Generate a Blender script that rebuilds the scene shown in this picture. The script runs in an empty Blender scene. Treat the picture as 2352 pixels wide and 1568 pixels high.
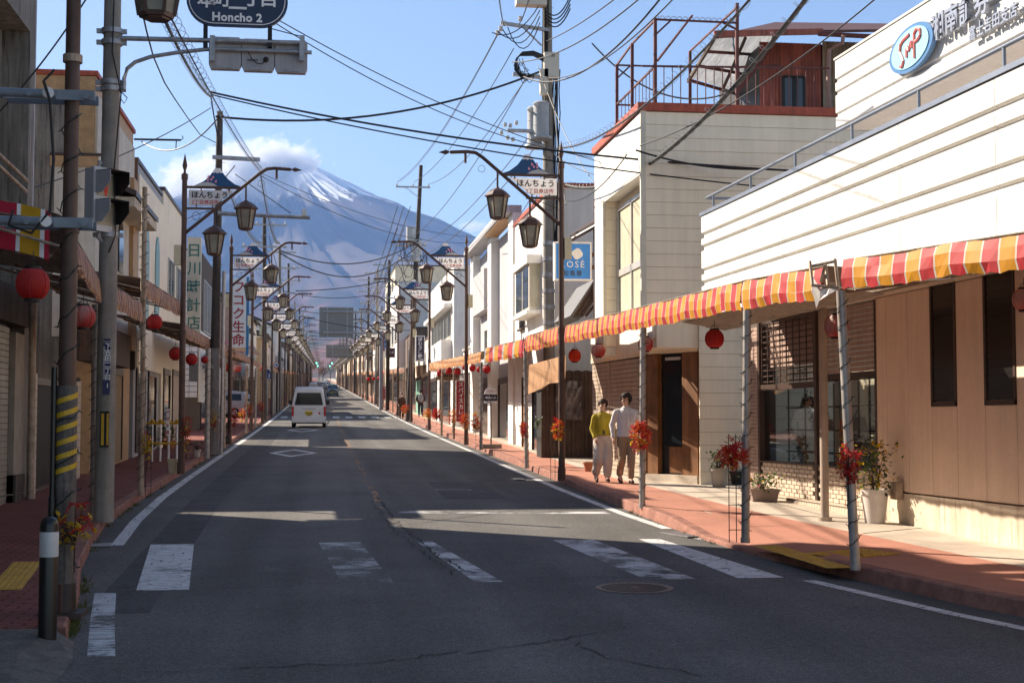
import bpy, bmesh, math, random
from mathutils import Vector, Matrix, noise as mnoise
random.seed(7)
C = bpy.context.scene.collection
SC = bpy.context.scene
R = math.radians

# ---------------- camera, sky, sun, exposure ----------------
HAZE = 3.7e-5
EYE = 1.97
PITCH, YAW = 3.2235, 7.624
SUN_EL, SUN_AZ = 34.0, -52.0          # degrees; azimuth left of the street direction (+Y)
cam_d = bpy.data.cameras.new('camera'); cam = bpy.data.objects.new('camera', cam_d); C.objects.link(cam)
cam.location = (0, 0, EYE); cam.rotation_euler = (R(90+PITCH), 0, R(-YAW))
cam_d.lens = 50; cam_d.sensor_width = 36; cam_d.clip_start = .1; cam_d.clip_end = 60000
SC.camera = cam
W = bpy.data.worlds.new('World'); SC.world = W; W.use_nodes = True
wn, wl = W.node_tree.nodes, W.node_tree.links
sky = wn.new('ShaderNodeTexSky'); sky.sky_type = 'NISHITA'; sky.sun_disc = False
sky.sun_elevation = R(SUN_EL); sky.sun_rotation = R(SUN_AZ); sky.altitude = 750; sky.air_density = 1.0; sky.dust_density = 1.2; sky.ozone_density = 1.0
wl.new(sky.outputs[0], wn['Background'].inputs[0]); wn['Background'].inputs[1].default_value = 0.067
to_sun = Vector((math.sin(R(SUN_AZ))*math.cos(R(SUN_EL)), math.cos(R(SUN_AZ))*math.cos(R(SUN_EL)), math.sin(R(SUN_EL))))
sun_d = bpy.data.lights.new('sun', 'SUN'); sun_d.energy = 5.0; sun_d.angle = R(.53); sun_d.color = (1, .88, .72)
sun = bpy.data.objects.new('sun', sun_d); C.objects.link(sun); sun.rotation_euler = to_sun.to_track_quat('Z', 'Y').to_euler()
SC.view_settings.view_transform = 'Standard'; SC.view_settings.look = 'None'
SC.view_settings.exposure = 1.32; SC.view_settings.gamma = 1.0
SC.cycles.max_bounces = 7; SC.cycles.transparent_max_bounces = 12; SC.cycles.volume_bounces = 5
SC.cycles.use_denoising = True

# ---------------- survey helpers: photo pixel (2352 wide) -> place ----------------
_F, _CX, _CY = 3267.0, 1176.0, 784.0
_p, _s = R(PITCH), R(YAW)
def ray(px, py):
    u = (px-_CX)/_F; v = (_CY-py)/_F
    f = math.cos(_p)-v*math.sin(_p); z = math.sin(_p)+v*math.cos(_p)
    return Vector((u*math.cos(_s)+f*math.sin(_s), f*math.cos(_s)-u*math.sin(_s), z))
def g(Y):                                    # road height along the street
    if Y < 50: return .0239*Y
    a = min(Y, 110)-50; z = .0239*50+.0239*a+.5*(.0075/60)*a*a
    if Y > 110: z += .0314*(Y-110)
    return z
def G(px, py, dz=0.):
    d = ray(px, py); lo, hi = 1., 3000.
    for _ in range(60):
        m = math.sqrt(lo*hi)
        if EYE+d.z*m/d.y > g(m)+dz: lo = m
        else: hi = m
    return Vector((d.x*lo/d.y, lo, EYE+d.z*lo/d.y))
def PY(px, py, Y): d = ray(px, py); t = Y/d.y; return Vector((d.x*t, Y, EYE+d.z*t))
def PX(px, py, X): d = ray(px, py); t = X/d.x; return Vector((X, d.y*t, EYE+d.z*t))
SW = .12                                      # pavement height above the road
def gs(Y): return g(Y)+SW

# ---------------- materials ----------------
MATS = {}
def M(name, col, rough=.6, metal=0., var=.12, scale=4., bump=0., bscale=40., streak=0., dirt=None, spec=.5, transl=0., fine=0.):
    if name in MATS: return MATS[name]
    m = bpy.data.materials.new(name); m.use_nodes = True; MATS[name] = m
    n, l = m.node_tree.nodes, m.node_tree.links; b = n['Principled BSDF']
    b.inputs['Roughness'].default_value = rough; b.inputs['Metallic'].default_value = metal
    b.inputs['Specular IOR Level'].default_value = spec
    geo = n.new('ShaderNodeNewGeometry'); pos = geo.outputs['Position']
    c = n.new('ShaderNodeRGB'); c.outputs[0].default_value = (*col, 1); cur = c.outputs[0]
    def noise(sc, det=4, vec=pos, ro=.6):
        t = n.new('ShaderNodeTexNoise'); t.inputs['Scale'].default_value = sc; t.inputs['Detail'].default_value = det
        t.inputs['Roughness'].default_value = ro; l.new(vec, t.inputs['Vector']); return t.outputs['Fac']
    def mulby(cur, fac, lo, hi, f0=.3, f1=.7):
        mr = n.new('ShaderNodeMapRange'); mr.inputs[1].default_value = f0; mr.inputs[2].default_value = f1
        mr.inputs[3].default_value = lo; mr.inputs[4].default_value = hi; l.new(fac, mr.inputs[0])
        mx = n.new('ShaderNodeMix'); mx.data_type = 'RGBA'; mx.blend_type = 'MULTIPLY'; mx.inputs['Factor'].default_value = 1
        l.new(cur, mx.inputs['A']); l.new(mr.outputs[0], mx.inputs['B']); return mx.outputs['Result']
    if var: cur = mulby(cur, noise(scale), 1-var, 1+var)
    if fine: cur = mulby(mulby(cur, noise(90, 3), 1-fine, 1+fine), noise(22, 4, pos, .75), 1-fine*.5, 1+fine*.5)
    if streak or dirt:
        mp = n.new('ShaderNodeMapping'); mp.inputs['Scale'].default_value = (5, 5, .35); l.new(pos, mp.inputs['Vector'])
        f = noise(1.6, 5, mp.outputs[0], .65)
        if streak: cur = mulby(cur, f, 1-streak, 1.05, .32, .6)
        if dirt:
            f2 = noise(2.2, 6, mp.outputs[0], .7)
            mr = n.new('ShaderNodeMapRange'); mr.inputs[1].default_value = .52; mr.inputs[2].default_value = .68; l.new(f2, mr.inputs[0])
            mx = n.new('ShaderNodeMix'); mx.data_type = 'RGBA'; l.new(mr.outputs[0], mx.inputs['Factor']); l.new(cur, mx.inputs['A']); mx.inputs['B'].default_value = (*dirt, 1); cur = mx.outputs['Result']
    l.new(cur, b.inputs['Base Color'])
    if bump:
        bp = n.new('ShaderNodeBump'); bp.inputs['Strength'].default_value = bump; bp.inputs['Distance'].default_value = .02
        l.new(noise(bscale, 4), bp.inputs['Height']); l.new(bp.outputs[0], b.inputs['Normal'])
    if transl:
        tr = n.new('ShaderNodeBsdfTranslucent'); l.new(cur, tr.inputs['Color']); ms = n.new('ShaderNodeMixShader'); ms.inputs[0].default_value = transl
        l.new(b.outputs[0], ms.inputs[1]); l.new(tr.outputs[0], ms.inputs[2]); l.new(ms.outputs[0], n['Material Output'].inputs['Surface'])
    return m
def M_wear(name, col, amount, sx=1., sy=1., scale=6.):
    """road paint with worn-away spots (bare asphalt shows through)"""
    m = M(name, col, .7, var=.15, scale=8, fine=.15)
    n, l = m.node_tree.nodes, m.node_tree.links; b = n['Principled BSDF']
    geo = n.new('ShaderNodeNewGeometry'); mp = n.new('ShaderNodeMapping'); mp.inputs['Scale'].default_value = (sx, sy, 1); l.new(geo.outputs['Position'], mp.inputs['Vector'])
    t = n.new('ShaderNodeTexNoise'); t.inputs['Scale'].default_value = scale; t.inputs['Detail'].default_value = 8; t.inputs['Roughness'].default_value = .75; l.new(mp.outputs[0], t.inputs['Vector'])
    t2 = n.new('ShaderNodeTexNoise'); t2.inputs['Scale'].default_value = 1.3; t2.inputs['Detail'].default_value = 2; l.new(geo.outputs['Position'], t2.inputs['Vector'])
    ad = n.new('ShaderNodeMath'); ad.operation = 'MULTIPLY_ADD'; l.new(t2.outputs['Fac'], ad.inputs[0]); ad.inputs[1].default_value = .7; l.new(t.outputs['Fac'], ad.inputs[2])
    v = n.new('ShaderNodeTexVoronoi'); v.feature = 'DISTANCE_TO_EDGE'; v.inputs['Scale'].default_value = 3.2; l.new(mp.outputs[0], v.inputs['Vector'])
    mr = n.new('ShaderNodeMapRange'); c0 = .55+.6*amount; mr.inputs[1].default_value = c0; mr.inputs[2].default_value = c0+.06; l.new(ad.outputs[0], mr.inputs[0])
    vr = n.new('ShaderNodeMapRange'); vr.inputs[1].default_value = .008; vr.inputs[2].default_value = .022; l.new(v.outputs['Distance'], vr.inputs[0])
    mm = n.new('ShaderNodeMath'); mm.operation = 'MULTIPLY'; l.new(mr.outputs[0], mm.inputs[0]); l.new(vr.outputs[0], mm.inputs[1])
    l.new(mm.outputs[0], b.inputs['Alpha'])
    return m
def M_glass(name, col=(.02, .025, .03), rough=.05):
    m = M(name, col, rough, 0, var=0, spec=.6); return m

# ---------------- mesh helpers ----------------
class MB:
    def __init__(s): s.v = []; s.f = []; s.m = []
    def add(s, vs, fs, mi=0):
        o = len(s.v); s.v += [tuple(v) for v in vs]
        for f in fs: s.f.append(tuple(i+o for i in f)); s.m.append(mi)
        return s
    def bx(s, x0, x1, y0, y1, z0, z1, mi=0):
        v = [(x, y, z) for z in (z0, z1) for y in (y0, y1) for x in (x0, x1)]
        return s.add(v, [(0, 2, 3, 1), (4, 5, 7, 6), (0, 1, 5, 4), (2, 6, 7, 3), (0, 4, 6, 2), (1, 3, 7, 5)], mi)
    def obx(s, c, ax, ay, az, mi=0):          # box from centre and three half-axis vectors
        c = Vector(c); ax, ay, az = Vector(ax), Vector(ay), Vector(az)
        v = [c+ax*i+ay*j+az*k for k in (-1, 1) for j in (-1, 1) for i in (-1, 1)]
        return s.add(v, [(0, 2, 3, 1), (4, 5, 7, 6), (0, 1, 5, 4), (2, 6, 7, 3), (0, 4, 6, 2), (1, 3, 7, 5)], mi)
    def bar(s, p, q, w, h, mi=0, up=(0, 0, 1)):
        p, q = Vector(p), Vector(q); d = (q-p); L = d.length; d.normalize(); u = Vector(up)
        if abs(d.dot(u)) > .95: u = Vector((1, 0, 0))
        r = d.cross(u).normalized(); u2 = r.cross(d)
        return s.obx((p+q)/2, d*(L/2), r*(w/2), u2*(h/2), mi)
    def cyl(s, p, q, r0, r1=None, n=10, mi=0):
        r1 = r0 if r1 is None else r1; p, q = Vector(p), Vector(q); d = (q-p).normalized()
        u = Vector((0, 0, 1)) if abs(d.z) < .95 else Vector((1, 0, 0)); a = d.cross(u).normalized(); b = d.cross(a)
        vs = [c+(a*math.cos(2*math.pi*i/n)+b*math.sin(2*math.pi*i/n))*r for c, r in ((p, r0), (q, r1)) for i in range(n)]
        return s.add(vs, [(i, (i+1) % n, n+(i+1) % n, n+i) for i in range(n)]+[tuple(range(n-1, -1, -1)), tuple(range(n, 2*n))], mi)
    def tube(s, pts, r, n=6, mi=0):
        pts = [Vector(p) for p in pts]; k = len(pts); vs = []
        rr = r if isinstance(r, (list, tuple)) else [r]*k
        for i, p in enumerate(pts):
            d = (pts[min(i+1, k-1)]-pts[max(i-1, 0)]).normalized()
            u = Vector((0, 0, 1)) if abs(d.z) < .9 else Vector((0, 1, 0)); a = d.cross(u).normalized(); b = d.cross(a)
            vs += [p+(a*math.cos(2*math.pi*j/n)+b*math.sin(2*math.pi*j/n))*rr[i] for j in range(n)]
        fs = [(i*n+j, i*n+(j+1) % n, (i+1)*n+(j+1) % n, (i+1)*n+j) for i in range(k-1) for j in range(n)]
        return s.add(vs, fs+[tuple(range(n-1, -1, -1)), tuple(range((k-1)*n, k*n))], mi)
    def lathe(s, c, prof, n=16, mi=0):
        c = Vector(c); k = len(prof)
        vs = [c+Vector((r*math.cos(2*math.pi*j/n), r*math.sin(2*math.pi*j/n), z)) for r, z in prof for j in range(n)]
        fs = [(i*n+j, i*n+(j+1) % n, (i+1)*n+(j+1) % n, (i+1)*n+j) for i in range(k-1) for j in range(n)]
        return s.add(vs, fs+[tuple(range(n-1, -1, -1)), tuple(range((k-1)*n, k*n))], mi)
    def prism(s, pts, vec, mi=0):
        vec = Vector(vec); k = len(pts); a = [Vector(p) for p in pts]; b = [p+vec for p in a]
        return s.add(a+b, [tuple(range(k-1, -1, -1)), tuple(range(k, 2*k))]+[(i, (i+1) % k, k+(i+1) % k, k+i) for i in range(k)], mi)
    def poly(s, pts, mi=0): return s.add(pts, [tuple(range(len(pts)))], mi)
    def ball(s, c, rx, ry, rz, n=10, k=6, mi=0):
        prof = [(max(.001, math.sin(math.pi*i/k)), -math.cos(math.pi*i/k)) for i in range(k+1)]
        o = len(s.v); s.lathe((0, 0, 0), prof, n, mi)
        for i in range(o, len(s.v)):
            x, y, z = s.v[i]; s.v[i] = (c[0]+x*rx, c[1]+y*ry, c[2]+z*rz)
        return s
    def mesh(s, name, off=(0, 0, 0)):
        me = bpy.data.meshes.new(name); ox, oy, oz = off
        me.from_pydata([(x-ox, y-oy, z-oz) for x, y, z in s.v], [], s.f)
        if any(s.m): me.polygons.foreach_set('material_index', s.m)
        me.update(); return me
ORG = {}
def obj(name, mb, mats, parent=None, smooth=False, mesh=None, loc=None):
    off = ORG.get(parent.name, Vector((0, 0, 0))) if parent else Vector((0, 0, 0))
    if mesh is None:
        mesh = mb.mesh(name, off)
        for m in (mats if isinstance(mats, (list, tuple)) else [mats]): mesh.materials.append(m)
        if smooth:
            mesh.polygons.foreach_set('use_smooth', [True]*len(mesh.polygons))
            if smooth is not True: mesh.set_sharp_from_angle(angle=R(smooth))
    o = bpy.data.objects.new(name, mesh); C.objects.link(o)
    if loc is not None: o.location = Vector(loc)-off
    if parent: o.parent = parent; ORG[o.name] = off+(Vector(o.location) if loc is not None else Vector((0, 0, 0)))
    return o
def tag(o, label=None, cat=None, group=None, kind=None):
    if label: o['label'] = label
    if cat: o['category'] = cat
    if group: o['group'] = group
    if kind: o['kind'] = kind
    return o
def thing(name, label, cat, loc=(0, 0, 0), group=None, rz=0.):
    o = bpy.data.objects.new(name, None); C.objects.link(o); o.empty_display_size = .2
    o.location = loc; o.rotation_euler = (0, 0, rz); ORG[o.name] = Vector(loc)
    return tag(o, label, cat, group)
def single(name, mb, mats, label, cat, group=None, smooth=False):
    return tag(obj(name, mb, mats, None, smooth), label, cat, group)
def struct(name, mb, mats, smooth=False): return tag(obj(name, mb, mats, None, smooth), kind='structure')
def dup(root, loc, rz=0., scale=1., label=None, group=None):
    def rec(o, par):
        c = o.copy(); C.objects.link(c)
        if par: c.parent = par
        for ch in o.children: rec(ch, c)
        return c
    r = rec(root, None); r.location = loc; r.rotation_euler = (0, 0, rz)
    r.scale = (scale,)*3 if isinstance(scale, (int, float)) else scale
    ORG[r.name] = Vector(loc)
    if label: r['label'] = label
    if group: r['group'] = group
    return r
_TX = {}
def text_mesh(body, size, bold=0., thick=.003, spacing=1., line=1.):
    key = (body, size, bold, thick, spacing, line)
    if key in _TX: return _TX[key]
    c = bpy.data.curves.new('lettering', 'FONT'); c.body = body; c.size = size; c.align_x = 'CENTER'; c.align_y = 'CENTER'
    c.offset = bold; c.extrude = thick; c.resolution_u = 2; c.space_character = spacing; c.space_line = line; c.fill_mode = 'BOTH'
    o = bpy.data.objects.new('lettering', c)
    m = bpy.data.meshes.new_from_object(o); bpy.data.objects.remove(o); bpy.data.curves.remove(c)
    _TX[key] = m; return m
def text(body, size, mat, parent, pos, right=(1, 0, 0), up=(0, 0, 1), bold=0., thick=.003, name='lettering', spacing=1., line=1.):
    src = text_mesh(body, size, bold, thick, spacing, line); m = src.copy()
    r, u = Vector(right).normalized(), Vector(up).normalized(); nrm = r.cross(u)
    xs = [v.co.x for v in m.vertices]; ys = [v.co.y for v in m.vertices]
    cx, cy = (min(xs)+max(xs))/2, (min(ys)+max(ys))/2
    off = ORG.get(parent.name, Vector((0, 0, 0))) if parent else Vector((0, 0, 0)); p = Vector(pos)-off
    for v in m.vertices: co = v.co; v.co = p+r*(co.x-cx)+u*(co.y-cy)+nrm*co.z
    m.materials.clear(); m.materials.append(mat); m.update()
    o = bpy.data.objects.new(name, m); C.objects.link(o)
    if parent: o.parent = parent
    return o
def sag(p, q, s, n=14):
    p, q = Vector(p), Vector(q); out = []
    for i in range(n+1):
        t = i/n; v = p.lerp(q, t); v.z -= 4*s*t*(1-t); out.append(v)
    return out
def frange(a, b, s):
    out = []; x = a
    while x < b-1e-6: out.append(x); x += s
    return out
# =====================================================================
# THE SETTING: ground, road, pavements, mountain, air
# =====================================================================
m_asph = M('asphalt', (.135, .128, .120), .94, var=.16, scale=.55, bump=.25, bscale=130, fine=.5, spec=.15)
m_ground = M('town_soil', (.12, .10, .085), .9, var=.3, scale=.05)
m_pavR = M('red_resin_paving', (.45, .21, .15), .85, var=.12, scale=1.2, bump=.15, bscale=140, fine=.16, spec=.2)
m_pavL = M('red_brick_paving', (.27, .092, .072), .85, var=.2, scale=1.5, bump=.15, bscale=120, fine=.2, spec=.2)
m_kerb = M('kerb_red_concrete', (.30, .145, .11), .85, var=.28, scale=5, bump=.3, bscale=60, fine=.2, spec=.2)
m_apron = M('apron_concrete', (.52, .44, .36), .85, var=.22, scale=1.3, bump=.15, bscale=90, fine=.14, spec=.2)
m_crack = M('crack_tar', (.014, .013, .013), .9, var=.2)
m_white = M_wear('road_white', (.66, .65, .63), .2, 1, 3.0, 4)
m_white_mid = M_wear('road_white_mid', (.60, .59, .58), .42, 1, 7, 5)
m_white_old = M_wear('road_white_old', (.55, .54, .54), .62, 1, 9, 5)
m_yel_old = M_wear('road_yellow_old', (.42, .20, .07), .55, 3, 1, 4)

def brickify(m, sx, sy, amt):
    n, l = m.node_tree.nodes, m.node_tree.links; b = n['Principled BSDF']; src = b.inputs['Base Color'].links[0].from_socket
    geo = n.new('ShaderNodeNewGeometry'); mp = n.new('ShaderNodeMapping'); mp.inputs['Scale'].default_value = (sx, sy, 1); l.new(geo.outputs['Position'], mp.inputs['Vector'])
    t = n.new('ShaderNodeTexBrick'); t.inputs['Scale'].default_value = 1; t.inputs['Mortar Size'].default_value = .03; t.inputs['Color1'].default_value = (1, 1, 1, 1); t.inputs['Color2'].default_value = (.86, .86, .86, 1); t.inputs['Mortar'].default_value = (amt, amt, amt, 1); l.new(mp.outputs[0], t.inputs['Vector'])
    mx = n.new('ShaderNodeMix'); mx.data_type = 'RGBA'; mx.blend_type = 'MULTIPLY'; mx.inputs['Factor'].default_value = 1; l.new(src, mx.inputs['A']); l.new(t.outputs['Color'], mx.inputs['B']); l.new(mx.outputs['Result'], b.inputs['Base Color'])
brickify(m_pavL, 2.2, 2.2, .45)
def lanes(m):
    n, l = m.node_tree.nodes, m.node_tree.links; b = n['Principled BSDF']; src = b.inputs['Base Color'].links[0].from_socket
    geo = n.new('ShaderNodeNewGeometry'); mp = n.new('ShaderNodeMapping'); mp.inputs['Scale'].default_value = (1.1, .035, 1); l.new(geo.outputs['Position'], mp.inputs['Vector'])
    t = n.new('ShaderNodeTexNoise'); t.inputs['Scale'].default_value = 1.; t.inputs['Detail'].default_value = 5; l.new(mp.outputs[0], t.inputs['Vector'])
    t2 = n.new('ShaderNodeTexNoise'); t2.inputs['Scale'].default_value = 140; t2.inputs['Detail'].default_value = 2; l.new(geo.outputs['Position'], t2.inputs['Vector'])
    for tt, a0, a1, lo, hi in ((t, .35, .65, .8, 1.2), (t2, .42, .72, .72, 1.7)):
        mr = n.new('ShaderNodeMapRange'); mr.inputs[1].default_value = a0; mr.inputs[2].default_value = a1; mr.inputs[3].default_value = lo; mr.inputs[4].default_value = hi; l.new(tt.outputs['Fac'], mr.inputs[0])
        mx = n.new('ShaderNodeMix'); mx.data_type = 'RGBA'; mx.blend_type = 'MULTIPLY'; mx.inputs['Factor'].default_value = 1; l.new(src, mx.inputs['A']); l.new(mr.outputs[0], mx.inputs['B']); src = mx.outputs['Result']
    l.new(src, b.inputs['Base Color'])
lanes(m_asph)
YS = [-40, -20, 0]+frange(6, 60, 3)+frange(60, 200, 10)+frange(200, 1600, 40)+[1600]
def sheet(xs, ys, dz): 
    mb = MB(); k = len(xs)
    mb.add([(x, y, g(y)+dz) for y in ys for x in xs], [(j*k+i, j*k+i+1, (j+1)*k+i+1, (j+1)*k+i) for j in range(len(ys)-1) for i in range(k-1)]); return mb
road = struct('road', sheet([-42, -14, -3, 0, 5, 14, 42], YS, 0), m_asph)
struct('ground', sheet([-3500, -400, -42, 42, 400, 3500], [-300]+YS+[2200, 3000], -.35), m_ground)

curbL = [(-1.93, 11.35), (-2.03, 12.2), (-2.14, 13.1), (-2.30, 14.2), (-2.54, 15.8), (-2.82, 18.3), (-3.02, 20.7), (-3.1, 24), (-3.12, 30)]+[(-3.12, y) for y in YS if y > 32]
curbR = [(8.6, 6.2), (7.2, 8.6), (6.35, 10.8), (5.85, 12.4), (5.42, 14.6), (5.1, 16.2), (4.96, 18.2), (4.92, 20), (4.93, 22), (4.93, 24.5), (4.96, 27.5), (4.97, 30.5)]+[(4.95, y) for y in YS if y > 32]
def kerb_h(y, side):
    if side > 0:
        for a, b, lo in ((14.6, 19.6, .05), (25.5, 28.5, .10), (33, 36, .05), (43, 46, .06)):
            if a < y < b: return lo
        return .15
    return .13
def pavement(curb, side, inner, mat, name):
    """kerb plus walking surface; inner(y) = X of the inner border"""
    pts = []
    for (x0, y0), (x1, y1) in zip(curb[:-1], curb[1:]):
        n = max(1, int((y1-y0)/1.2)) if y0 < 60 else 1
        for i in range(n): t = i/n; pts.append((x0+(x1-x0)*t, y0+(y1-y0)*t))
    pts.append(curb[-1]); kb, sf = MB(), MB(); kv, sv = [], []
    for i, (x, y) in enumerate(pts):
        z = g(y); h = kerb_h(y, side); j = mnoise.noise((x*2, y*1.3, side))*.012
        kv += [(x-.015*side+j, y, z-.05), (x+j, y, z+h-.015), (x+.02*side+j, y, z+h), (x+.16*side, y, z+h+.002)]
        xi = inner(y); m1 = x+.6*side if abs(xi-x) > .9 else (x+xi)/2
        sv += [(x+.16*side, y, z+h+.001), (m1, y, z+SW), (xi, y, z+SW)]
    n = len(pts)
    def strip(k): return [(i*k+j, i*k+j+1, (i+1)*k+j+1, (i+1)*k+j) if side < 0 else (i*k+j, (i+1)*k+j, (i+1)*k+j+1, i*k+j+1) for i in range(n-1) for j in range(k-1)]
    kb.add(kv, strip(4)); sf.add(sv, strip(3))
    x, y = pts[0]; z = g(y); h = kerb_h(y, side); kb.add([(x-.015*side, y, z-.05), (x, y, z+h), (x+.16*side, y, z+h), (x+.9*side, y, z+SW), (inner(y), y, z+SW), (inner(y), y, z-.05)], [(0, 1, 2, 3, 4, 5)])
    o = struct(name, sf, mat, True); ko = obj('kerb', kb, m_kerb, o); return o
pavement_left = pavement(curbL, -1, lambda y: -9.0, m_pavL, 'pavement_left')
def red_edge(y):
    for (x0, y0), (x1, y1) in zip([(9, 5), (7.75, 10.5), (7.22, 14.3), (6.95, 16.8), (6.5, 20.4), (6.25, 25.0), (6.0, 28.5), (6.0, 1700)], [(7.75, 10.5), (7.22, 14.3), (6.95, 16.8), (6.5, 20.4), (6.25, 25.0), (6.0, 28.5), (6.0, 1700), (6, 1800)]):
        if y0 <= y <= y1: return x0+(x1-x0)*(y-y0)/(y1-y0)
    return 9.0
pavement_right = pavement(curbR, 1, red_edge, m_pavR, 'pavement_right')
mb = MB(); ya = frange(6.2, 60, 1.5)+[60]+[y for y in YS if y > 60]
mb.add([p for y in ya for p in ((red_edge(y), y, gs(y)-.002), (12, y, gs(y)-.002))], [(2*i, 2*i+1, 2*i+3, 2*i+2) for i in range(len(ya)-1)])
apron = struct('forecourt', mb, m_apron)
# joints of the concrete apron
jm = MB()
for (xa, ya_, xb, yb) in ((6.9, 17.6, 7.95, 18.2), (6.35, 23.6, 7.8, 23.9), (7.2, 13.6, 8.2, 14.6), (7.3, 20.2, 7.3, 26)):
    jm.bar((xa, ya_, gs(ya_)+.001), (xb, yb, gs(yb)+.001), .012, .004)
obj('joint', jm, m_crack, apron)
jr = MB()
for yj in (15.9, 18.6, 21.1, 23.8, 26.4, 29.2, 32.5, 36, 40, 44):
    xs = [x0+(x1-x0)*(yj-y0)/(y1-y0) for (x0, y0), (x1, y1) in zip(curbR[:-1], curbR[1:]) if y0 <= yj <= y1][0]; jr.bar((xs+.75, yj, gs(yj)+.0005), (red_edge(yj), yj+.1, gs(yj)+.0005), .01, .004)
obj('joint', jr, M('paving_joint', (.22, .11, .085), .9), pavement_right)
jw = MB()
for a, b in (((5.25, 20.6), (5.75, 20.6)), ((5.75, 20.6), (5.75, 21.1)), ((5.75, 21.1), (5.25, 21.1)), ((5.25, 21.1), (5.25, 20.6))): jw.bar((a[0], a[1], gs(a[1])+.002), (b[0], b[1], gs(b[1])+.002), .02, .004)
obj('cover_outline', jw, m_apron, pavement_right)
# corner slab and drain at the end of the left pavement
mb = MB(); mb.add([(-9, 8.0, g(8)+.03), (-1.75, 8.0, g(8)+.006), (-1.72, 9.8, g(9.8)+.006), (-1.75, 10.6, g(10.6)+.008), (-1.86, 11.33, g(11.33)+.02), (-2.02, 11.34, g(11.34)+SW+.004), (-9, 11.34, g(11.34)+SW-.004), (-2.1, 10.5, g(10.5)+.09), (-9, 10.5, g(10.5)+.1)], [(0, 1, 2, 3, 7, 8), (3, 4, 5, 7), (7, 5, 6, 8)])
corner = struct('corner_slab', mb, M('corner_concrete', (.14, .13, .115), .95, var=.3, scale=6, bump=.6, bscale=50, fine=.4))
bpy.context.view_layer.update()

# ---------------- painted markings (pieces of the road) ----------------
def paint(name, quads, mat, dz=.004):
    mb = MB()
    for q in quads: mb.poly([(x, y, g(y)+dz) for x, y in q])
    return obj(name, mb, mat, road)
def line_strip(pts, w, step=1.0):
    out = []
    for (x0, y0), (x1, y1) in zip(pts[:-1], pts[1:]):
        n = max(1, int((y1-y0)/step))
        for i in range(n):
            a, b = i/n, (i+1)/n; xa, ya = x0+(x1-x0)*a, y0+(y1-y0)*a; xb, yb = x0+(x1-x0)*b, y0+(y1-y0)*b
            out.append(((xa-w/2, ya), (xa+w/2, ya), (xb+w/2, yb), (xb-w/2, yb)))
    return out
paint('edge_line', line_strip([(-2.5, 18.25), (-2.68, 21.5), (-2.8, 26), (-2.83, 32), (-2.84, 110)], .16), m_white)
paint('edge_line', line_strip([(-2.84, 110), (-2.84, 700)], .16, 20), m_white)
paint('edge_line', line_strip([(4.82, 19.6), (4.70, 22), (4.62, 27), (4.6, 34), (4.62, 110)], .15), m_white)
paint('edge_line', line_strip([(4.62, 110), (4.62, 700)], .15, 20), m_white)
paint('edge_line', line_strip([(6.9, 8.2), (6.0, 10.4), (5.5, 12.0), (4.98, 14.2)], .15, .6), m_white)
paint('edge_line', line_strip([(-1.58, 10.8), (-1.81, 12.4), (-2.03, 14.08)], .2, .5), M_wear('road_white_b', (.6, .6, .6), .4, 1, 5, 5))
paint('edge_line', line_strip([(5.02, 17.6), (4.9, 18.6)], .14), m_white_mid)
for x0, x1, xf0, xf1, ma in ((-1.76, -1.26, -2.10, -1.57, m_white), (-.72, -.28, -.92, -.42, M_wear('bar_faint', (.5, .5, .5), .74, 1, 11, 6)), (.22, .74, -.02, .50, M_wear('bar_worn', (.6, .59, .58), .55, 1, 10, 6)), (1.56, 1.84, 1.22, 1.42, m_white_mid), (2.2, 2.7, 2.05, 2.5, MATS['bar_faint']), (3.33, 3.85, 2.98, 3.52, m_white_mid), (4.30, 4.80, 4.12, 4.4, m_white)):
    qs = []; N = 6
    for i in range(N):
        a, b = i/N, (i+1)/N; ya, yb = 14.45+3.85*a, 14.45+3.85*b
        if x1 < -1: ya -= .25*(1-a); yb -= .25*(1-b)
        qs.append(((x0+(xf0-x0)*a, ya), (x1+(xf1-x1)*a, ya), (x1+(xf1-x1)*b, yb), (x0+(xf0-x0)*b, yb)))
    paint('crosswalk_stripe', qs, ma)
paint('stop_line', [((1.2, 22.42), (4.5, 22.0), (4.5, 22.4), (1.2, 22.85))], m_white_mid)
for yc, s in ((43.2, 1.), (65.4, 1.)):
    o, i = [(-1.55, yc), (-.85, yc-2.4), (-.1, yc), (-.85, yc+2.5)], [(-1.36, yc), (-.85, yc-1.7), (-.3, yc), (-.85, yc+1.75)]
    paint('diamond_marking', [(o[k], o[(k+1) % 4], i[(k+1) % 4], i[k]) for k in range(4)], m_white)
paint('centre_line', line_strip([(1.0, 23), (.93, 40), (.9, 120)], .13), m_yel_old)
paint('centre_line', line_strip([(.9, 120), (.9, 700)], .13, 20), m_yel_old)
for yy in (78, 84): pass
for k in range(9):                                # far crossing
    xa = -2.5+k*.8; paint('crosswalk_stripe', [((xa, 88), (xa+.42, 88), (xa+.42, 91.5), (xa, 91.5))], m_white)
paint('repair_patch', line_strip([(-1.75, 12.8), (-1.95, 24), (-2.0, 60)], .55, 2.), M('asphalt_patch', (.105, .10, .097), .95, var=.2, scale=2, bump=.2, bscale=120, fine=.45, spec=.12), .002)
paint('repair_patch', [((2.2, 25.2), (3.3, 25.1), (3.3, 29.6), (2.2, 29.7))], MATS['asphalt_patch'], .002)
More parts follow.
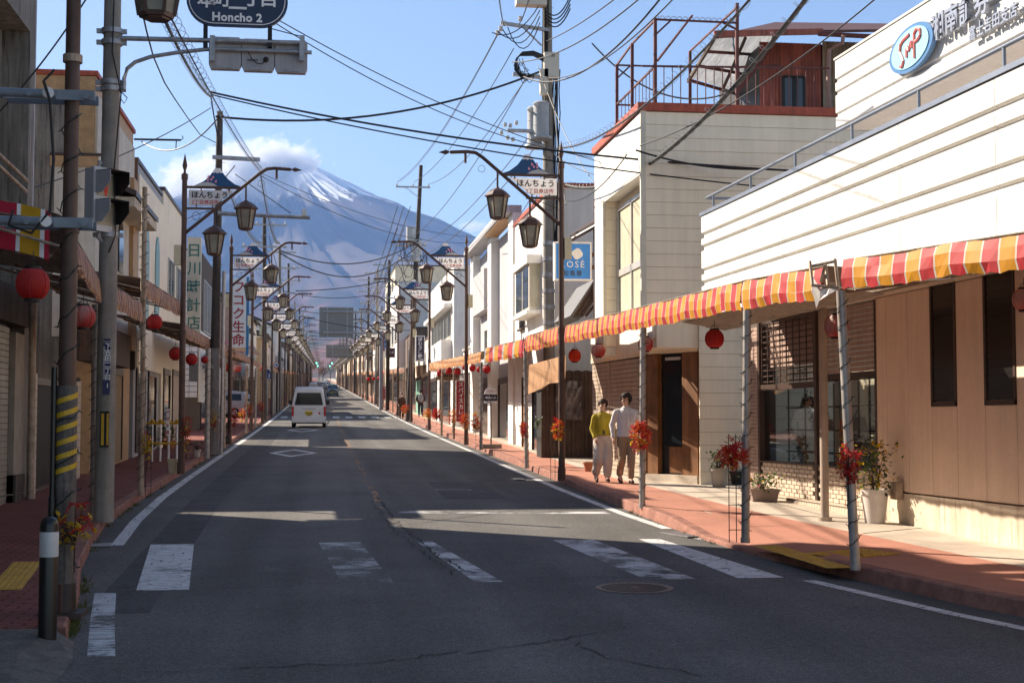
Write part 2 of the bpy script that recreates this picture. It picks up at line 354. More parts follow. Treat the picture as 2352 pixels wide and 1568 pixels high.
# cracks in the asphalt
def crack(pts, w=.02, seed=0):
    rnd = random.Random(seed); out = []; P = []
    for (x0, y0), (x1, y1) in zip(pts[:-1], pts[1:]):
        L = math.hypot(x1-x0, y1-y0); n = max(2, int(L/.12))
        for i in range(n): t = i/n; P.append((x0+(x1-x0)*t+rnd.gauss(0, .028), y0+(y1-y0)*t+rnd.gauss(0, .028)))
    P.append(pts[-1])
    for (x0, y0), (x1, y1) in zip(P[:-1], P[1:]):
        ww = w*rnd.uniform(.2, .85); d = math.hypot(x1-x0, y1-y0) or 1; nx, ny = -(y1-y0)/d*ww/2, (x1-x0)/d*ww/2
        out.append(((x0-nx, y0-ny), (x1-nx, y1-ny), (x1+nx, y1+ny), (x0+nx, y0+ny)))
    return paint('crack', out, m_crack, .008)
crack([(1.02, 25.5), (1.05, 23.2), (1.1, 21), (1.25, 18.6), (1.35, 16.8), (1.62, 14.9)], .035, 1)
crack([(.86, 25), (.95, 22.6), (1.0, 19.5), (1.2, 17.2), (1.42, 14.8)], .028, 2)
crack([(-2.2, 14.1), (-.6, 14.35), (1.2, 14.75), (3.2, 14.62), (5.1, 14.55)], .022, 3)
crack([(-1.9, 19.6), (-.4, 19.75), (1.1, 19.55)], .016, 4)
crack([(-1.2, 10.2), (.3, 10.3), (1.6, 10.9), (2.5, 11.6)], .025, 5)
crack([(1.9, 11.2), (2.1, 10.3), (2.6, 9.6)], .02, 6)
crack([(-2.6, 30), (-.5, 30.4), (.8, 30.1)], .02, 7)
crack([(-1.2, 24), (-.4, 24.2)], .012, 8)

# ---------------- mountain (real distance and size) ----------------
AX = Vector((-505., 16000.))
PROF = [(0, 2790), (240, 2830), (345, 2868), (400, 2852), (800, 2625), (1273, 2378), (1763, 2120), (2253, 1880), (3000, 1570), (4000, 1225), (5000, 945), (6000, 735), (7000, 570), (8000, 440), (10000, 262), (12000, 146), (13500, 72), (14600, 37)]
def fz(r):
    for (r0, z0), (r1, z1) in zip(PROF[:-1], PROF[1:]):
        if r <= r1: t = (r-r0)/(r1-r0); return z0+(z1-z0)*t
    return PROF[-1][1]
rs = [0, 120, 240, 320, 380, 450]+frange(520, 2400, 70)+frange(2400, 6000, 150)+frange(6000, 14600, 450)+[14600]
NA = 300; vs = []; fs = []
for r in rs:
    for i in range(NA+1):
        th = R(-90)+R(230)*(i/NA-.5)
        a = math.cos(th)*6; b = math.sin(th)*6
        gl = mnoise.fractal((a*4.2, b*4.2, r*.00025), .9, 2.1, 5)*min(1, r/1500)*min(150, 45+r*.05)
        gl += mnoise.fractal((AX.x+r*math.cos(th))*.0011*Vector((1, 0, 0))+(AX.y+r*math.sin(th))*.0011*Vector((0, 1, 0)), .8, 2, 5)*min(90, r*.03)
        fade = max(0., min(1., (14000-r)/5000))
        vs.append((AX.x+r*math.cos(th), AX.y+r*math.sin(th), fz(r)+gl*fade))
for j in range(len(rs)-1):
    for i in range(NA): k = j*(NA+1)+i; fs.append((k, k+1, k+NA+2, k+NA+1))
mm = bpy.data.materials.new('mountain_slope'); mm.use_nodes = True; n, l = mm.node_tree.nodes, mm.node_tree.links; b = n['Principled BSDF']; b.inputs['Roughness'].default_value = .95; b.inputs['Specular IOR Level'].default_value = .1
geo = n.new('ShaderNodeNewGeometry'); sep = n.new('ShaderNodeSeparateXYZ')
vsub = n.new('ShaderNodeVectorMath'); vsub.operation = 'SUBTRACT'; vsub.inputs[1].default_value = (AX.x, AX.y, 0); l.new(geo.outputs['Position'], vsub.inputs[0]); l.new(vsub.outputs[0], sep.inputs[0])
at = n.new('ShaderNodeMath'); at.operation = 'ARCTAN2'; l.new(sep.outputs['Y'], at.inputs[0]); l.new(sep.outputs['X'], at.inputs[1])
cmb = n.new('ShaderNodeCombineXYZ'); l.new(at.outputs[0], cmb.inputs[0]); zz = n.new('ShaderNodeMath'); zz.operation = 'MULTIPLY'; zz.inputs[1].default_value = .00009; l.new(sep.outputs['Z'], zz.inputs[0]); l.new(zz.outputs[0], cmb.inputs[1])
def tnoise(sc, det, vec, ro=.6):
    t = n.new('ShaderNodeTexNoise'); t.inputs['Scale'].default_value = sc; t.inputs['Detail'].default_value = det; t.inputs['Roughness'].default_value = ro; l.new(vec, t.inputs['Vector']); return t.outputs['Fac']
def mrange(src, a0, a1, b0=0., b1=1.):
    r_ = n.new('ShaderNodeMapRange'); r_.inputs[1].default_value = a0; r_.inputs[2].default_value = a1; r_.inputs[3].default_value = b0; r_.inputs[4].default_value = b1; l.new(src, r_.inputs[0]); return r_.outputs[0]
def mixc(f, A, B):
    x = n.new('ShaderNodeMix'); x.data_type = 'RGBA'; l.new(f, x.inputs['Factor'])
    for s_, v in (('A', A), ('B', B)):
        if isinstance(v, tuple): x.inputs[s_].default_value = (*v, 1)
        else: l.new(v, x.inputs[s_])
    return x.outputs['Result']
sc3 = n.new('ShaderNodeVectorMath'); sc3.operation = 'MULTIPLY'; sc3.inputs[1].default_value = (.001, .001, .001); l.new(geo.outputs['Position'], sc3.inputs[0])
forest = mixc(mrange(tnoise(2.2, 8, sc3.outputs[0], .7), .42, .6), (.03, .036, .022), (.13, .062, .045))
rock = mixc(mrange(tnoise(30, 6, cmb.outputs[0]), .35, .65), (.07, .055, .05), (.11, .09, .085))
hz = n.new('ShaderNodeMath'); hz.operation = 'MULTIPLY_ADD'; l.new(tnoise(1.2, 6, sc3.outputs[0]), hz.inputs[0]); hz.inputs[1].default_value = 900; l.new(sep.outputs['Z'], hz.inputs[2])
base = mixc(mrange(hz.outputs[0], 1350, 1750), forest, rock)
sn = n.new('ShaderNodeMath'); sn.operation = 'MULTIPLY_ADD'; l.new(tnoise(30, 9, cmb.outputs[0], .68), sn.inputs[0]); sn.inputs[1].default_value = 2300; l.new(sep.outputs['Z'], sn.inputs[2])
col = mixc(mrange(sn.outputs[0], 3600, 3700), base, (.8, .82, .85)); l.new(col, b.inputs['Base Color'])
mbm = MB(); mbm.v = vs; mbm.f = fs; mbm.m = [0]*len(fs)
struct('mountain', mbm, mm, True)

# ---------------- clouds wrapped round the summit ----------------
def cloud(c, rx, ry, rz, dens, seed, sc=2.2, shear=0.):
    mb = MB().ball((0, 0, 0), 1, 1, 1, 16, 10); m = bpy.data.materials.new('cloud_vapour'); m.use_nodes = True
    n, l = m.node_tree.nodes, m.node_tree.links; n.remove(n['Principled BSDF'])
    pv = n.new('ShaderNodeVolumePrincipled'); pv.inputs['Color'].default_value = (1, 1, 1, 1); pv.inputs['Anisotropy'].default_value = .0
    tc = n.new('ShaderNodeTexCoord'); ln = n.new('ShaderNodeVectorMath'); ln.operation = 'LENGTH'; l.new(tc.outputs['Object'], ln.inputs[0])
    ad = n.new('ShaderNodeVectorMath'); ad.operation = 'MULTIPLY_ADD'; ad.inputs[1].default_value = (rx/rz*.75, ry/rz*.75, 1); ad.inputs[2].default_value = (seed*3.1, seed*1.7, 0); l.new(tc.outputs['Object'], ad.inputs[0])
    t = n.new('ShaderNodeTexNoise'); t.inputs['Scale'].default_value = sc; t.inputs['Detail'].default_value = 7; t.inputs['Roughness'].default_value = .62; t.inputs['Distortion'].default_value = .5; l.new(ad.outputs[0], t.inputs['Vector'])
    a = n.new('ShaderNodeMath'); a.operation = 'MULTIPLY_ADD'; l.new(ln.outputs['Value'], a.inputs[0]); a.inputs[1].default_value = -.42; l.new(t.outputs['Fac'], a.inputs[2])
    mr = n.new('ShaderNodeMapRange'); mr.inputs[1].default_value = .16; mr.inputs[2].default_value = .42; mr.inputs[3].default_value = 0; mr.inputs[4].default_value = dens; l.new(a.outputs[0], mr.inputs[0]); l.new(mr.outputs[0], pv.inputs['Density'])
    l.new(pv.outputs[0], n['Material Output'].inputs['Volume'])
    o = obj('cloud', mb, m); o.location = c; o.scale = (rx, ry, rz); o.rotation_euler = (0, shear, 0); tag(o, kind='structure'); return o
cloud(PY(590, 395, 14300), 800, 420, 400, .016, 1, 2.8, R(-8))
cloud(PY(468, 425, 14800), 640, 360, 360, .013, 2, 2.6, R(5))
cloud(PY(652, 378, 14300), 300, 240, 220, .02, 4, 2.6, R(-10))
cloud(PY(1090, 520, 17500), 260, 200, 90, .006, 3, 2.0)
# ---------------- the hazy air ----------------
hm = bpy.data.materials.new('hazy_air'); hm.use_nodes = True; n, l = hm.node_tree.nodes, hm.node_tree.links; n.remove(n['Principled BSDF'])
pv = n.new('ShaderNodeVolumePrincipled'); pv.inputs['Color'].default_value = (.30, .52, 1, 1); pv.inputs['Density'].default_value = HAZE; pv.inputs['Anisotropy'].default_value = .0
l.new(pv.outputs[0], n['Material Output'].inputs['Volume'])
tag(obj('haze', MB().bx(-17000, 17000, -400, 26000, -12, 3400), hm), 'pale blue haze in the air before the mountain', 'haze', kind='stuff')
# =====================================================================
# STREET FURNITURE BUILDERS
# =====================================================================
m_brown = M('lamp_brown_paint', (.105, .055, .04), .5, var=.25, scale=6, streak=.25, spec=.4)
m_dkbrown = M('dark_brown_steel', (.05, .032, .027), .55, var=.35, scale=5, streak=.3, dirt=(.16, .06, .03))
m_galv = M('galvanised_steel', (.42, .41, .42), .45, .55, var=.2, scale=9, streak=.25)
m_silver = M('silver_paint_steel', (.46, .42, .39), .42, .35, var=.2, scale=6, streak=.35, dirt=(.22, .12, .07))
m_rusty = M('rusty_steel', (.38, .29, .21), .6, .2, var=.3, scale=7, dirt=(.2, .065, .02))
m_dark = M('near_black', (.014, .013, .014), .6, var=.1)
m_blackp = M('black_paint', (.012, .011, .011), .3, var=.2, scale=8)
m_cable = M('cable_rubber', (.016, .015, .016), .55, var=0)
m_conc = M('pole_concrete', (.30, .265, .225), .85, var=.2, scale=3, bump=.2, bscale=50, streak=.25, fine=.12)
m_cream = M('cream_box', (.62, .54, .36), .5, var=.1)
m_signw = M('sign_white', (.88, .86, .85), .45, var=.05, scale=3, streak=.08)
m_signblk = M('sign_ink_black', (.015, .013, .013), .5, var=0)
m_signred = M('sign_ink_red', (.55, .10, .10), .5, var=0)
m_fuji = M('sign_blue', (.01, .075, .21), .4, var=.12)
m_pink = M('sign_pink', (.85, .33, .42), .5, var=0)
m_pane = M('frosted_pane', (.62, .59, .50), .25, var=.25, scale=5, transl=.6, spec=.5)
m_bulb = M('lamp_bulb', (.7, .68, .62), .3, var=0)
m_ins = M('white_porcelain', (.62, .61, .6), .25, var=.1)
m_red, m_org, m_yel = M('leaf_red', (.52, .022, .02), .5, var=.35, scale=14, transl=.4), M('leaf_orange', (.62, .11, .015), .5, var=.3, scale=14, transl=.4), M('leaf_yellow', (.62, .40, .02), .5, var=.25, scale=14, transl=.4)
m_green = M('leaf_green', (.075, .14, .03), .5, var=.4, scale=12, transl=.35)
m_stem = M('brown_stem', (.06, .035, .02), .8, var=.2)

def street_lamp_proto(side, chome, simple=False):
    """side +1: arm reaches to +X; sign reads towards -Y"""
    s = side; t = thing('street_lamp', 'brown street lamp', 'street lamp')
    obj('post', MB().cyl((0, 0, 0), (0, 0, 3.0), .068, .066, 12).cyl((0, 0, 3.0), (0, 0, 6.35), .058, .055, 12).cyl((0, 0, 2.95), (0, 0, 3.06), .075, .075, 12).cyl((0, 0, 0), (0, 0, .25), .085, .08, 12), m_brown if not simple else m_dkbrown, t, 40)
    fin = MB().lathe((0, 0, 6.3), [(.07, 0), (.07, .12), (.03, .14), (.025, .2), (.055, .3), (.004, .56)], 8)
    obj('finial', fin, m_brown, t)
    arm = MB().tube([(.03*s, 0, 5.15), (1.60*s, 0, 6.48), (1.74*s, 0, 6.57), (1.9*s, 0, 6.59), (2.26*s, 0, 6.57)], .036, 8)
    arm.lathe((0, 0, 0), [(.001, 0)], 3) if 0 else None
    arm.add([(2.26*s, .03, 6.57), (2.26*s, -.03, 6.57), (2.34*s, 0, 6.62), (2.34*s, 0, 6.52), (2.5*s, 0, 6.56)], [(0, 1, 2), (0, 1, 3), (1, 2, 4), (1, 3, 4), (0, 2, 4), (0, 3, 4)])
    arm.cyl((1.95*s, 0, 6.58), (1.95*s, 0, 6.36), .026, .026, 8); obj('arm', arm, m_brown, t)
    br = MB().bar((0, 0, 6.14), (1.22*s, 0, 6.14), .05, .05).bar((0, 0, 5.68), (.72*s, 0, 5.68), .045, .045); obj('crossbar', br, m_brown, t)
    sb = MB().prism([(.09*s, -.012, 6.08), (1.05*s, -.012, 6.08), (.62*s, -.012, 5.74), (.09*s, -.012, 5.74)], (0, .02, 0))
    sgn = obj('sign_board', sb, M('lamp_sign_white', (.86, .84, .83), .45, var=.04, scale=3, transl=.55), t)
    if not simple:
        for xa in (.3, .8): MB()
        bolts = MB()
        for xa, za in ((.35, 6.11), (.95, 6.11), (.25, 5.71), (.6, 5.71)): bolts.bx(xa*s-.012, xa*s+.012, -.02, .015, za-.05, za+.05)
        obj('bracket', bolts, m_brown, sgn)
    cx = .36*s
    if chome == 2:
        text('ほんちょう', .158, m_signblk, sgn, (.53*s, -.017, 5.975), bold=.004)
        text('2丁目商店街', .105, m_signred, sgn, (.44*s, -.017, 5.82), bold=.0015)
    else:
        text('3丁目商栄会', .125, m_signblk, sgn, (.5*s, -.017, 5.93), bold=.002)
    # mountain-shaped plate above the bar
    def pl(pts, y, mat, name, par): return obj(name, MB().prism([(x*s, y, z) for x, z in pts], (0, .006, 0)), mat, par)
    out = [(.20, 6.17), (.40, 6.27), (.52, 6.38), (.60, 6.50), (.64, 6.56), (.75, 6.56), (.80, 6.47), (.90, 6.34), (1.06, 6.22), (1.22, 6.165)]
    plate = pl(out, -.01, m_fuji if chome == 2 else M('plate_white', (.6, .62, .64), .5), 'mountain_plate', t)
    if chome == 2:
        pl([(.575, 6.465), (.64, 6.56), (.75, 6.56), (.80, 6.47), (.77, 6.45), (.73, 6.47), (.69, 6.445), (.65, 6.47), (.61, 6.45)], -.018, m_signw, 'snow_cap', plate)
        pl([(.22, 6.17), (.34, 6.225), (.47, 6.26), (.60, 6.23), (.70, 6.17)], -.018, M('sign_grey', (.55, .54, .53), .5), 'pale_hill', plate)
        for px_, pz in ((.50, 6.37), (.60, 6.36), (.56, 6.31), (.66, 6.27), (.49, 6.30)):
            pl([(px_-.03, pz), (px_, pz-.035), (px_+.025, pz), (px_+.01, pz+.04)], -.02, m_pink, 'petal', plate)
    # scroll work
    if not simple:
        sc = MB()
        for c0, rr in ((.25, .085), (.5, .05)):
            sc.tube([(s*(c0+rr*math.cos(a)), 0, 5.52+.05*(c0 > .3)+rr*math.sin(a)) for a in [i*.5 for i in range(13)]], .006, 4)
        sc.tube([(s*(1.62+.07*math.cos(a)), 0, 6.25+.07*math.sin(a)) for a in [i*.53 for i in range(13)]], .005, 4)
        sc.tube([(s*x, 0, z) for x, z in ((.05, 5.45), (.2, 5.52), (.4, 5.6), (.5, 5.64), (.58, 5.6))], .006, 4)
        obj('scroll', sc, m_dkbrown, t)
        obj('control_box', MB().bx(-.2*s, -.06*s, -.07, .07, 4.45, 4.88) if s > 0 else MB().bx(.06, .2, -.07, .07, 4.45, 4.88), m_cream, t)
    for lx, lz in ((.64, 4.68), (1.30, 5.24)):
        fr = MB(); X = lx*s; top = lz+.47
        fr.cyl((X, 0, top+.13), (X, 0, lz+.98), .022, .022, 6)
        fr.lathe((X, 0, 0), [(.215, top-.045), (.235, top-.02), (.235, top), (.215, top+.005)], 6)
        fr.lathe((X, 0, 0), [(.135, lz), (.145, lz+.035), (.12, lz+.035), (.10, lz-.015)], 6)
        for i in range(6):
            a = math.pi/3*i; fr.bar((X+.14*math.cos(a), .14*math.sin(a), lz+.02), (X+.212*math.cos(a), .212*math.sin(a), top-.03), .026, .026)
        lan = obj('lantern', fr, m_brown, t)
        obj('lantern_roof', MB().lathe((X, 0, top), [(.262, -.02), (.265, 0), (.19, .075), (.12, .125), (.055, .148), (.03, .175)], 6), m_brown, lan)
        if simple:
            obj('glass_pane', MB().lathe((X, 0, 0), [(.125, lz+.03), (.19, top-.03)], 6), m_pane, lan)
        else:
            for i in range(6):
                a0, a1 = math.pi/3*i, math.pi/3*(i+1); q = []
                for a, rr, z in ((a0, .128, lz+.03), (a1, .128, lz+.03), (a1, .198, top-.04), (a0, .198, top-.04)): q.append((X+rr*math.cos(a), rr*math.sin(a), z))
                obj('glass_pane', MB().prism(q, (-.004*math.cos((a0+a1)/2), -.004*math.sin((a0+a1)/2), 0)), m_pane, lan)
            obj('bulb', MB().ball((X, 0, lz+.2), .045, .045, .09, 8, 6), m_bulb, lan)
    return t

# ---------------- paper lantern ----------------
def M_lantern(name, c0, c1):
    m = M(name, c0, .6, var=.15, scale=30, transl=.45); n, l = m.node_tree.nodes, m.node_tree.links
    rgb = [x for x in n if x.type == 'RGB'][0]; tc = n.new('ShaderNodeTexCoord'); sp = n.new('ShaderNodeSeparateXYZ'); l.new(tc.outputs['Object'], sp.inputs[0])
    # paper paler towards its left and upper side
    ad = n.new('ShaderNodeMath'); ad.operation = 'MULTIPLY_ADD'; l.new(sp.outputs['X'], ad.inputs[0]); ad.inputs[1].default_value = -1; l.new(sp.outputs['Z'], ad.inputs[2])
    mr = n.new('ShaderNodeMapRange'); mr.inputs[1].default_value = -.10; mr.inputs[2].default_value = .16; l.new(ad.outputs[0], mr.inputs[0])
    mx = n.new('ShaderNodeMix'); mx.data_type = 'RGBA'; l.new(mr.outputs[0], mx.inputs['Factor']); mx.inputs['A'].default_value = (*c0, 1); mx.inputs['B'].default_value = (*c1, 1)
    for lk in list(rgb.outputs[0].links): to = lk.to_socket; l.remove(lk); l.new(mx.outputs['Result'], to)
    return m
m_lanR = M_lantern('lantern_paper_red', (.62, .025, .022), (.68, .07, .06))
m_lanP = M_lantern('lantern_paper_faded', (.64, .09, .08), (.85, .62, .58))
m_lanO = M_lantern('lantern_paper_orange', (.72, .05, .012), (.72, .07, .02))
def lantern_proto(paper, nm='paper_lantern'):
    t = thing(nm, 'red paper lantern', 'lantern'); prof = []
    N = 36
    for i in range(N+1):
        a = math.pi*(.13+.74*i/N); rr = .15*math.sin(a)**.75*(1+(.018 if i % 2 else -.012)); prof.append((rr, -.135*math.cos(a)/math.cos(math.pi*.13)))
    obj('paper_shade', MB().lathe((0, 0, 0), prof, 20), paper, t, True)
    rib = MB()
    for k in range(6):
        a = k*math.pi/3+.2; rib.tube([(r_*1.012*math.cos(a), r_*1.012*math.sin(a), z) for r_, z in prof[::3]], .0045, 4)
    obj('rib', rib, M('lantern_rib_red', (.45, .02, .02), .6, var=.1), t)
    obj('cap', MB().lathe((0, 0, .13), [(.075, 0), (.075, .03), (.06, .03)], 14), m_dark, t); obj('base_ring', MB().lathe((0, 0, -.16), [(.06, 0), (.07, 0), (.07, .03), (.06, .03)], 14), m_dark, t)
    obj('hanger', MB().cyl((0, 0, .15), (0, 0, .3), .004, .004, 4).tube([(.05*math.cos(a), 0, .16+.06*math.sin(a)) for a in (0, .5, 1.1, 1.6, 2.1, 2.6, 3.14)], .004, 4), m_dark, t)
    return t
LAN = {}
def lantern(px, py, Y, rpx, label, kind='R', group='red paper lanterns under the awnings'):
    p = PY(px, py, Y); sc = (rpx*Y/_F)/.152
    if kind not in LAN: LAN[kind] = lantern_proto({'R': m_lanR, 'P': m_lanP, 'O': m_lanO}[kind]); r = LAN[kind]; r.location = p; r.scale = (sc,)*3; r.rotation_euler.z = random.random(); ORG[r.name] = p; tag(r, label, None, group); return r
    return dup(LAN[kind], p, random.uniform(-.2, .2), sc, label, group)

# ---------------- bundles of artificial leaves ----------------
def maple(mb, c, size, rnd, mi=0):
    q = Matrix.Rotation(rnd.uniform(0, 6.28), 3, 'Z') @ Matrix.Rotation(rnd.uniform(-1.2, 1.2), 3, 'X') @ Matrix.Rotation(rnd.uniform(-1.2, 1.2), 3, 'Y'); c = Vector(c); vs = [c]; fs = []
    for k in range(5):
        a = R(-20)+k*R(220)/4-R(0); L = size*(.62 if k in (0, 4) else .85 if k in (1, 3) else 1.0)
        for da, ll, h in ((-.28, .45, .04), (0, 1., -.08), (.28, .45, .04)): vs.append(c+q @ Vector((math.cos(a+da)*L*ll, math.sin(a+da)*L*ll, size*h)))
        b = 1+k*3; fs.append((0, b, b+1, b+2))
    mb.add(vs, fs, mi)
def oval(mb, c, size, rnd, mi=0, up=0.):
    q = Matrix.Rotation(rnd.uniform(0, 6.28), 3, 'Z') @ Matrix.Rotation(rnd.uniform(-1.1, 1.1)-up, 3, 'X'); c = Vector(c)
    pts = [(0, 0, 0), (.28, .3, .06), (.3, .6, .04), (0, 1, -.1), (-.3, .6, .04), (-.28, .3, .06)]
    mb.add([c+q @ Vector((x*size, y*size, z*size)) for x, y, z in pts], [(0, 1, 2, 3), (0, 3, 4, 5)], mi)
def bouquet(c, rx, rz, label, nr=40, no=14, ny=26, size=.095, seed=1, yoff=-.3, stem=True, group='bunches of artificial autumn leaves'):
    rnd = random.Random(seed); c = Vector(c); t = thing('autumn_leaf_bunch', label, 'decoration', c-Vector((0, 0, rz)), group)
    def pt(bias):
        while 1:
            p = Vector((rnd.uniform(-1, 1), rnd.uniform(-1, 1), rnd.uniform(-1, 1)))
            if p.length < 1: break
        return c+Vector((p.x*rx, p.y*rx*.8, p.z*rz+bias*rz))
    for nm, num, mt, fn, bi in (('red_leaves', nr, m_red, maple, 0), ('orange_leaves', no, m_org, maple, 0), ('yellow_leaves', ny, m_yel, oval, yoff)):
        if not num: continue
        mb = MB()
        for _ in range(num): fn(mb, pt(bi*rnd.random()), size*rnd.uniform(.7, 1.25)*(1 if fn is maple else .85), rnd)
        tag(obj(nm, mb, mt, t), kind='stuff')
    if stem:
        mb = MB()
        for _ in range(7): p = pt(0); mb.tube([c+Vector((0, 0, -rz*1.9)), c+Vector((0, 0, -rz*.8)), p], .006, 4)
        obj('stems', mb, m_stem, t)
    return t
def plant(c, rx, rz, label, pot='terracotta', ph=.3, pr=.17, n=90, size=.08, seed=1, mats=(('green_leaves', 1.),), potmat=None, cat='potted plant', box=None, maples=0):
    """pot with soil and foliage; c = ground point"""
    rnd = random.Random(seed); c = Vector(c); t = thing('potted_plant', label, cat, c)
    pm = potmat or M('terracotta', (.36, .14, .07), .8, var=.2)
    if box:
        lx, ly = box; mb = MB(); a = .85
        mb.add([(c.x+x*f, c.y+y*f, z) for z, f in ((c.z, a), (c.z+ph, 1.)) for x, y in ((-lx, -ly), (lx, -ly), (lx, ly), (-lx, ly))], [(3, 2, 1, 0), (0, 1, 5, 4), (1, 2, 6, 5), (2, 3, 7, 6), (3, 0, 4, 7)])
        mb.bx(c.x-lx-.015, c.x+lx+.015, c.y-ly-.015, c.y+ly+.015, c.z+ph-.04, c.z+ph-.002)
        obj('planter', mb, pm, t)
    else:
        obj('pot', MB().lathe(c, [(pr*.72, 0), (pr*.97, ph*.85), (pr*1.08, ph*.85), (pr*1.08, ph), (pr*.95, ph), (pr*.93, ph*.9), (.001, ph*.9)], 20), pm, t, 40)
    cc = c+Vector((0, 0, ph+rz*.9))
    if n:
        tw = MB()
        for _ in range(8):
            a = rnd.uniform(0, 6.28); e = cc+Vector((math.cos(a)*rx*.6, math.sin(a)*rx*.6, rnd.uniform(-.3, .8)*rz)); tw.tube([c+Vector((0, 0, ph*.8)), (c+Vector((0, 0, ph))).lerp(e, .5)+Vector((0, 0, .03)), e], [.008, .006, .003], 4)
        obj('stems', tw, m_stem, t)
    for nm, fr in mats:
        mb = MB(); mt = {'green_leaves': m_green, 'yellow_leaves': m_yel, 'red_leaves': m_red, 'flowers': m_pink, 'dark_leaves': M('leaf_dark', (.03, .05, .02), .6, var=.3, scale=12, transl=.2)}[nm]
        for _ in range(int(n*fr)):
            p = Vector((rnd.gauss(0, .5), rnd.gauss(0, .5), rnd.uniform(-1, 1))); oval(mb, cc+Vector((p.x*rx, p.y*rx, p.z*rz)), size*rnd.uniform(.6, 1.3), rnd)
        if n: tag(obj(nm, mb, mt, t), kind='stuff')
    return t

# ---------------- awnings ----------------
m_awR, m_awY, m_awW = M('awning_red', (.42, .018, .024), .6, var=.14, scale=5, transl=.1, streak=.14), M('awning_yellow', (.54, .225, .001), .6, var=.12, scale=5, transl=.1, streak=.14), M('awning_white', (.50, .46, .40), .6, var=.1, scale=5, transl=.15)
m_awO, m_awP = M('awning_orange_faded', (.60, .33, .17), .65, var=.15, scale=4, transl=.3, streak=.3), M('awning_mauve_faded', (.24, .10, .15), .65, var=.15, scale=4, transl=.3, streak=.2)
m_awA = M('awning_orange', (.70, .27, .06), .6, var=.12, scale=4, transl=.3)
m_under = M('awning_roof_sheet', (.30, .25, .20), .8, var=.2, streak=.3, dirt=(.08, .06, .05))
STR = {'ry': ([m_awR, m_awY, m_awW], [(1, .195), (2, .016), (0, .185), (2, .016)]), 'ryw': ([m_awR, m_awY, m_awW], [(0, .205), (2, .024), (1, .205), (2, .024)]),
       'om': ([m_awO, m_awP], [(0, .17), (1, .085)]), 'oo': ([m_awA, m_awW], [(0, .38), (1, .1)]), 'rymix': ([m_awR, m_awY, M('awning_grey', (.3, .29, .28), .6)], [(0, .95), (1, .85), (2, .35)])}
def helix(mb, p, q, r, pitch, seed=0):
    rnd = random.Random(seed); p, q = Vector(p), Vector(q); d = q-p; L = d.length; n = int(L/pitch*8); pts = []
    for i in range(n+1):
        a = i*math.pi/4; t = i/n+rnd.uniform(-.15, .15)*pitch/L*.5; pts.append(p+d*min(1, max(0, t))+Vector((math.cos(a), math.sin(a), 0))*r*rnd.uniform(1.0, 1.12))
    mb.tube(pts, .005, 4)
    for k in range(0, n, 4):
        v = pts[k]; o = Vector((v.x-(p.x+d.x*k/n), v.y-(p.y+d.y*k/n), 0)).normalized(); mb.cyl(v, v+o*.03+Vector((0, 0, rnd.uniform(-.02, .03))), .005, .003, 4)
def awning_post(parent, base, top, r, mat, cord=True, seed=0):
    po = obj('post', MB().cyl(base, top, r, r*.97, 14).cyl(Vector(base), Vector(base)+Vector((0, 0, .06)), r*1.15, r*1.15, 14), mat, parent, 40)
    if cord:
        mb = MB(); helix(mb, Vector(base)+Vector((0, 0, .15)), Vector(top)-Vector((0, 0, .05)), r+.006, .2, seed); obj('light_cord', mb, M('cord_black', (.012, .014, .013), .5, var=0), po)
    return po
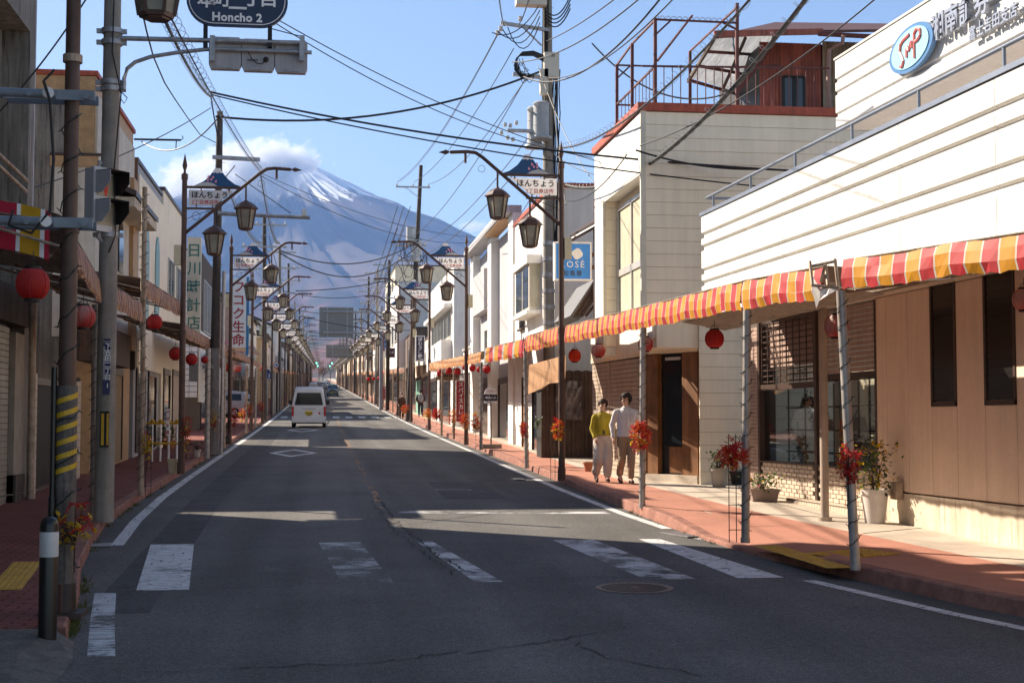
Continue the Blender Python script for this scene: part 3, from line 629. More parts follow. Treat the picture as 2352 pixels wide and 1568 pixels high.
def awning(p0, p1, h, inner, style, label, val=.11, posts=(), seed=1, tilt=.03, zin=.22, group=None, frame=True, wave=.02, detail=True):
    """p0,p1 = lower front corners of the fascia; h = fascia height incl. valance; inner = horizontal vector to the building side"""
    rnd = random.Random(seed); p0, p1 = Vector(p0), Vector(p1); d = p1-p0; L = d.length; u = d/L; inner = Vector(inner); ii = inner.normalized(); up = Vector((0, 0, 1))
    t = thing('awning', label, 'awning', p0*1., group); mats, pat = STR[style]
    f, v = MB(), MB(); x = 0; k = 0; hh = h-val
    while x < L-1e-4:
        mi, w = pat[k % len(pat)]; k += 1; w = min(w*(1 if detail else 2.), L-x)
        if w < .02 and L-x < .02: w = L-x
        def P(s, z, off): return p0+u*s+up*(z-.028*abs(math.sin(s*math.pi/1.7+seed)))+ii*off
        def wob(s, q): return .018*mnoise.noise((s*2.1, q, seed))+.008*mnoise.noise((s*9., q, seed+3))
        n = max(1, int(w/.07))
        for i in range(n):
            a, b = x+w*i/n, x+w*(i+1)/n
            f.add([P(a, val, wob(a, 0)), P(b, val, wob(b, 0)), P(b, val+hh*.55, .35*tilt+wob(b, 3)), P(a, val+hh*.55, .35*tilt+wob(a, 3)), P(b, h+wob(b, 7), tilt), P(a, h+wob(a, 7), tilt)], [(0, 1, 2, 3), (3, 2, 4, 5)], mi)
            def sc(s): return wave*abs(math.sin(s*math.pi/.28))+.5*wob(s, 9)
            v.add([P(a, val-.002, wob(a, 0)-.004), P(b, val-.002, wob(b, 0)-.004), P(b, sc(b), .02+2.2*wob(b, 5)), P(a, sc(a), .02+2.2*wob(a, 5))], [(3, 2, 1, 0)], mi)
        x += w
    obj('fascia_cloth', f, mats, t); obj('valance', v, mats, t)
    a0, a1 = p0+up*h+ii*tilt, p1+up*h+ii*tilt; b0, b1 = p0+up*(h+zin)+inner, p1+up*(h+zin)+inner
    obj('roof_sheet', MB().prism([a0, a1, b1, b0], (0, 0, -.012)), m_under, t)
    if frame:
        fr = MB(); z0 = val+.03
        fr.cyl(p0+up*z0+ii*.06, p1+up*z0+ii*.06, .024, .024, 8); fr.cyl(p0+up*(h-.06)+ii*(tilt+.03), p1+up*(h-.06)+ii*(tilt+.03), .02, .02, 6); fr.cyl(b0-up*.05-ii*.1, b1-up*.05-ii*.1, .02, .02, 6)
        nseg = max(1, int(L/1.4))
        for i in range(nseg+1):
            q = p0+u*(L*i/nseg); fr.cyl(q+up*z0+ii*.06, q+up*(h+zin-.06)+inner*.97, .017, .017, 6)
            if i < nseg:
                q2 = p0+u*(L*(i+1)/nseg); fr.cyl(q+up*z0+ii*.06, q2+up*(h-.06)+ii*(tilt+.03), .009, .009, 4)
        obj('frame', fr, m_rusty, t)
    for i, (b, tp, r, mt, cord) in enumerate(posts): awning_post(t, b, tp, r, mt, cord, seed*7+i)
    return t
# =====================================================================
# STREET LAMPS, AWNINGS, LANTERNS
# =====================================================================
ORD = ['nearest', 'second', 'third', 'fourth', 'fifth', 'sixth', 'seventh', 'eighth', 'ninth', 'tenth', 'eleventh', 'twelfth']
lpL2, lpR2 = street_lamp_proto(1, 2), street_lamp_proto(-1, 2)
lpL3, lpR3 = street_lamp_proto(1, 3, True), street_lamp_proto(-1, 3, True)
used = set()
def put(proto, loc, label, group, scale=1.):
    if proto.name in used: return dup(proto, loc, 0, scale, label, group)
    used.add(proto.name); proto.location = loc; proto.scale = (scale,)*3; ORG[proto.name] = Vector(loc); return tag(proto, label, None, group)
GL = 'brown twin-lantern street lamps lining the street'
LY = [12.05, 31., 47., 61.5, 73., 86., 101.]+[101+15*k for k in range(1, 24)]
RY = [28.2, 46., 62., 74.5, 88., 103.]+[103+15*k for k in range(1, 24)]
for side, ys in (('left', LY), ('right', RY)):
    for i, y in enumerate(ys):
        x = (-2.07 if i == 0 else -2.95) if side == 'left' else (4.78 if i == 0 else 4.66)
        near = i < (5 if side == 'left' else 4)
        proto = (lpL2 if near else lpL3) if side == 'left' else (lpR2 if near else lpR3)
        lab = (f'brown twin-lantern street lamp on the {side} kerb, {ORD[i]} from the camera' if i < 8 else f'small far twin-lantern street lamp in the row on the {side} side')
        o = put(proto, (x, y, gs(y)), lab, GL if i < 8 else f'far street lamps on the {side} side', 1.055 if (i == 0 and side == 'left') else 1.)
        if i == 0 and side == 'left': lamp0 = o
for ch in list(lamp0.children):
    if ch.name.startswith('control_box'): bpy.data.objects.remove(ch)
# extras on the nearest left post (local coordinates)
ORG[lamp0.name] = Vector((0, 0, 0))
m_specked = M('peeling_grey_paint', (.13, .105, .09), .7, var=.4, scale=9, dirt=(.035, .022, .022), fine=.25)
sl = obj('worn_sleeve', MB().cyl((0, 0, .02), (0, 0, 1.76), .083, .083, 16), m_specked, lamp0, 40)
m_ystripe = M('hazard_yellow', (.62, .36, .015), .5, var=.2, scale=10)
for k in range(6):
    mb = MB(); z = 1.66-k*.108; n = 9
    for i in range(n): pass
    a = [R(-150+i*150/(n-1)) for i in range(n)]
    vs = [(.0855*math.cos(x), .0855*math.sin(x), z-.035+.07*i/(n-1)+dz) for dz in (-.02, .02) for i, x in enumerate(a)]
    mb.add(vs, [(i, i+1, n+i+1, n+i) for i in range(n-1)]); obj('yellow_stripe', mb, m_ystripe, sl)
obj('conduit', MB().cyl((-.085, -.07, 0), (-.085, -.07, 1.9), .022, .022, 8).cyl((-.085, -.07, 0), (-.085, -.07, .9), .03, .03, 8), m_blackp, lamp0)
obj('base_plate', MB().bx(-.16, .16, -.16, .16, -.02, .025).cyl((0, 0, .02), (0, 0, .24), .1, .095, 14), m_dkbrown, lamp0)
cb = MB(); helix(cb, (0, 0, .35), (0, 0, 1.76), .088, .3, 5); helix(cb, (0, 0, 1.78), (0, 0, 3.9), .07, .3, 6); obj('light_cord', cb, M('cord_green', (.01, .022, .018), .5, var=0), lamp0)
for z, nm in ((3.02, 'side_arm'), (4.02, 'side_arm')):
    mb = MB().cyl((-.1, -.1, z), (-2.5, -.05, z+.04), .04, .04, 12).bx(-.5, .19, -.11, -.085, z-.04, z+.04).bx(-.5, .19, .08, .1, z-.035, z+.035)
    mb.cyl((-.3, -.12, z), (-.3, -.145, z), .025, .025, 12).cyl((.13, -.12, z-.01), (.13, -.145, z-.01), .025, .025, 12)
    a = obj(nm, mb, M('grey_blue_paint', (.22, .24, .27), .45, .2, var=.2), lamp0, 40); obj('insulator', MB().cyl((-.17, -.13, z), (-.15, -.17, z), .045, .045, 14), m_ins, a)
obj('clamp', MB().cyl((0, 0, 4.3), (0, 0, 4.36), .075, .075, 14), m_rusty, lamp0)
cb = MB().tube([(-.11, -.16, 4.2), (-.18, -.2, 4.1), (-.13, -.2, 3.95), (-.1, -.17, 3.5), (-.12, -.17, 3.1), (-.25, -.2, 2.92), (-.42, -.2, 2.98), (-.4, -.15, 3.1)], .012, 6)
obj('cable', cb, m_cable, lamp0)

# ---- right-hand awnings
gR, gL = 'red, yellow and white striped awnings on the right pavement', 'faded orange striped awnings on the left pavement'
def at(px, py, Y): return PY(px, py, Y)
P = [(G(1965, 1308, SW), at(1931, 668, 14.12), .05), (G(1712, 1246, SW), at(1716, 712, 16.72), .05), (G(1475, 1166, SW), at(1477, 752, 21.7), .049), (G(1210, 1075, SW), at(1207, 806, 32.56), .05), (G(1105, 1033, SW), at(1106, 832, 42.2), .05), (G(1042, 1008, SW), at(1043, 845, 51.2), .045), (G(1014, 1000, SW), at(1016, 848, 54.9), .045)]
pp = lambda i, m=m_silver, c=True: (P[i][0], P[i][1], P[i][2], m, c)
awning(at(1932, 664, 14.1), Vector((6.55, 8.0, at(1932, 664, 14.1).z-.14)), .31, (1.58, .1, 0), 'ryw', 'red, yellow and white striped awning nearest the camera above the beige wall', .11, [pp(0)], 3, zin=-.06)
awning(at(1885, 684, 14.6), at(1702, 708, 16.9), .35, (1.6, .1, 0), 'ryw', 'short red and yellow striped awning with a torn white end beside the leaning post', .12, [pp(1)], 4, zin=-.06)
awL = awning(at(1700, 709, 16.95), at(1296, 788, 28.1), .35, (1.3, .15, 0), 'ry', 'long red and yellow striped awning over the walking couple', .12, [pp(2)], 5, zin=.05)
obj('roof_sheet', MB().prism([(6.2, 16.9, 3.64), (6.2, 24.0, 3.70), (6.95, 24.0, 3.56), (6.95, 16.9, 3.56)], (0, 0, -.01)), m_under, awL)  # extra sheet added to block sun leaking onto the beige wall
awning(at(1286, 789, 28.5), at(1206, 809, 32.7), .38, (1.2, .1, 0), 'ry', 'narrow-striped awning with a ragged curtain below, beside the blue cosmetics sign', .12, [pp(3)], 6, zin=.05)
awning(at(1203, 818, 33.2), at(1112, 832, 41.8), .42, (1.4, .1, 0), 'rymix', 'dark red and yellow block awning at the bus stop', .1, [pp(4, m_silver)], 7, zin=.1)
awning(at(1103, 832, 42.6), at(985, 851, 60.0), .33, (1.6, 0, 0), 'oo', 'pale orange striped awning in front of the hostel', .1, [pp(5, m_rusty), pp(6, m_rusty)], 8, zin=.1)
# ragged curtain and torn corner
t = single('torn_cloth', MB().add([at(1300, 815, 28.9), at(1215, 838, 31.9), at(1213, 905, 31.9), at(1232, 897, 31.2), at(1245, 893, 30.8), at(1262, 880, 30.2), at(1283, 878, 29.4), at(1298, 868, 28.9)], [tuple(range(8))]), m_awO, 'ragged orange and red curtain hanging under the awning by the dark post', 'curtain')
mb = MB()
mb.add([at(1857, 610, 14.55), at(1862, 650, 14.52), at(1875, 708, 14.5), at(1882, 690, 14.45), at(1884, 664, 14.4), at(1870, 640, 14.5)], [(0, 1, 5), (1, 2, 3, 4), (1, 4, 5)])
mb.add([at(1884, 664, 14.4), at(1905, 662, 14.35), at(1925, 665, 14.3), at(1900, 678, 14.3), at(1882, 690, 14.42)], [(0, 1, 2, 3, 4)])
single('torn_cloth', mb, M('torn_white', (.70, .66, .62), .6, var=.1, transl=.2), 'torn white flap hanging beside the leaning post', 'cloth')
mb = MB(); 
for a, b in (((1862, 612), (1918, 600)), ((1866, 655), (1922, 660)), ((1885, 648), (1896, 608)), ((1896, 608), (1902, 655)), ((1918, 595), (1926, 665)), ((1860, 600), (1866, 655))): mb.cyl(at(*a, 14.45), at(*b, 14.35), .018, .018, 6)
single('awning_bracket', mb, m_rusty, 'rusty pipe bracket between two awnings at the leaning post', 'bracket')
# building-side column under the white parapet
single('column', MB().cyl(G(1895, 1195, SW), at(1889, 690, 19.35), .06, .06, 14).cyl(G(1895, 1195, SW), G(1895, 1195, SW)+Vector((0, 0, .05)), .1, .1, 14), M('beige_column', (.42, .34, .27), .55, var=.15, streak=.2), 'plain beige round column in front of the display window', 'column', smooth=40)

# ---- left-hand awnings
awning(at(162, 590, 14.4), at(233, 697, 20.05), .34, (-1.5, .1, 0), 'om', 'faded striped awning nearest the camera between two left poles', .06, [(G(218, 1190, SW), at(223, 700, 20.7), .074, m_silver, True)], 11, tilt=.03, group=gL)
STR['rywide'] = ([M('awning_red_backlit', (.66, .02, .06), .5, var=.08, transl=.3), M('awning_yellow_backlit', (.80, .44, .01), .5, var=.08, transl=.3), m_signw], [(0, .05), (2, .045), (1, .2), (2, .04), (0, .2), (2, .04), (1, .2), (2, .04), (0, .2), (2, .04), (1, .2)])  # brighter red and yellow stand in for sun glowing through the cloth
awning(at(112, 597, 14.5), at(-130, 545, 14.6), .5, (0, 1.5, 0), 'rywide', 'broad red and yellow awning end at the upper left corner', .02, [], 12, zin=.1)
awning(at(259, 704, 21.1), at(328, 740, 24.7), .34, (-1.5, .1, 0), 'om', 'faded striped awning just behind the concrete signal pole', .13, [], 13, tilt=.03, group=gL)
awning(at(336, 684, 25.2), at(423, 731, 32.2), .34, (-1.6, .1, 0), 'om', 'higher faded striped awning between the rusty pipe and the second left lamp', .12, [(G(323, 1137, SW), at(332, 430, 25.0), .05, m_rusty, True)], 14, tilt=.03, group=gL)
awning(at(427, 776, 32.5), at(482, 802, 39.6), .31, (-1.6, 0, 0), 'om', 'faded striped awning below the watch shop sign', .11, [(G(475, 1052, SW), at(478, 800, 37.8), .07, m_silver, True)], 15, tilt=.03, group=gL)
awning(at(494, 802, 41.4), at(536, 821, 50.0), .28, (-1.6, 0, 0), 'om', 'faded striped awning beyond the tall dark utility pole', .1, [(G(514, 1030, SW), at(516, 815, 45.0), .05, m_rusty, True)], 16, tilt=.03, group=gL)
awning(at(541, 820, 51.0), at(599, 846, 71.0), .28, (-1.6, 0, 0), 'om', 'faded striped awning below the red lettered sign tower', .1, [(Vector((-2.98, 58, gs(58))), Vector((-2.98, 58, gs(58)+2.7)), .05, m_rusty, True), (Vector((-2.98, 66, gs(66))), Vector((-2.98, 66, gs(66)+2.7)), .05, m_silver, True)], 17, tilt=.03, group=gL)
# pipe posts behind the left awnings
for px, py, tx, ty, r, mt, lab in ((70, 1145, 76, 690, .06, m_rusty, 'plain grey pipe post beside the closed shutter at far left'),):
    b = G(px, py, SW); single('pipe_post', MB().cyl(b, at(tx, ty, b.y), r, r, 12).cyl(b, b+Vector((0, 0, .08)), r*1.3, r*1.3, 12), mt, lab, 'post', smooth=40)
# red and yellow shop canopies above the left awnings
def canopy(p0, p1, h, label, seed):
    t = thing('shop_canopy', label, 'canopy', p0); up = Vector((0, 0, 1)); inn = Vector((-.6, 0, 0)); p0, p1 = Vector(p0), Vector(p1)
    for nm, a, b, mt in (('red_band', .62, 1., m_awR), ('white_band', .56, .62, m_awW), ('yellow_band', .1, .56, m_awY), ('red_hem', 0., .1, m_awR)):
        obj(nm, MB().prism([p0+up*h*a+inn*a, p1+up*h*a+inn*a, p1+up*h*b+inn*b, p0+up*h*b+inn*b], (-.02, 0, 0)), mt, t)
    return t
canopy(at(258, 700, 27), at(322, 722, 31.5), .6, 'red and yellow canopy tucked behind the concrete pole', 1)
canopy(at(538, 806, 72), at(600, 815, 100), .55, 'small red and yellow canopy under the red lettered sign tower', 2)

# ---- paper lanterns
for a in ((75, 652, 13.7, 37, 'largest red paper lantern, at the far left beside the striped pole', 'R'), (191, 727, 18.5, 27, 'half faded paper lantern between the striped pole and the concrete pole', 'P'),
          (355, 740, 26.5, 17, 'red lantern under the higher left awning', 'R'), (403, 812, 31.5, 14, 'red lantern partly hidden by the second left lamp post', 'R'), (440, 825, 34., 13, 'dark red lantern just right of the second left lamp post', 'R'),
          (508, 833, 46., 10, 'red lantern right of the tall dark utility pole', 'R'), (521, 843, 49., 10, 'lower red lantern beside the third left lamp post', 'R'), (545, 845, 53., 9, 'red lantern just past the third left lamp post', 'P'),
          (470, 826, 37., 8, 'red lantern peeping out behind the silver left post', 'R'), (604, 846, 78., 7, 'small red lantern beyond the fourth left lamp post', 'R'),
          (1320, 817, 30.5, 15, 'orange-red lantern right of the dark lamp post', 'O'), (1375, 805, 28.6, 16, 'lantern over the walking couple, pink on its left side', 'P'), (1483, 790, 25., 18, 'lantern half hidden by the silver post near the couple', 'P'),
          (1641, 778, 20.8, 23, 'red lantern hanging alone before the cream siding', 'R'), (1921, 749, 16.6, 29, 'bleached lantern half hidden by the leaning post', 'P'), (2352, 688, 15.5, 28, 'bleached lantern cut off by the right edge', 'P'),
          (1011, 856, 56., 8, 'leftmost red lantern under the pale orange awning', 'R'), (1031, 852, 53., 8, 'red lantern over the hostel board', 'R'), (1051, 853, 51., 8, 'red lantern over the right end of the hostel board', 'R'), (1068, 843, 47., 7, 'red lantern left of the second right lamp post', 'R'),
          (1085, 845, 45., 8, 'red lantern right of the second right lamp post', 'R'), (1101, 848, 43., 7, 'red lantern half behind the post at the bus stop', 'R'), (1118, 848, 40., 9, 'red lantern over the bus stop disc', 'R'),
          (870, 868, 112, 4, 'tiny red lantern left of the grey gantry post', 'R'), (846, 870, 120, 4, 'tiny far red lantern under the right row of awnings', 'R'), (858, 869, 116, 4, 'tiny red lantern in the middle of three far right ones', 'R')):
    lantern(*a)

# ---- bunches of artificial leaves
for px, py, Y, rx, rz, lab, kw in (
    (172, 1205, 11.9, .15, .2, 'red and yellow leaf bunch tied to the nearest left lamp post', dict(nr=16, no=0, ny=55, size=.075)),
    (338, 1018, 24.9, .09, .25, 'yellow leaf bunch on the rusty pipe', dict(nr=6, no=0, ny=70, size=.075)),
    (428, 985, 30.9, .12, .33, 'red and yellow leaf bunch on the second left lamp post', dict(nr=40, no=0, ny=55, size=.08, yoff=-1.)),
    (490, 965, 38.5, .12, .3, 'yellow leaf bunch at the tall dark utility pole', dict(nr=10, no=4, ny=50, size=.08)),
    (538, 958, 46.8, .12, .3, 'red leaf bunch on the third left lamp post', dict(nr=50, no=5, ny=4)),
    (556, 950, 53., .15, .25, 'yellow and red leaf bunch past the third left lamp post', dict(nr=20, no=5, ny=40)),
    (573, 942, 58., .13, .3, 'orange leaf bunch on the fourth left post', dict(nr=20, no=20, ny=20)),
    (600, 935, 70., .15, .3, 'far red leaf bunch along the left kerb', dict(nr=30, no=10, ny=10)),
    (1948, 1066, 14.0, .12, .2, 'crimson leaf bunch on the leaning post', dict(nr=48, no=4, ny=12, size=.085, yoff=.4)),
    (1682, 1043, 16.5, .19, .17, 'scarlet leaf bunch on the wrapped post by the crosswalk', dict(nr=55, no=18, ny=8, size=.10)),
    (1470, 1000, 21.55, .15, .24, 'red and yellow leaf bunch next to the man in white', dict(nr=55, no=20, ny=40)),
    (1281, 985, 28.1, .12, .22, 'yellow and red leaf bunch on the dark lamp post by the couple', dict(nr=20, no=18, ny=40)),
    (1203, 985, 32.5, .12, .17, 'small red leaf bunch on the silver post before the white shop', dict(nr=40, no=12, ny=0)),
    (1093, 970, 42.1, .14, .3, 'orange leaf bunch on the green-corded post', dict(nr=25, no=30, ny=30)),
    (1067, 967, 45.2, .13, .27, 'red and orange leaf bunch at the curry banner', dict(nr=30, no=25, ny=25)),
    (1039, 956, 51.0, .17, .3, 'yellow and red leaf bunch by the left end of the curry banner', dict(nr=25, no=20, ny=35)),
    (1003, 951, 56, .2, .25, 'wide red leaf bunch at the foot of the third right lamp post', dict(nr=60, no=15, ny=10, size=.12)),
    (981, 948, 60, .2, .25, 'wide yellow leaf bunch near the man with a rucksack', dict(nr=15, no=15, ny=50, size=.12)),
    (930, 938, 75, .18, .3, 'orange leaf bunch beside the old woman with a cane', dict(nr=25, no=25, ny=25, size=.12))):
    bouquet(PY(px, py, Y), rx, rz, lab, seed=int(px), **kw)
# =====================================================================
# BUILDINGS
# =====================================================================
m_stucco = M('white_stucco', (.70, .68, .64), .8, var=.05, scale=2, bump=.25, bscale=35, streak=.05, fine=.05, spec=.2)
def spots(m, col, sc=5., lo=.64, hi=.74, k=.6):
    n, l = m.node_tree.nodes, m.node_tree.links; b = n['Principled BSDF']; src = b.inputs['Base Color'].links[0].from_socket; geo = n.new('ShaderNodeNewGeometry')
    t = n.new('ShaderNodeTexNoise'); t.inputs['Scale'].default_value = sc; t.inputs['Detail'].default_value = 9; t.inputs['Roughness'].default_value = .72; l.new(geo.outputs['Position'], t.inputs['Vector'])
    mr = n.new('ShaderNodeMapRange'); mr.inputs[1].default_value = lo; mr.inputs[2].default_value = hi; mr.inputs[4].default_value = k; l.new(t.outputs['Fac'], mr.inputs[0])
    mx = n.new('ShaderNodeMix'); mx.data_type = 'RGBA'; l.new(mr.outputs[0], mx.inputs['Factor']); l.new(src, mx.inputs['A']); mx.inputs['B'].default_value = (*col, 1); l.new(mx.outputs['Result'], b.inputs['Base Color'])
spots(m_stucco, (.34, .27, .2), 4.5, .62, .72, .75)
m_coping = M('blue_grey_coping', (.24, .27, .33), .4, .4, var=.12)
m_tanwall = M('beige_textured_wall', (.80, .62, .47), .85, var=.05, scale=1.5, bump=.3, bscale=60, streak=.05, fine=.08, spec=.15)
m_base = M('pale_plinth', (.62, .52, .40), .85, var=.15, scale=3, bump=.3, bscale=50, streak=.15, dirt=(.40, .29, .2), fine=.1)
m_soffit = M('soffit_board', (.55, .44, .35), .8, var=.08)
m_siding = M('cream_siding', (.88, .77, .60), .7, var=.05, scale=1.2, bump=.08, bscale=20, streak=.04, spec=.25)
m_sidingw = M('white_siding', (.80, .77, .72), .7, var=.05, scale=1.5, streak=.06, spec=.25)
m_trim = M('cream_trim', (.66, .60, .50), .6, var=.08)
m_redtrim = M('red_oxide_paint', (.40, .075, .035), .6, var=.25, scale=4, streak=.25)
m_redsteel = M('red_oxide_steel', (.12, .03, .024), .6, var=.3, scale=5)
m_shutter = M('brown_shutter', (.40, .30, .235), .55, .2, var=.08, streak=.2)
m_shutw = M('pale_shutter', (.50, .40, .31), .55, .2, var=.08, streak=.15)
m_dkframe = M('dark_brown_frame', (.055, .03, .022), .45, var=.15)
m_alu = M('alu_frame', (.55, .53, .50), .4, .4, var=.06)
m_wood = M('door_wood', (.22, .095, .035), .5, var=.3, scale=3, streak=.35)
m_dkwood = M('dark_board', (.075, .042, .028), .75, var=.35, scale=3, streak=.4)
m_brick = M('pinkish_tile', (.40, .275, .22), .5, var=.15, scale=5)
m_brickl = M('cream_tile', (.55, .44, .34), .5, var=.12, scale=5)
m_mortar = M('tile_grout', (.10, .075, .06), .9, var=.1)
m_curtain = M('curtain', (.62, .57, .42), .8, var=.12, scale=3, transl=.2)
m_glass = M_glass('dark_glass'); m_glassb = M_glass('sky_glass', (.05, .06, .07), .06)
m_conwall = M('stained_concrete', (.235, .21, .18), .9, var=.25, scale=1.2, bump=.3, bscale=40, streak=.45, dirt=(.055, .045, .035), fine=.15)
m_grey = M('grey_render', (.42, .41, .42), .8, var=.08, scale=1.2, streak=.12)
m_whitew = M('white_render', (.78, .75, .71), .8, var=.05, scale=1.5, streak=.08, fine=.04)
m_ctile = M('tan_brick_tile', (.45, .27, .13), .6, var=.15, scale=6)
def M_clear(name):
    m = bpy.data.materials.new(name); m.use_nodes = True; n, l = m.node_tree.nodes, m.node_tree.links; n.remove(n['Principled BSDF'])
    a, b_, mx, fr = n.new('ShaderNodeBsdfTransparent'), n.new('ShaderNodeBsdfGlossy'), n.new('ShaderNodeMixShader'), n.new('ShaderNodeFresnel'); a.inputs[0].default_value = (.82, .84, .82, 1); b_.inputs['Roughness'].default_value = .02; fr.inputs[0].default_value = 1.5
    ad = n.new('ShaderNodeMath'); ad.operation = 'MULTIPLY'; ad.inputs[1].default_value = .55; l.new(fr.outputs[0], ad.inputs[0]); l.new(ad.outputs[0], mx.inputs[0]); l.new(a.outputs[0], mx.inputs[1]); l.new(b_.outputs[0], mx.inputs[2]); l.new(mx.outputs[0], n['Material Output'].inputs['Surface']); return m
m_clear = M_clear('shop_glass')

# ---- near right building: white parapet, beige ground floor -------------------------------------------------
K = -.037
def FX(Y, X0, Y0): return X0+K*(Y-Y0)
def fy(px, X0, Y0, py=900):
    d = ray(px, py); t = (X0-K*Y0)/(d.x-K*d.y); return d.y*t
B1 = thing('beige_shop_building', 'white-parapet building with beige ground floor and round blue emblem at the right', 'building', (8, 16, g(16)))
FA = (6.75, 19.35); UP = (8.9, 19.35); WL = (7.95, 18.93)
un = Vector((-1, K, 0)).normalized()                                  # outward normal of its street faces
def wbox(line, ya, yb, za, zb, out, thick):
    """box lying on the street face `line`, from out (proud) back by thick"""
    xa, xb = FX(ya, *line), FX(yb, *line); n_ = Vector((-1, 0, 0))
    return [(xa-out, ya, za), (xb-out, yb, za), (xb-out, yb, zb), (xa-out, ya, zb)], (thick, 0, 0)
def wpart(name, line, ya, yb, za, zb, out, thick, mat, par=None):
    p, v = wbox(line, ya, yb, za, zb, out, thick); return obj(name, MB().prism(p, v), mat, par or B1)
YE = fy(1615, *FA)
obj('parapet', MB().prism(*wbox(FA, 6.0, YE-.02, 3.74, 5.54, -.035, .25)), m_stucco, B1)
jointsY = [6.0, 9.2, 12.6, fy(2300, *FA), fy(2076, *FA), fy(1803, *FA), YE]
rows = [(5.225, 5.545), (5.012, 5.15), (4.60, 4.935), (4.385, 4.525), (3.745, 4.32)]
for (ya, yb) in zip(jointsY[:-1], jointsY[1:]):
    for za, zb in rows:
        xa, xb = FX(ya, *FA), FX(yb, *FA); mb = MB(); e = .012
        prof = [(.012, za+.035), (.012, zb), (-.06, zb), (-.06, za)]          # under-cut lower edge
        mb.add([(xa-o, ya+e, z) for o, z in prof]+[(xb-o, yb-e*.3, z) for o, z in prof], [(0, 1, 5, 4), (1, 2, 6, 5), (3, 0, 4, 7), (0, 3, 2, 1), (4, 5, 6, 7)])
        obj('wall_panel', mb, m_stucco, B1)
wpart('coping', FA, 6, YE+.03, 5.555, 5.615, .035, .3, m_coping)
obj('balcony_floor', MB().prism([(FX(6, *FA)+.22, 6, 5.3), (FX(YE, *FA)+.22, YE-.03, 5.3), (11.5, YE-.03, 5.3), (11.5, 6, 5.3)], (0, 0, .12)), m_grey, B1)
rl = MB(); rl.cyl((FX(6, *FA)+.05, 6, 5.86), (FX(YE-.12, *FA)+.05, YE-.12, 5.86), .024, .024, 10); rail = obj('railing', rl, M('blue_grey_rail', (.25, .28, .33), .35, .5, var=.1), B1, 40)
obj('rail_return', MB().cyl((FX(YE-.12, *FA)+.05, YE-.12, 5.86), (FX(YE, *FA)+1.6, YE-.12, 5.86), .024, .024, 10), MATS['blue_grey_rail'], rail, 40)
for px in (1636, 1722, 1825, 1957, 2112, 2311):
    y = min(fy(px, *FA), YE-.12); obj('rail_post', MB().cyl((FX(y, *FA)+.05, y, 5.6), (FX(y, *FA)+.05, y, 5.86), .022, .022, 8), MATS['blue_grey_rail'], rail)
UE = fy(1928, *UP)
obj('upper_wall', MB().prism(*wbox(UP, 6, UE-.01, 6.99, 8.19, -.035, 3.5)), m_stucco, B1)
for ya, yb in zip([6, 10.5, 14.5, fy(2167, *UP)], [10.5, 14.5, fy(2167, *UP), UE]):
    for za, zb in ((7.845, 8.19), (7.625, 7.795), (7.245, 7.575), (6.99, 7.195)):
        xa, xb = FX(ya, *UP), FX(yb, *UP); prof = [(0, za+.03), (0, zb), (-.06, zb), (-.06, za)]
        obj('wall_panel', MB().add([(xa-o, ya+.012, z) for o, z in prof]+[(xb-o, yb, z) for o, z in prof], [(0, 1, 5, 4), (1, 2, 6, 5), (3, 0, 4, 7), (0, 3, 2, 1), (4, 5, 6, 7)]), m_stucco, B1)
wpart('coping', UP, 6, UE+.02, 8.195, 8.23, .02, 3.5, m_trim)
wpart('recessed_wall', (10.4, 19.35), 6, UE-.1, 5.4, 6.98, 0, .2, m_tanwall)
# emblem and lettering on the upper wall
yc = fy(2118, *UP); zc = PY(2118, 112, yc).z; xc = FX(yc, *UP)
def oval_plate(rx, rz, x): return [(x, yc+rx*math.cos(a), zc+rz*math.sin(a)) for a in [2*math.pi*i/40 for i in range(40)]]
em = obj('oval_emblem', MB().prism(oval_plate(.80, .345, xc-.10), (.07, 0, 0)), M('emblem_blue', (.08, .20, .40), .35, var=.1), B1)
obj('pale_disc', MB().prism(oval_plate(.68, .29, xc-.115), (.012, 0, 0)), M('emblem_pale_blue', (.33, .58, .68), .3, var=.06), em)
em_m = M('emblem_red', (.68, .18, .16), .4, var=.05)
def stroke(pts, w=.05): 
    mb = MB()
    P_ = [Vector((xc-.122, yc-a, zc+b)) for a, b in pts]
    for p, q in zip(P_[:-1], P_[1:]): mb.bar(p, q+(q-p)*.08, .012, w, up=(1, 0, 0)) if 0 else mb.tube([p, q], w*.5, 6)
    return mb
for k, pts in enumerate(([(-.33, -.20), (-.25, -.22), (-.2, -.15), (-.26, -.06), (-.33, .02), (-.3, .13), (-.2, .17), (.02, .2)], [(-.08, -.12), (-.08, .04), (0, -.04), (.1, .08), (.1, -.02)], [(.2, -.2), (.2, .17), (.3, .22), (.42, .17), (.42, .08), (.32, .04), (.2, .04)])):
    obj('emblem_stroke', stroke(pts), em_m, em)
m_boxlet = M('box_letter_grey', (.34, .36, .41), .35, .5, var=.1)
rv = Vector((-K, -1, 0)).normalized()
def wall_text(s_, px, py, size, bold, thick):
    for i, ch in enumerate(s_):
        y = fy(px, *UP)-i*size*1.04; z = PY(px, py, fy(px, *UP)).z
        text(ch, size, m_boxlet, B1, (FX(y, *UP)-.085, y, z), right=rv, bold=bold, thick=thick, name='sign_letter')
wall_text('湘南証券', 2183, 62, .42, .008, .03); wall_text('富士吉田支店', 2264, 77, .21, .004, .02)
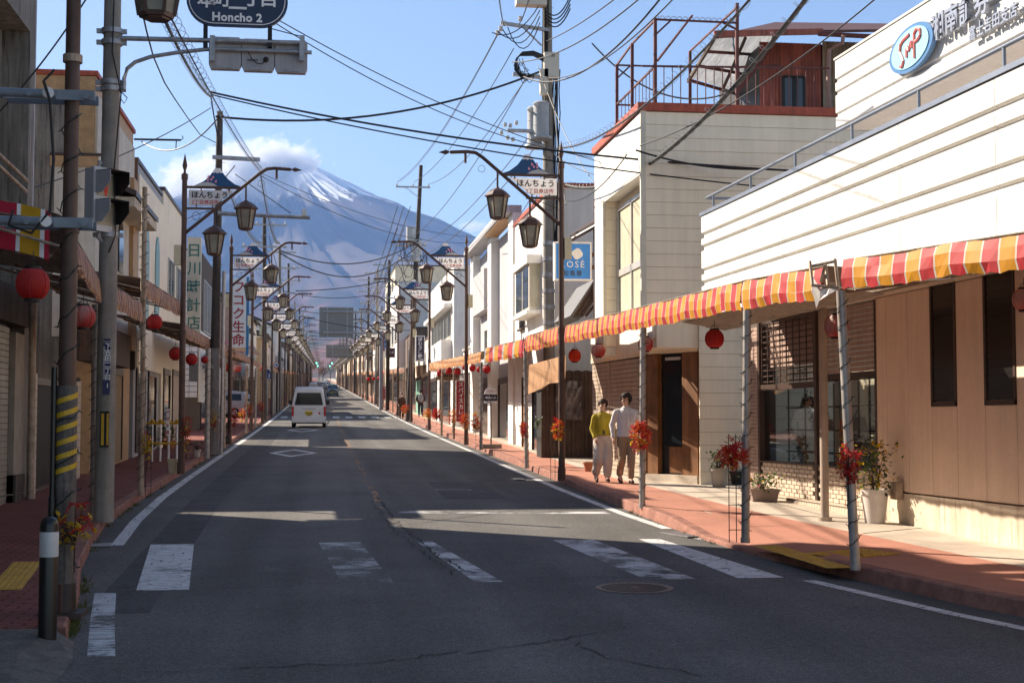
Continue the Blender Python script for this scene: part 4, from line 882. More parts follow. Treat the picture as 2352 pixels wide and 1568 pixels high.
# ground floor
YW = fy(2013, *WL)
GB = g(6)-.2
obj('beige_wall', MB().prism(*wbox(WL, 6, YW, 1.0, 3.78, -.02, .3)), m_tanwall, B1)
obj('plinth', MB().prism(*wbox(WL, 6, YW, GB, .985, .012, .3)), m_base, B1)
L1 = [(fy(2140, *WL), fy(2198, *WL)), (fy(2263, *WL), fy(2335, *WL))]
wj = sorted([6, 7.2, 8.5, 9.8, 11.2, 12.4, 13.6, 14.7]+[y for w in L1 for y in w]+[fy(2037, *WL), fy(2086, *WL), YW])
for ya, yb in zip(wj[:-1], wj[1:]):
    win = any(abs(ya-w[1]) < .01 for w in L1)
    for za, zb in (((1.01, 2.165), (3.81, 3.83)) if win else ((1.01, 3.74),)):
        if zb-za > .1: wpart('wall_panel', WL, ya+.006, yb-.006, za, zb, .0, .05, m_tanwall)
for ya, yb in L1:
    ya, yb = yb, ya; w = wpart('louvre_window', WL, ya-.0, yb+.0, 2.17, 3.8, -.04, .05, m_dark)
    for q in ((ya, ya+.05, 2.17, 3.8), (yb-.05, yb, 2.17, 3.8), (ya, yb, 2.17, 2.23), (ya, yb, 3.75, 3.8)): wpart('window_frame', WL, *q, .015, .06, m_dkframe, w)
    for i in range(15):
        z0 = 2.24+i*.1; p, _ = wbox(WL, ya+.055, yb-.055, z0, z0+.105, .005, .01)
        p = [p[0], p[1], (p[2][0]+.008, p[2][1], p[2][2]), (p[3][0]+.008, p[3][1], p[3][2])]; obj('louvre_pane', MB().prism(p, (.004, 0, .001)), M('louvre_glass', (.016, .014, .013), .22, var=.3, spec=.25) if 'louvre_glass' not in MATS else MATS['louvre_glass'], w)
obj('soffit', MB().prism([(FX(6, *FA)+.2, 6, 3.755), (FX(YE, *FA)+.2, YE-.05, 3.755), (FX(YE, *WL)+.3, YE-.05, 3.755), (FX(6, *WL)+.3, 6, 3.755)], (0, 0, .06)), m_soffit, B1)
obj('soffit_beam', MB().prism([(FX(6, *FA)+.06, 6, 3.6), (FX(YE, *FA)+.06, YE, 3.6), (FX(YE, *FA)+.2, YE, 3.6), (FX(6, *FA)+.2, 6, 3.6)], (0, 0, .155)), M('wood_beam', (.16, .11, .075), .8, var=.3, streak=.4), B1)
# shop front: half-lowered shutter, display window, lattice, tiles
YS2 = fy(1870, *WL); YS3 = fy(1742, *WL); YS4 = fy(1722, *WL)
sh = wpart('roller_shutter', WL, YW+.02, YS2-.06, 2.60, 2.72, -.10, .05, m_dkframe)
for i in range(13):
    z0 = 2.725+i*.078; p, v = wbox(WL, YW+.03, YS2-.07, z0, z0+.07, -.10, .03); obj('slat', MB().prism(p, v), m_shutter, sh)
for y in (YW+.02, YS2-.03, YS3+.0): wpart('mullion', WL, y-.045, y+.045, .72, 3.74, .0, .12, m_dkframe)
wpart('transom', WL, YS2+.02, YS3-.05, 2.52, 2.62, -.02, .06, m_dkframe)
wpart('display_glass', WL, YW+.07, YS2-.08, 1.26, 2.62, -.09, .008, m_clear); wpart('display_glass', WL, YS2+.02, YS3-.05, 1.26, 2.52, -.09, .008, m_clear)
wpart('lattice_back', WL, YS2+.02, YS3-.05, 2.93, 3.74, -.16, .04, m_brick); wpart('upper_glass', WL, YS2+.02, YS3-.05, 2.63, 2.92, -.13, .008, m_clear)
lat = MB()
lt = wpart('lattice', WL, YS2+.0, YS3-.04, 3.69, 3.735, -.03, .03, m_dkframe)
for i in range(11):
    z = 2.66+i*.1; wpart('lattice_bar', WL, YS2+.02, YS3-.05, z, z+.022, -.05, .02, m_dkframe, lt)
for i in range(9):
    y = YS2+.12+i*(YS3-YS2-.2)/8; wpart('lattice_bar', WL, y-.012, y+.012, 2.63, 3.69, -.035, .014, m_dkframe, lt)
text('あさひ荘', .17, m_dkframe, B1, (FX((YS2+YS3)/2, *WL)+.125, (YS2+YS3)/2-.4, 2.78), right=rv, thick=.002)
# tiles: pier, below-window wall
wpart('tile_backing', WL, YW, YS4, .72, 1.255, -.045, .2, m_mortar); wpart('tile_backing', WL, YS3+.04, YS4+.4, .72, 3.74, -.03, .3, m_mortar)
wpart('window_sill', WL, YW+.04, YS3-.04, 1.256, 1.285, -.0, .14, m_dkframe)
bsh = MB().bx(-.015, .015, -.112, .112, -.029, .029); bme = bsh.mesh('brick'); bme.materials.append(m_brick)
bme2 = bsh.mesh('brick'); bme2.materials.append(m_brickl)
nb = 0
for r in range(8):
    z = .752+r*.067; y = YW+.16+(.117 if r % 2 else 0)
    while y < YS3-.1:
        if abs(y-YS2) > .14: obj('brick', None, None, B1, mesh=bme2 if r < 8 else bme, loc=(FX(y, *WL)+.035, y, z)); nb += 1
        y += .236
for r in range(44):
    z = .752+r*.067; obj('brick', None, None, B1, mesh=bme, loc=(FX(YS3+.16, *WL)+.02, YS3+.17, z))
    obj('brick', None, None, B1, mesh=bme, loc=(FX(YS3+.16, *WL)+.02, YS3+.17+.236, z))
wpart('plinth_step', WL, YW-.1, YS3+.3, .3, .70, .16, .35, m_mortar)
tsh = MB().bx(-.01, .01, -.05, .05, -.085, .085); tme = tsh.mesh('plinth_tile'); tme.materials.append(m_brickl)
y = YW-.03
while y < YS3+.25: obj('plinth_tile', None, None, B1, mesh=tme, loc=(FX(y, *WL)-.165, y, .60)); y += .108
wpart('plinth_cap', WL, YW-.1, YS3+.3, .705, .715, .165, .3, m_brickl)
# room behind the glass
wpart('room_back', WL, YW, YS3+.2, .7, 2.9, -1.5, .1, m_siding); obj('room_floor', MB().prism([(FX(YW, *WL)+.1, YW, 1.2), (FX(YS3, *WL)+.1, YS3, 1.2), (FX(YS3, *WL)+1.6, YS3+.3, 1.2), (FX(YW, *WL)+1.6, YW, 1.2)], (0, 0, .05)), m_dkwood, B1)
wpart('room_side', WL, YW-.0, YW+.05, .7, 3.7, -.12, 1.5, m_dark)
shelf_posts = MB()
rk = thing('display_rack', 'dark display rack with shelves behind the shop window', 'rack', (8.15, 22, 1.25))
for y in (20.2, 21.4, 22.5, 23.9): obj('upright', MB().cyl((8.05, y, 1.25), (8.05, y, 2.6), .015, .015, 6).cyl((8.35, y, 1.25), (8.35, y, 2.6), .015, .015, 6), m_dark, rk)
for z in (1.45, 1.82, 2.2): obj('shelf', MB().bx(8.03, 8.37, 20.1, 24.0, z, z+.02), m_dkwood, rk)
def bag(y, z, w, h, mat, lab):
    t = thing('handbag', lab, 'bag', (8.2, y, z)); mb = MB(); mb.add([(8.12, y-w/2, z), (8.28, y-w/2, z), (8.28, y+w/2, z), (8.12, y+w/2, z), (8.16, y-w*.42, z+h), (8.24, y-w*.42, z+h), (8.24, y+w*.42, z+h), (8.16, y+w*.42, z+h)], [(3, 2, 1, 0), (4, 5, 6, 7), (0, 1, 5, 4), (1, 2, 6, 5), (2, 3, 7, 6), (3, 0, 4, 7)])
    obj('body', mb, mat, t); obj('handle', MB().tube([(8.2, y+w*.25*math.cos(a), z+h+.12*math.sin(a)) for a in [i*math.pi/8 for i in range(9)]], .01, 5), mat, t)
m_leather = M('black_leather', (.02, .016, .014), .4, var=.2)
bag(21.05, 1.84, .4, .2, m_leather, 'black handbag with tall handles on the rack behind the leaning post'); bag(23.3, 2.22, .45, .17, m_leather, 'black box handbag on the top shelf of the display window'); bag(21.3, 1.47, .35, .18, M('tan_leather', (.25, .1, .04), .5), 'tan bag on the lower shelf of the display window'); bag(22.4, 1.84, .3, .17, M('dark_red_leather', (.15, .03, .02), .5), 'dark red bag on the middle shelf of the display window')
for i, (y, z, lab) in enumerate(((22.9, 1.84, 'leafy houseplant on the middle shelf behind the window'), (23.7, 1.47, 'small succulent on the lower shelf behind the window'), (23.55, 1.26, 'low pot plant at the bottom left of the shop window'), (20.95, 1.47, 'small dark houseplant behind the leaning post'))): plant((8.17, y, z), .12, .1, lab, ph=.1, pr=.06, n=40, size=.08, seed=40+i, potmat=m_signw)
single('wall_vent', MB().prism([(7.93, 18.95, .9), (7.93, 18.75, .9), (7.93, 18.75, 1.14), (7.93, 18.95, 1.14)], (-.1, 0, 0)), m_rusty, 'small rusty hood vent low on the beige wall', 'vent')

# ---- cream sided two-storey building with roof terrace -------------------------------------------------
B2 = thing('cream_siding_building', 'cream sided corner building with a red-edged roof terrace', 'building', (8, 29, gs(29)))
YB = 26.8
obj('core', MB().bx(6.5, 12, YB+.06, 32.3, 3.4, 8.0).bx(7.45, 12, YB+.06, 32.3, .5, 3.4).bx(6.9, 7.45, 29.0, 32.3, .5, 3.4), m_siding, B2)
def siding(x0, x1, z0, z1, y, dy=.03, step=.2525, name='siding_board', mat=None, par=B2):
    """boards on a wall that faces the camera"""
    me = None; z = z0
    while z < z1-.03:
        h = min(step, z1-z)-.006
        if me is None or h < step-.02: me = MB().add([(x0, -dy, 0), (x1, -dy, 0), (x1, -dy*.75, h), (x0, -dy*.75, h), (x0, 0, 0), (x1, 0, 0), (x1, 0, h), (x0, 0, h)], [(0, 1, 2, 3), (4, 7, 6, 5), (0, 4, 5, 1), (3, 2, 6, 7), (0, 3, 7, 4), (1, 5, 6, 2)]).mesh(name); me.materials.append(mat or m_siding)
        obj(name, None, None, par, mesh=me, loc=(0, y, z)); z += step
siding(7.24, 12, gs(YB), 3.95, YB); siding(6.19, 12, 3.95, 8.0, YB)
obj('backing', MB().bx(6.2, 12, YB+.002, YB+.06, 3.95, 8.0).bx(7.25, 12, YB+.002, YB+.06, .5, 3.95), M('siding_gap', (.25, .21, .16), .9), B2)
obj('corner_trim', MB().bx(6.10, 6.2, YB-.045, YB+.05, 3.6, 8.0), m_trim, B2)
X2 = 6.1; YF = 31.45
def street_boards(x, ya, yb, z0, z1, step, mat, par=B2, joint=None, name='siding_board'):
    z = z0
    while z < z1-.03:
        h = min(step, z1-z)-.01
        segs = [(ya, yb)] if not joint else [(ya, joint-.006), (joint+.006, yb)]
        for a, b in segs: obj(name, MB().bx(x, x+.05, a, b, z, z+h), mat, par)
        z += step
street_boards(X2, YB+.055, YF, 6.82, 7.98, .29, m_sidingw, joint=28.9); obj('upper_box', MB().bx(X2+.052, 6.5, YB+.06, YF, 6.8, 7.98), M('siding_gap', (.25, .21, .16), .9), B2)
obj('soffit', MB().bx(X2, 6.6, YB+.06, YF, 6.765, 6.795), m_sidingw, B2)
obj('red_coping', MB().bx(X2-.06, 12, YB-.07, YB+.1, 8.0, 8.16).bx(X2-.06, X2+.12, YB+.1, YF+.05, 8.0, 8.16).bx(X2+.12, 12, YF-.1, YF+.05, 8.0, 8.15), m_redtrim, B2); obj('terrace_floor', MB().bx(X2+.12, 12, YB+.1, YF-.1, 7.95, 8.05), m_grey, B2)
# street window under the box, with pier beyond it
obj('window_wall', MB().bx(6.42, 6.5, YB+.06, 30.3, 3.4, 6.765), m_siding, B2)
siding(6.12, 6.6, 3.6, 6.765, 30.35); obj('pier', MB().bx(6.1, 6.6, 30.36, YF, 3.4, 6.765), m_sidingw, B2); obj('pier_trim', MB().bx(6.06, 6.13, 30.3, 30.4, 3.5, 6.765), m_trim, B2)
street_boards(6.37, 27.0, 27.45, 3.6, 6.765, .2525, m_sidingw)
win = obj('window', MB().bx(6.40, 6.42, 27.5, 30.25, 4.2, 6.6), m_glassb, B2)
for q in ((27.5, 27.58, 4.2, 6.6), (30.17, 30.25, 4.2, 6.6), (28.84, 28.9, 4.2, 6.6), (27.58, 30.17, 4.2, 4.27), (27.58, 30.17, 6.53, 6.6), (27.58, 30.17, 5.1, 5.24)): obj('window_frame', MB().bx(6.36, 6.402, q[0], q[1], q[2], q[3]), m_alu, win)
for ya, yb in ((27.6, 28.8), (28.95, 30.1)):
    mb = MB(); n_ = 26
    mb.add([(6.394-.006*math.sin(i*1.9), ya+(yb-ya)*i/n_, z) for z in (4.28, 6.5) for i in range(n_+1)], [(i, i+1, n_+2+i, n_+1+i) for i in range(n_)]); obj('curtain', mb, m_curtain, win)
obj('window_sill', MB().bx(6.2, 6.42, 27.4, 30.3, 4.12, 4.18), m_sidingw, B2)
# ground-floor corner: shutter to the street, door on the splay
sa, sb = Vector((6.53, 28.45, 0)), Vector((6.21, 32.4, 0)); du = (sb-sa).normalized(); dn = Vector((-du.y, du.x, 0))
if dn.x > 0: dn = -dn
def quadwall(name, a, b, z0, z1, out, thick, mat, par): return obj(name, MB().prism([a+dn*out+Vector((0, 0, z0)), b+dn*out+Vector((0, 0, z0)), b+dn*out+Vector((0, 0, z1)), a+dn*out+Vector((0, 0, z1))], -dn*thick), mat, par)
shut = quadwall('roller_shutter', sa, sb, gs(28)-.1, 3.3, -.02, .06, m_dkframe, B2)
for i in range(26):
    z = .84+i*.094
    for a, b in ((.02, .62), (.655, .985)): quadwall('slat', sa.lerp(sb, a), sa.lerp(sb, b), z, z+.083, .012, .03, m_shutw, shut)
quadwall('shutter_rail', sa.lerp(sb, .625), sa.lerp(sb, .65), .8, 3.28, .02, .05, m_shutw, shut); quadwall('shutter_rail', sa.lerp(sb, -.02), sa.lerp(sb, .015), .7, 3.3, .03, .1, m_trim, shut)
quadwall('lintel', sa.lerp(sb, -.02), sb, 3.31, 3.95, .03, .3, m_siding, B2)
da, db = Vector((7.3, 27.0, 0)), Vector((6.55, 28.4, 0)); du = (db-da).normalized(); dn = Vector((du.y, -du.x, 0))
if dn.y > 0: dn = -dn
quadwall('lintel', da, db, 3.34, 3.95, .06, .4, m_siding, B2); quadwall('door_step', da, db, .5, .92, .08, .35, m_apron, B2)
quadwall('door_jamb', da.lerp(db, .02), da.lerp(db, .30), .92, 3.33, .02, .12, m_wood, B2); quadwall('door_jamb', da.lerp(db, .76), da.lerp(db, .99), .92, 3.33, .02, .12, m_wood, B2)
dr = quadwall('door', da.lerp(db, .30), da.lerp(db, .76), .92, 3.33, -.12, .05, m_dark, B2); quadwall('glass_pane', da.lerp(db, .32), da.lerp(db, .74), 1.5, 3.3, -.105, .01, m_glass, dr); quadwall('lower_panel', da.lerp(db, .33), da.lerp(db, .62), .95, 1.47, -.09, .02, m_wood, dr); quadwall('pull_bar', da.lerp(db, .4), da.lerp(db, .68), 3.2, 3.26, -.08, .02, m_ins, dr)
# terrace steelwork
ter = obj('terrace_rail', MB().bar(PY(1475, 152, YB+.05), PY(1905, 157, YB+.05), .035, .035), m_redsteel, B2)
for px, y0, y1, Y in ((1417, 148, 292, 30.), (1452, 100, 262, 28.6), (1505, 42, 250, YB+.05), (1693, 8, 252, YB+.05), (1585, 118, 252, 31.)): obj('steel_post', MB().bar(PY(px, y0, Y), PY(px, y1, Y), .06, .06), m_redsteel, ter)
for k in range(19): px = 1525+k*19.2; obj('baluster', MB().bar(PY(px, 153, YB+.05), PY(px, 252, YB+.05), .016, .016), m_redsteel, ter)
for k in range(11):
    t_ = k/10; obj('baluster', MB().bar(PY(1420+t_*80, 236-t_*82, 29.9-t_*3), PY(1420+t_*80, 290-t_*42, 29.9-t_*3), .012, .012), m_redsteel, ter)
for a, b in (((1505, 45, YB+.05), (1693, 53, YB+.05)), ((1417, 150, 30.), (1452, 101, 28.6)), ((1452, 101, 28.6), (1505, 46, YB+.05)), ((1417, 240, 30.), (1505, 152, YB+.05)), ((1417, 150, 30.), (1590, 155, 31.)), ((1417, 241, 30.), (1600, 246, 31.)), ((1540, 48, YB+.05), (1506, 80, YB+.05)), ((1660, 52, YB+.05), (1692, 68, YB+.05)), ((1447, 152, 30), (1418, 180, 30)), ((1590, 36, 28), (1510, 140, 27)), ((1690, 20, YB+.05), (1585, 118, 31))):
    obj('steel_bar', MB().bar(PY(*a), PY(*b), .035, .035), m_redsteel, ter)
wv = MB()
for k in range(14): wv.tube([PY(1508+k*13.2+6*math.cos(a), 45-9*math.sin(a)+k*.5, YB+.05) for a in (3.1, 2.4, 1.57, .8, 0)], .006, 4)
tag(obj('wire_loops', wv, m_redsteel, ter), kind='stuff')

# ---- red shed standing on the terrace
m_corr = M('red_corrugated', (.36, .10, .065), .6, var=.2, scale=3, streak=.35, dirt=(.13, .045, .03)); m_rustc = M('rusted_corrugated', (.33, .25, .17), .7, var=.25, streak=.5, dirt=(.15, .055, .02))
def corr(p0, p1, z0, z1, mat, par, name='corrugated_sheet', amp=.012, pitch=.076):
    p0, p1 = Vector(p0), Vector(p1); d = p1-p0; L = d.length; u = d/L; nn = Vector((u.y, -u.x, 0)); n_ = int(L/pitch*4); mb = MB()
    pts = [p0+u*(L*i/n_)+nn*amp*math.sin(i*math.pi/2) for i in range(n_+1)]
    mb.add([(p.x, p.y, z) for z in (z0, z1) for p in pts], [(i, i+1, n_+2+i, n_+1+i) for i in range(n_)]); return obj(name, mb, mat, par)
SH = thing('red_shed', 'red corrugated shed with a translucent canopy on the roof terrace', 'shed', (9.5, 29, 8.06)); YH = 28.6
x0, x1, x2 = PY(1745, 200, YH).x, PY(1888, 200, YH).x, PY(1926, 200, YH).x
obj('core', MB().bx(x0+.1, 12.5, YH+.05, 32, 8.05, 9.95), m_dark, SH); corr((x0, YH, 0), (x1, YH, 0), 8.06, 9.95, m_corr, SH); corr((x1, YH-.05, 0), (12.6, YH-.05, 0), 6.6, 10.0, m_rustc, SH)
wz0, wz1 = PY(1820, 257, YH).z, PY(1820, 178, YH).z; wx0, wx1 = PY(1797, 200, YH).x, PY(1845, 200, YH).x
w = obj('window', MB().bx(wx0, wx1, YH-.06, YH-.03, wz0, wz1), m_glassb, SH)
for q in ((wx0-.03, wx0+.03, wz0, wz1), (wx1-.03, wx1+.03, wz0, wz1), ((wx0+wx1)/2-.03, (wx0+wx1)/2+.03, wz0, wz1), (wx0, wx1, wz1-.03, wz1+.02), (wx0, wx1, wz0-.03, wz0+.02)): obj('window_frame', MB().bx(q[0], q[1], YH-.075, YH-.055, q[2], q[3]), m_dark, w)
m_tr = M('translucent_sheet', (.26, .27, .29), .35, var=.25, scale=2, streak=.3, transl=.6)
ca, cb_, cc, cd = PY(1640, 80, 27.3), PY(1778, 72, 30.2), PY(1728, 222, 31.2), PY(1580, 178, 28.4)
mb = MB(); n_ = 44
for i in range(n_+1):
    t_ = i/n_; o_ = .014*math.sin(i*math.pi/2)
    mb.v += [tuple(ca.lerp(cb_, t_)+Vector((0, 0, o_))), tuple(cd.lerp(cc, t_)+Vector((0, 0, o_)))]
for i in range(n_): mb.f.append((2*i, 2*i+1, 2*i+3, 2*i+2)); mb.m.append(0)
can = obj('canopy_sheet', mb, m_tr, SH)
for t_ in (0, .33, .66, 1): obj('purlin', MB().bar(ca.lerp(cd, t_)-Vector((0, 0, .05)), cb_.lerp(cc, t_)-Vector((0, 0, .05)), .04, .06), m_redsteel, can)
for t_ in (0, .5, 1): obj('rafter', MB().bar(ca.lerp(cb_, t_)-Vector((0, 0, .1)), cd.lerp(cc, t_)-Vector((0, 0, .1)), .05, .05), m_dkwood, can)
obj('roof', MB().prism([PY(1690, 78, 27.6), PY(2040, 74, 27.6), PY(2040, 60, 32), PY(1780, 57, 32)], (0, 0, .06)), M('brown_roof', (.12, .05, .04), .6, var=.2, streak=.3), SH)
obj('eave_board', MB().bar(PY(1640, 78, 27.4), PY(1890, 73, 27.5), .05, .12), m_corr, SH); obj('gutter', MB().cyl(PY(1880, 78, 27.5), PY(2035, 86, 27.5), .05, .05, 8), m_redsteel, SH)
obj('downpipe', MB().tube([PY(1937, 82, 27.4), PY(1935, 100, 27.4), PY(1905, 115, 27.5), PY(1902, 200, 27.5), PY(1910, 325, 27.5)], .045, 8), M('pink_brown_pipe', (.30, .16, .12), .5, var=.1), SH)
obj('diagonal', MB().bar(PY(1775, 105, 28.5), PY(1695, 210, 28.5), .06, .08).bar(PY(1690, 155, 28.4), PY(1790, 150, 28.4), .04, .04), m_redsteel, SH)
# ---- further buildings -------------------------------------------------
m_roofg = M('roof_tile_grey', (.10, .10, .105), .6, var=.2); m_brownm = M('brown_metal_trim', (.06, .035, .03), .45, var=.15)
def building(name, label, fx, depth, y0, y1, zt, mat, wins=(), trim=None, shop=None, gable=False, sidewins=(), group=None, frame=None, detail=True, z0=None):
    """block whose street face stands at X=fx; wins = (ya, yb, za, zb) on the street face"""
    s = 1 if fx > 0 else -1; zb = (g(y0)-.2) if z0 is None else z0; xb = fx+s*depth; frame = frame or m_alu
    t = thing(name, label, 'building', (fx+s*depth/2, y0, g(y0)), group)
    obj('wall', MB().bx(min(fx, xb), max(fx, xb), y0, y1, zb, zt), mat, t)
    if trim: 
        o_ = .06; obj('parapet_cap', MB().bx(min(fx, xb)-o_, max(fx, xb)+o_, y0-o_, y1+o_, zt+.003, zt+.12), trim, t)
    if gable:
        xm = (fx+xb)/2; h = gable; e = .45
        obj('roof', MB().add([(fx-s*e, y0-e, zt-.05), (fx-s*e, y1+e, zt-.05), (xm, y0-e, zt+h), (xm, y1+e, zt+h), (xb+s*e, y0-e, zt-.05), (xb+s*e, y1+e, zt-.05), (fx-s*e, y0-e, zt+.06), (fx-s*e, y1+e, zt+.06), (xm, y0-e, zt+h+.12), (xm, y1+e, zt+h+.12), (xb+s*e, y0-e, zt+.06), (xb+s*e, y1+e, zt+.06)],
            [(0, 1, 3, 2), (2, 3, 5, 4), (6, 8, 9, 7), (8, 10, 11, 9), (0, 6, 7, 1), (4, 5, 11, 10), (0, 2, 8, 6), (2, 4, 10, 8), (1, 7, 9, 3), (3, 9, 11, 5)]), m_roofg, t)
        obj('gable_wall', MB().prism([(fx, y0+.02, zt), (xb, y0+.02, zt), (xm, y0+.02, zt+h*.93)], (0, y1-y0-.04, 0)), mat, t)
    def xx(a, b): return (fx-s*a, fx-s*b) if fx-s*a < fx-s*b else (fx-s*b, fx-s*a)
    for ya, yb, za, zc in wins:
        w = obj('window', MB().bx(*xx(.015, -.02), ya, yb, za, zc), m_glassb, t)
        if detail:
            for q in ((ya-.05, ya, za, zc), (yb, yb+.05, za, zc), (ya-.05, yb+.05, za-.05, za), (ya-.05, yb+.05, zc, zc+.05), ((ya+yb)/2-.02, (ya+yb)/2+.02, za, zc)): obj('window_frame', MB().bx(*xx(.045, -.01), *q), frame, w)
            obj('window_sill', MB().bx(*xx(.12, -.01), ya-.08, yb+.08, za-.1, za-.052), frame, w)
    for xa, xb_, za, zc in sidewins:
        w = obj('window', MB().bx(xa, xb_, y0-.015, y0+.02, za, zc), m_glassb, t)
        for q in ((xa-.04, xa, za, zc), (xb_, xb_+.04, za, zc), (xa-.04, xb_+.04, zc, zc+.04), (xa-.04, xb_+.04, za-.04, za)): obj('window_frame', MB().bx(q[0], q[1], y0-.04, y0+.01, q[2], q[3]), frame, w)
    if shop:
        gz = gs(y0); gz1 = gs(y1)
        for (ya, yb, h, mt) in shop:
            w = obj('shopfront', MB().bx(*xx(.012, -.02), ya, yb, gs(ya)-.15, gs(ya)+h), mt, t)
            if detail:
                for q in ((ya-.06, ya, 0, h), (yb, yb+.06, 0, h), (ya-.06, yb+.06, h, h+.1)): obj('shopfront_frame', MB().bx(*xx(.05, -.01), q[0], q[1], gs(ya)+q[2]-.1, gs(ya)+q[3]), m_dkframe, w)
    return t
def slats(par, fx, ya, yb, z0, z1, step, mat, s):
    for i in range(int((z1-z0)/step)): z = z0+i*step; obj('slat', MB().bx(*sorted((fx-s*.02, fx-s*.05)), ya, yb, z, z+step*.88), mat, par)
# right: small tiled house, boarded stall, white house, concrete block, hostel, white block
h = building('tiled_roof_house', 'small grey house with brown eaves squeezed behind the blue cosmetics sign', 7.6, 5, 33.0, 37.0, 5.2, m_grey, gable=1.6)
obj('brown_eave', MB().prism([PY(1308, 556, 34), PY(1380, 515, 33), PY(1380, 500, 33), PY(1308, 541, 34)], (.5, 1.5, .4)), m_brownm, h); obj('eave_gutter', MB().cyl(PY(1308, 553, 33.9), PY(1382, 512, 32.9), .05, .05, 8), m_brownm, h)
obj('lower_roof', MB().prism([PY(1310, 725, 34), PY(1366, 640, 34), PY(1366, 690, 34), PY(1330, 735, 34)], (0, 2.5, 0)), m_roofg, h)
for k in range(4): obj('rafter', MB().bar(PY(1318+k*9, 726, 33.95), PY(1362+k*2, 655+k*14, 33.95), .05, .07), m_dkwood, h)
st = thing('boarded_stall', 'dark boarded wall with a shiny plastic sheet under the ragged curtain', 'wall', (6.8, 37.4, gs(37)))
xs0, xs1 = PY(1243, 950, 37.4).x, PY(1362, 950, 37.4).x; ztp = PY(1300, 850, 37.4).z; nP = 12
for k in range(nP):
    a = xs0+(xs1-xs0)*k/nP; obj('plank', MB().bx(a+.004, a+(xs1-xs0)/nP-.004, 37.4-.006*(k % 3), 37.46, gs(37)-.1, ztp-.02*(k % 2)), m_dkwood, st)
obj('plank_backing', MB().bx(xs0, xs1, 37.462, 38.2, gs(37)-.1, ztp-.04), m_dark, st)
m_plast = M('shiny_plastic', (.10, .075, .075), .12, var=.6, scale=3, bump=.7, bscale=6, spec=.9)
mb = MB(); a, b_ = PY(1277, 874, 37.3), PY(1337, 964, 37.3); n_ = 8
mb.add([(a.x+(b_.x-a.x)*i/n_, 37.33-.05*math.sin(i*1.7+j), a.z+(b_.z-a.z)*j/n_) for j in range(n_+1) for i in range(n_+1)], [(j*(n_+1)+i, j*(n_+1)+i+1, (j+1)*(n_+1)+i+1, (j+1)*(n_+1)+i) for j in range(n_) for i in range(n_)]); obj('plastic_sheet', mb, m_plast, st, True)
b3 = building('white_house', 'white rendered house with a cream bay window behind the big utility pole', 6.3, 6, 38.3, 46.3, 8.4, m_whitew, wins=((44.1, 45.0, 4.95, 6.25),), trim=m_redtrim, frame=m_dkwood, shop=((43.5, 44.4, 2.1, m_wood), (39.2, 42.2, 2.2, m_glass)))
bay = obj('bay_window', MB().bx(5.95, 6.3, 40.7, 43.6, 5.2, 6.55), m_trim, b3); obj('bay_roof', MB().bx(5.85, 6.3, 40.5, 43.8, 6.552, 6.8), m_sidingw, bay); obj('glass_pane', MB().bx(5.935, 5.948, 40.85, 42.0, 5.3, 6.5), m_glassb, bay); obj('glass_pane', MB().bx(5.935, 5.948, 42.2, 43.45, 5.3, 6.5), m_glassb, bay)
obj('glass_pane', MB().bx(6.0, 6.25, 40.685, 40.698, 5.3, 6.5), m_curtain, bay); obj('bay_sill', MB().bx(5.86, 6.3, 40.6, 43.7, 5.1, 5.198), m_sidingw, bay)
b4 = building('concrete_block', 'grey concrete front with deep vertical pilasters beyond the white house', 6.55, 6, 46.5, 60.0, 8.75, m_grey, wins=((54.8, 57.0, 4.3, 5.6),), shop=((47.5, 52.5, 2.2, m_glass), (54, 58.5, 2.2, m_dkwood)))
for ya, yb in ((46.5, 47.7), (52.6, 53.7), (59.0, 60.0)): obj('pilaster', MB().bx(6.25, 6.548, ya, yb, g(ya), 8.9), m_whitew, b4)
obj('top_slab', MB().bx(5.95, 6.548, 46.5, 60.0, 8.905, 9.15), m_grey, b4); obj('wood_soffit', MB().bx(6.0, 6.5, 47.75, 52.5, 8.85, 8.9), M('light_wood', (.5, .28, .12), .6, var=.1), b4); obj('hanging_panel', MB().bx(6.2, 6.54, 54.5, 58.8, 6.3, 7.9), m_grey, b4)
b4b = building('low_shop', 'low tiled hostel front behind the curry banner', 6.7, 5, 60.2, 67.6, 5.3, m_whitew, trim=m_alu, shop=((61, 62.6, 2.1, m_glassb), (64, 66.5, 2.2, m_alu)))
for y in (60.6, 63.2, 66.9):
    pc = obj('tiled_pillar', MB().bx(6.28, 6.69, y-.25, y+.25, gs(y)-.1, gs(y)+2.5), m_mortar, b4b)
    for r in range(9): obj('tile', MB().bx(6.27, 6.68, y-.262, y-.252, gs(y)+r*.27, gs(y)+r*.27+.25), m_whitew, pc)
b5 = building('white_block', 'white angular building with a strip of tall windows, mid right', 6.3, 7, 68.2, 85, 9.5, m_whitew, wins=tuple((69.5+k*2.1, 71.3+k*2.1, 6.2, 7.45) for k in range(6)), shop=((70, 76, 2.3, m_glass), (78, 83, 2.3, m_glassb)))
obj('window_hood', MB().bx(5.9, 6.298, 69, 83, 7.55, 7.75), m_whitew, b5); obj('balcony', MB().bx(5.75, 6.298, 69, 78.5, 4.7, 5.95), m_sidingw, b5)
building('teal_shop', 'shop with pale green posts behind the man with the rucksack', 6.4, 6, 85.3, 98, 7.0, m_siding, wins=((88, 90, 5, 6.2), (93, 95, 5, 6.2)), shop=((86, 91, 2.4, m_glass), (92, 97, 2.4, M('pale_green', (.25, .5, .4), .5))), trim=m_brownm)
b7 = building('pharmacy', 'tall white sided pharmacy with a green sign band', 5.95, 8, 112, 128, 13.0, m_sidingw, wins=((114, 117, 8.5, 10), (119, 122, 8.5, 10), (124, 127, 8.5, 10)), shop=((113, 127, 2.4, m_glass),), z0=2)
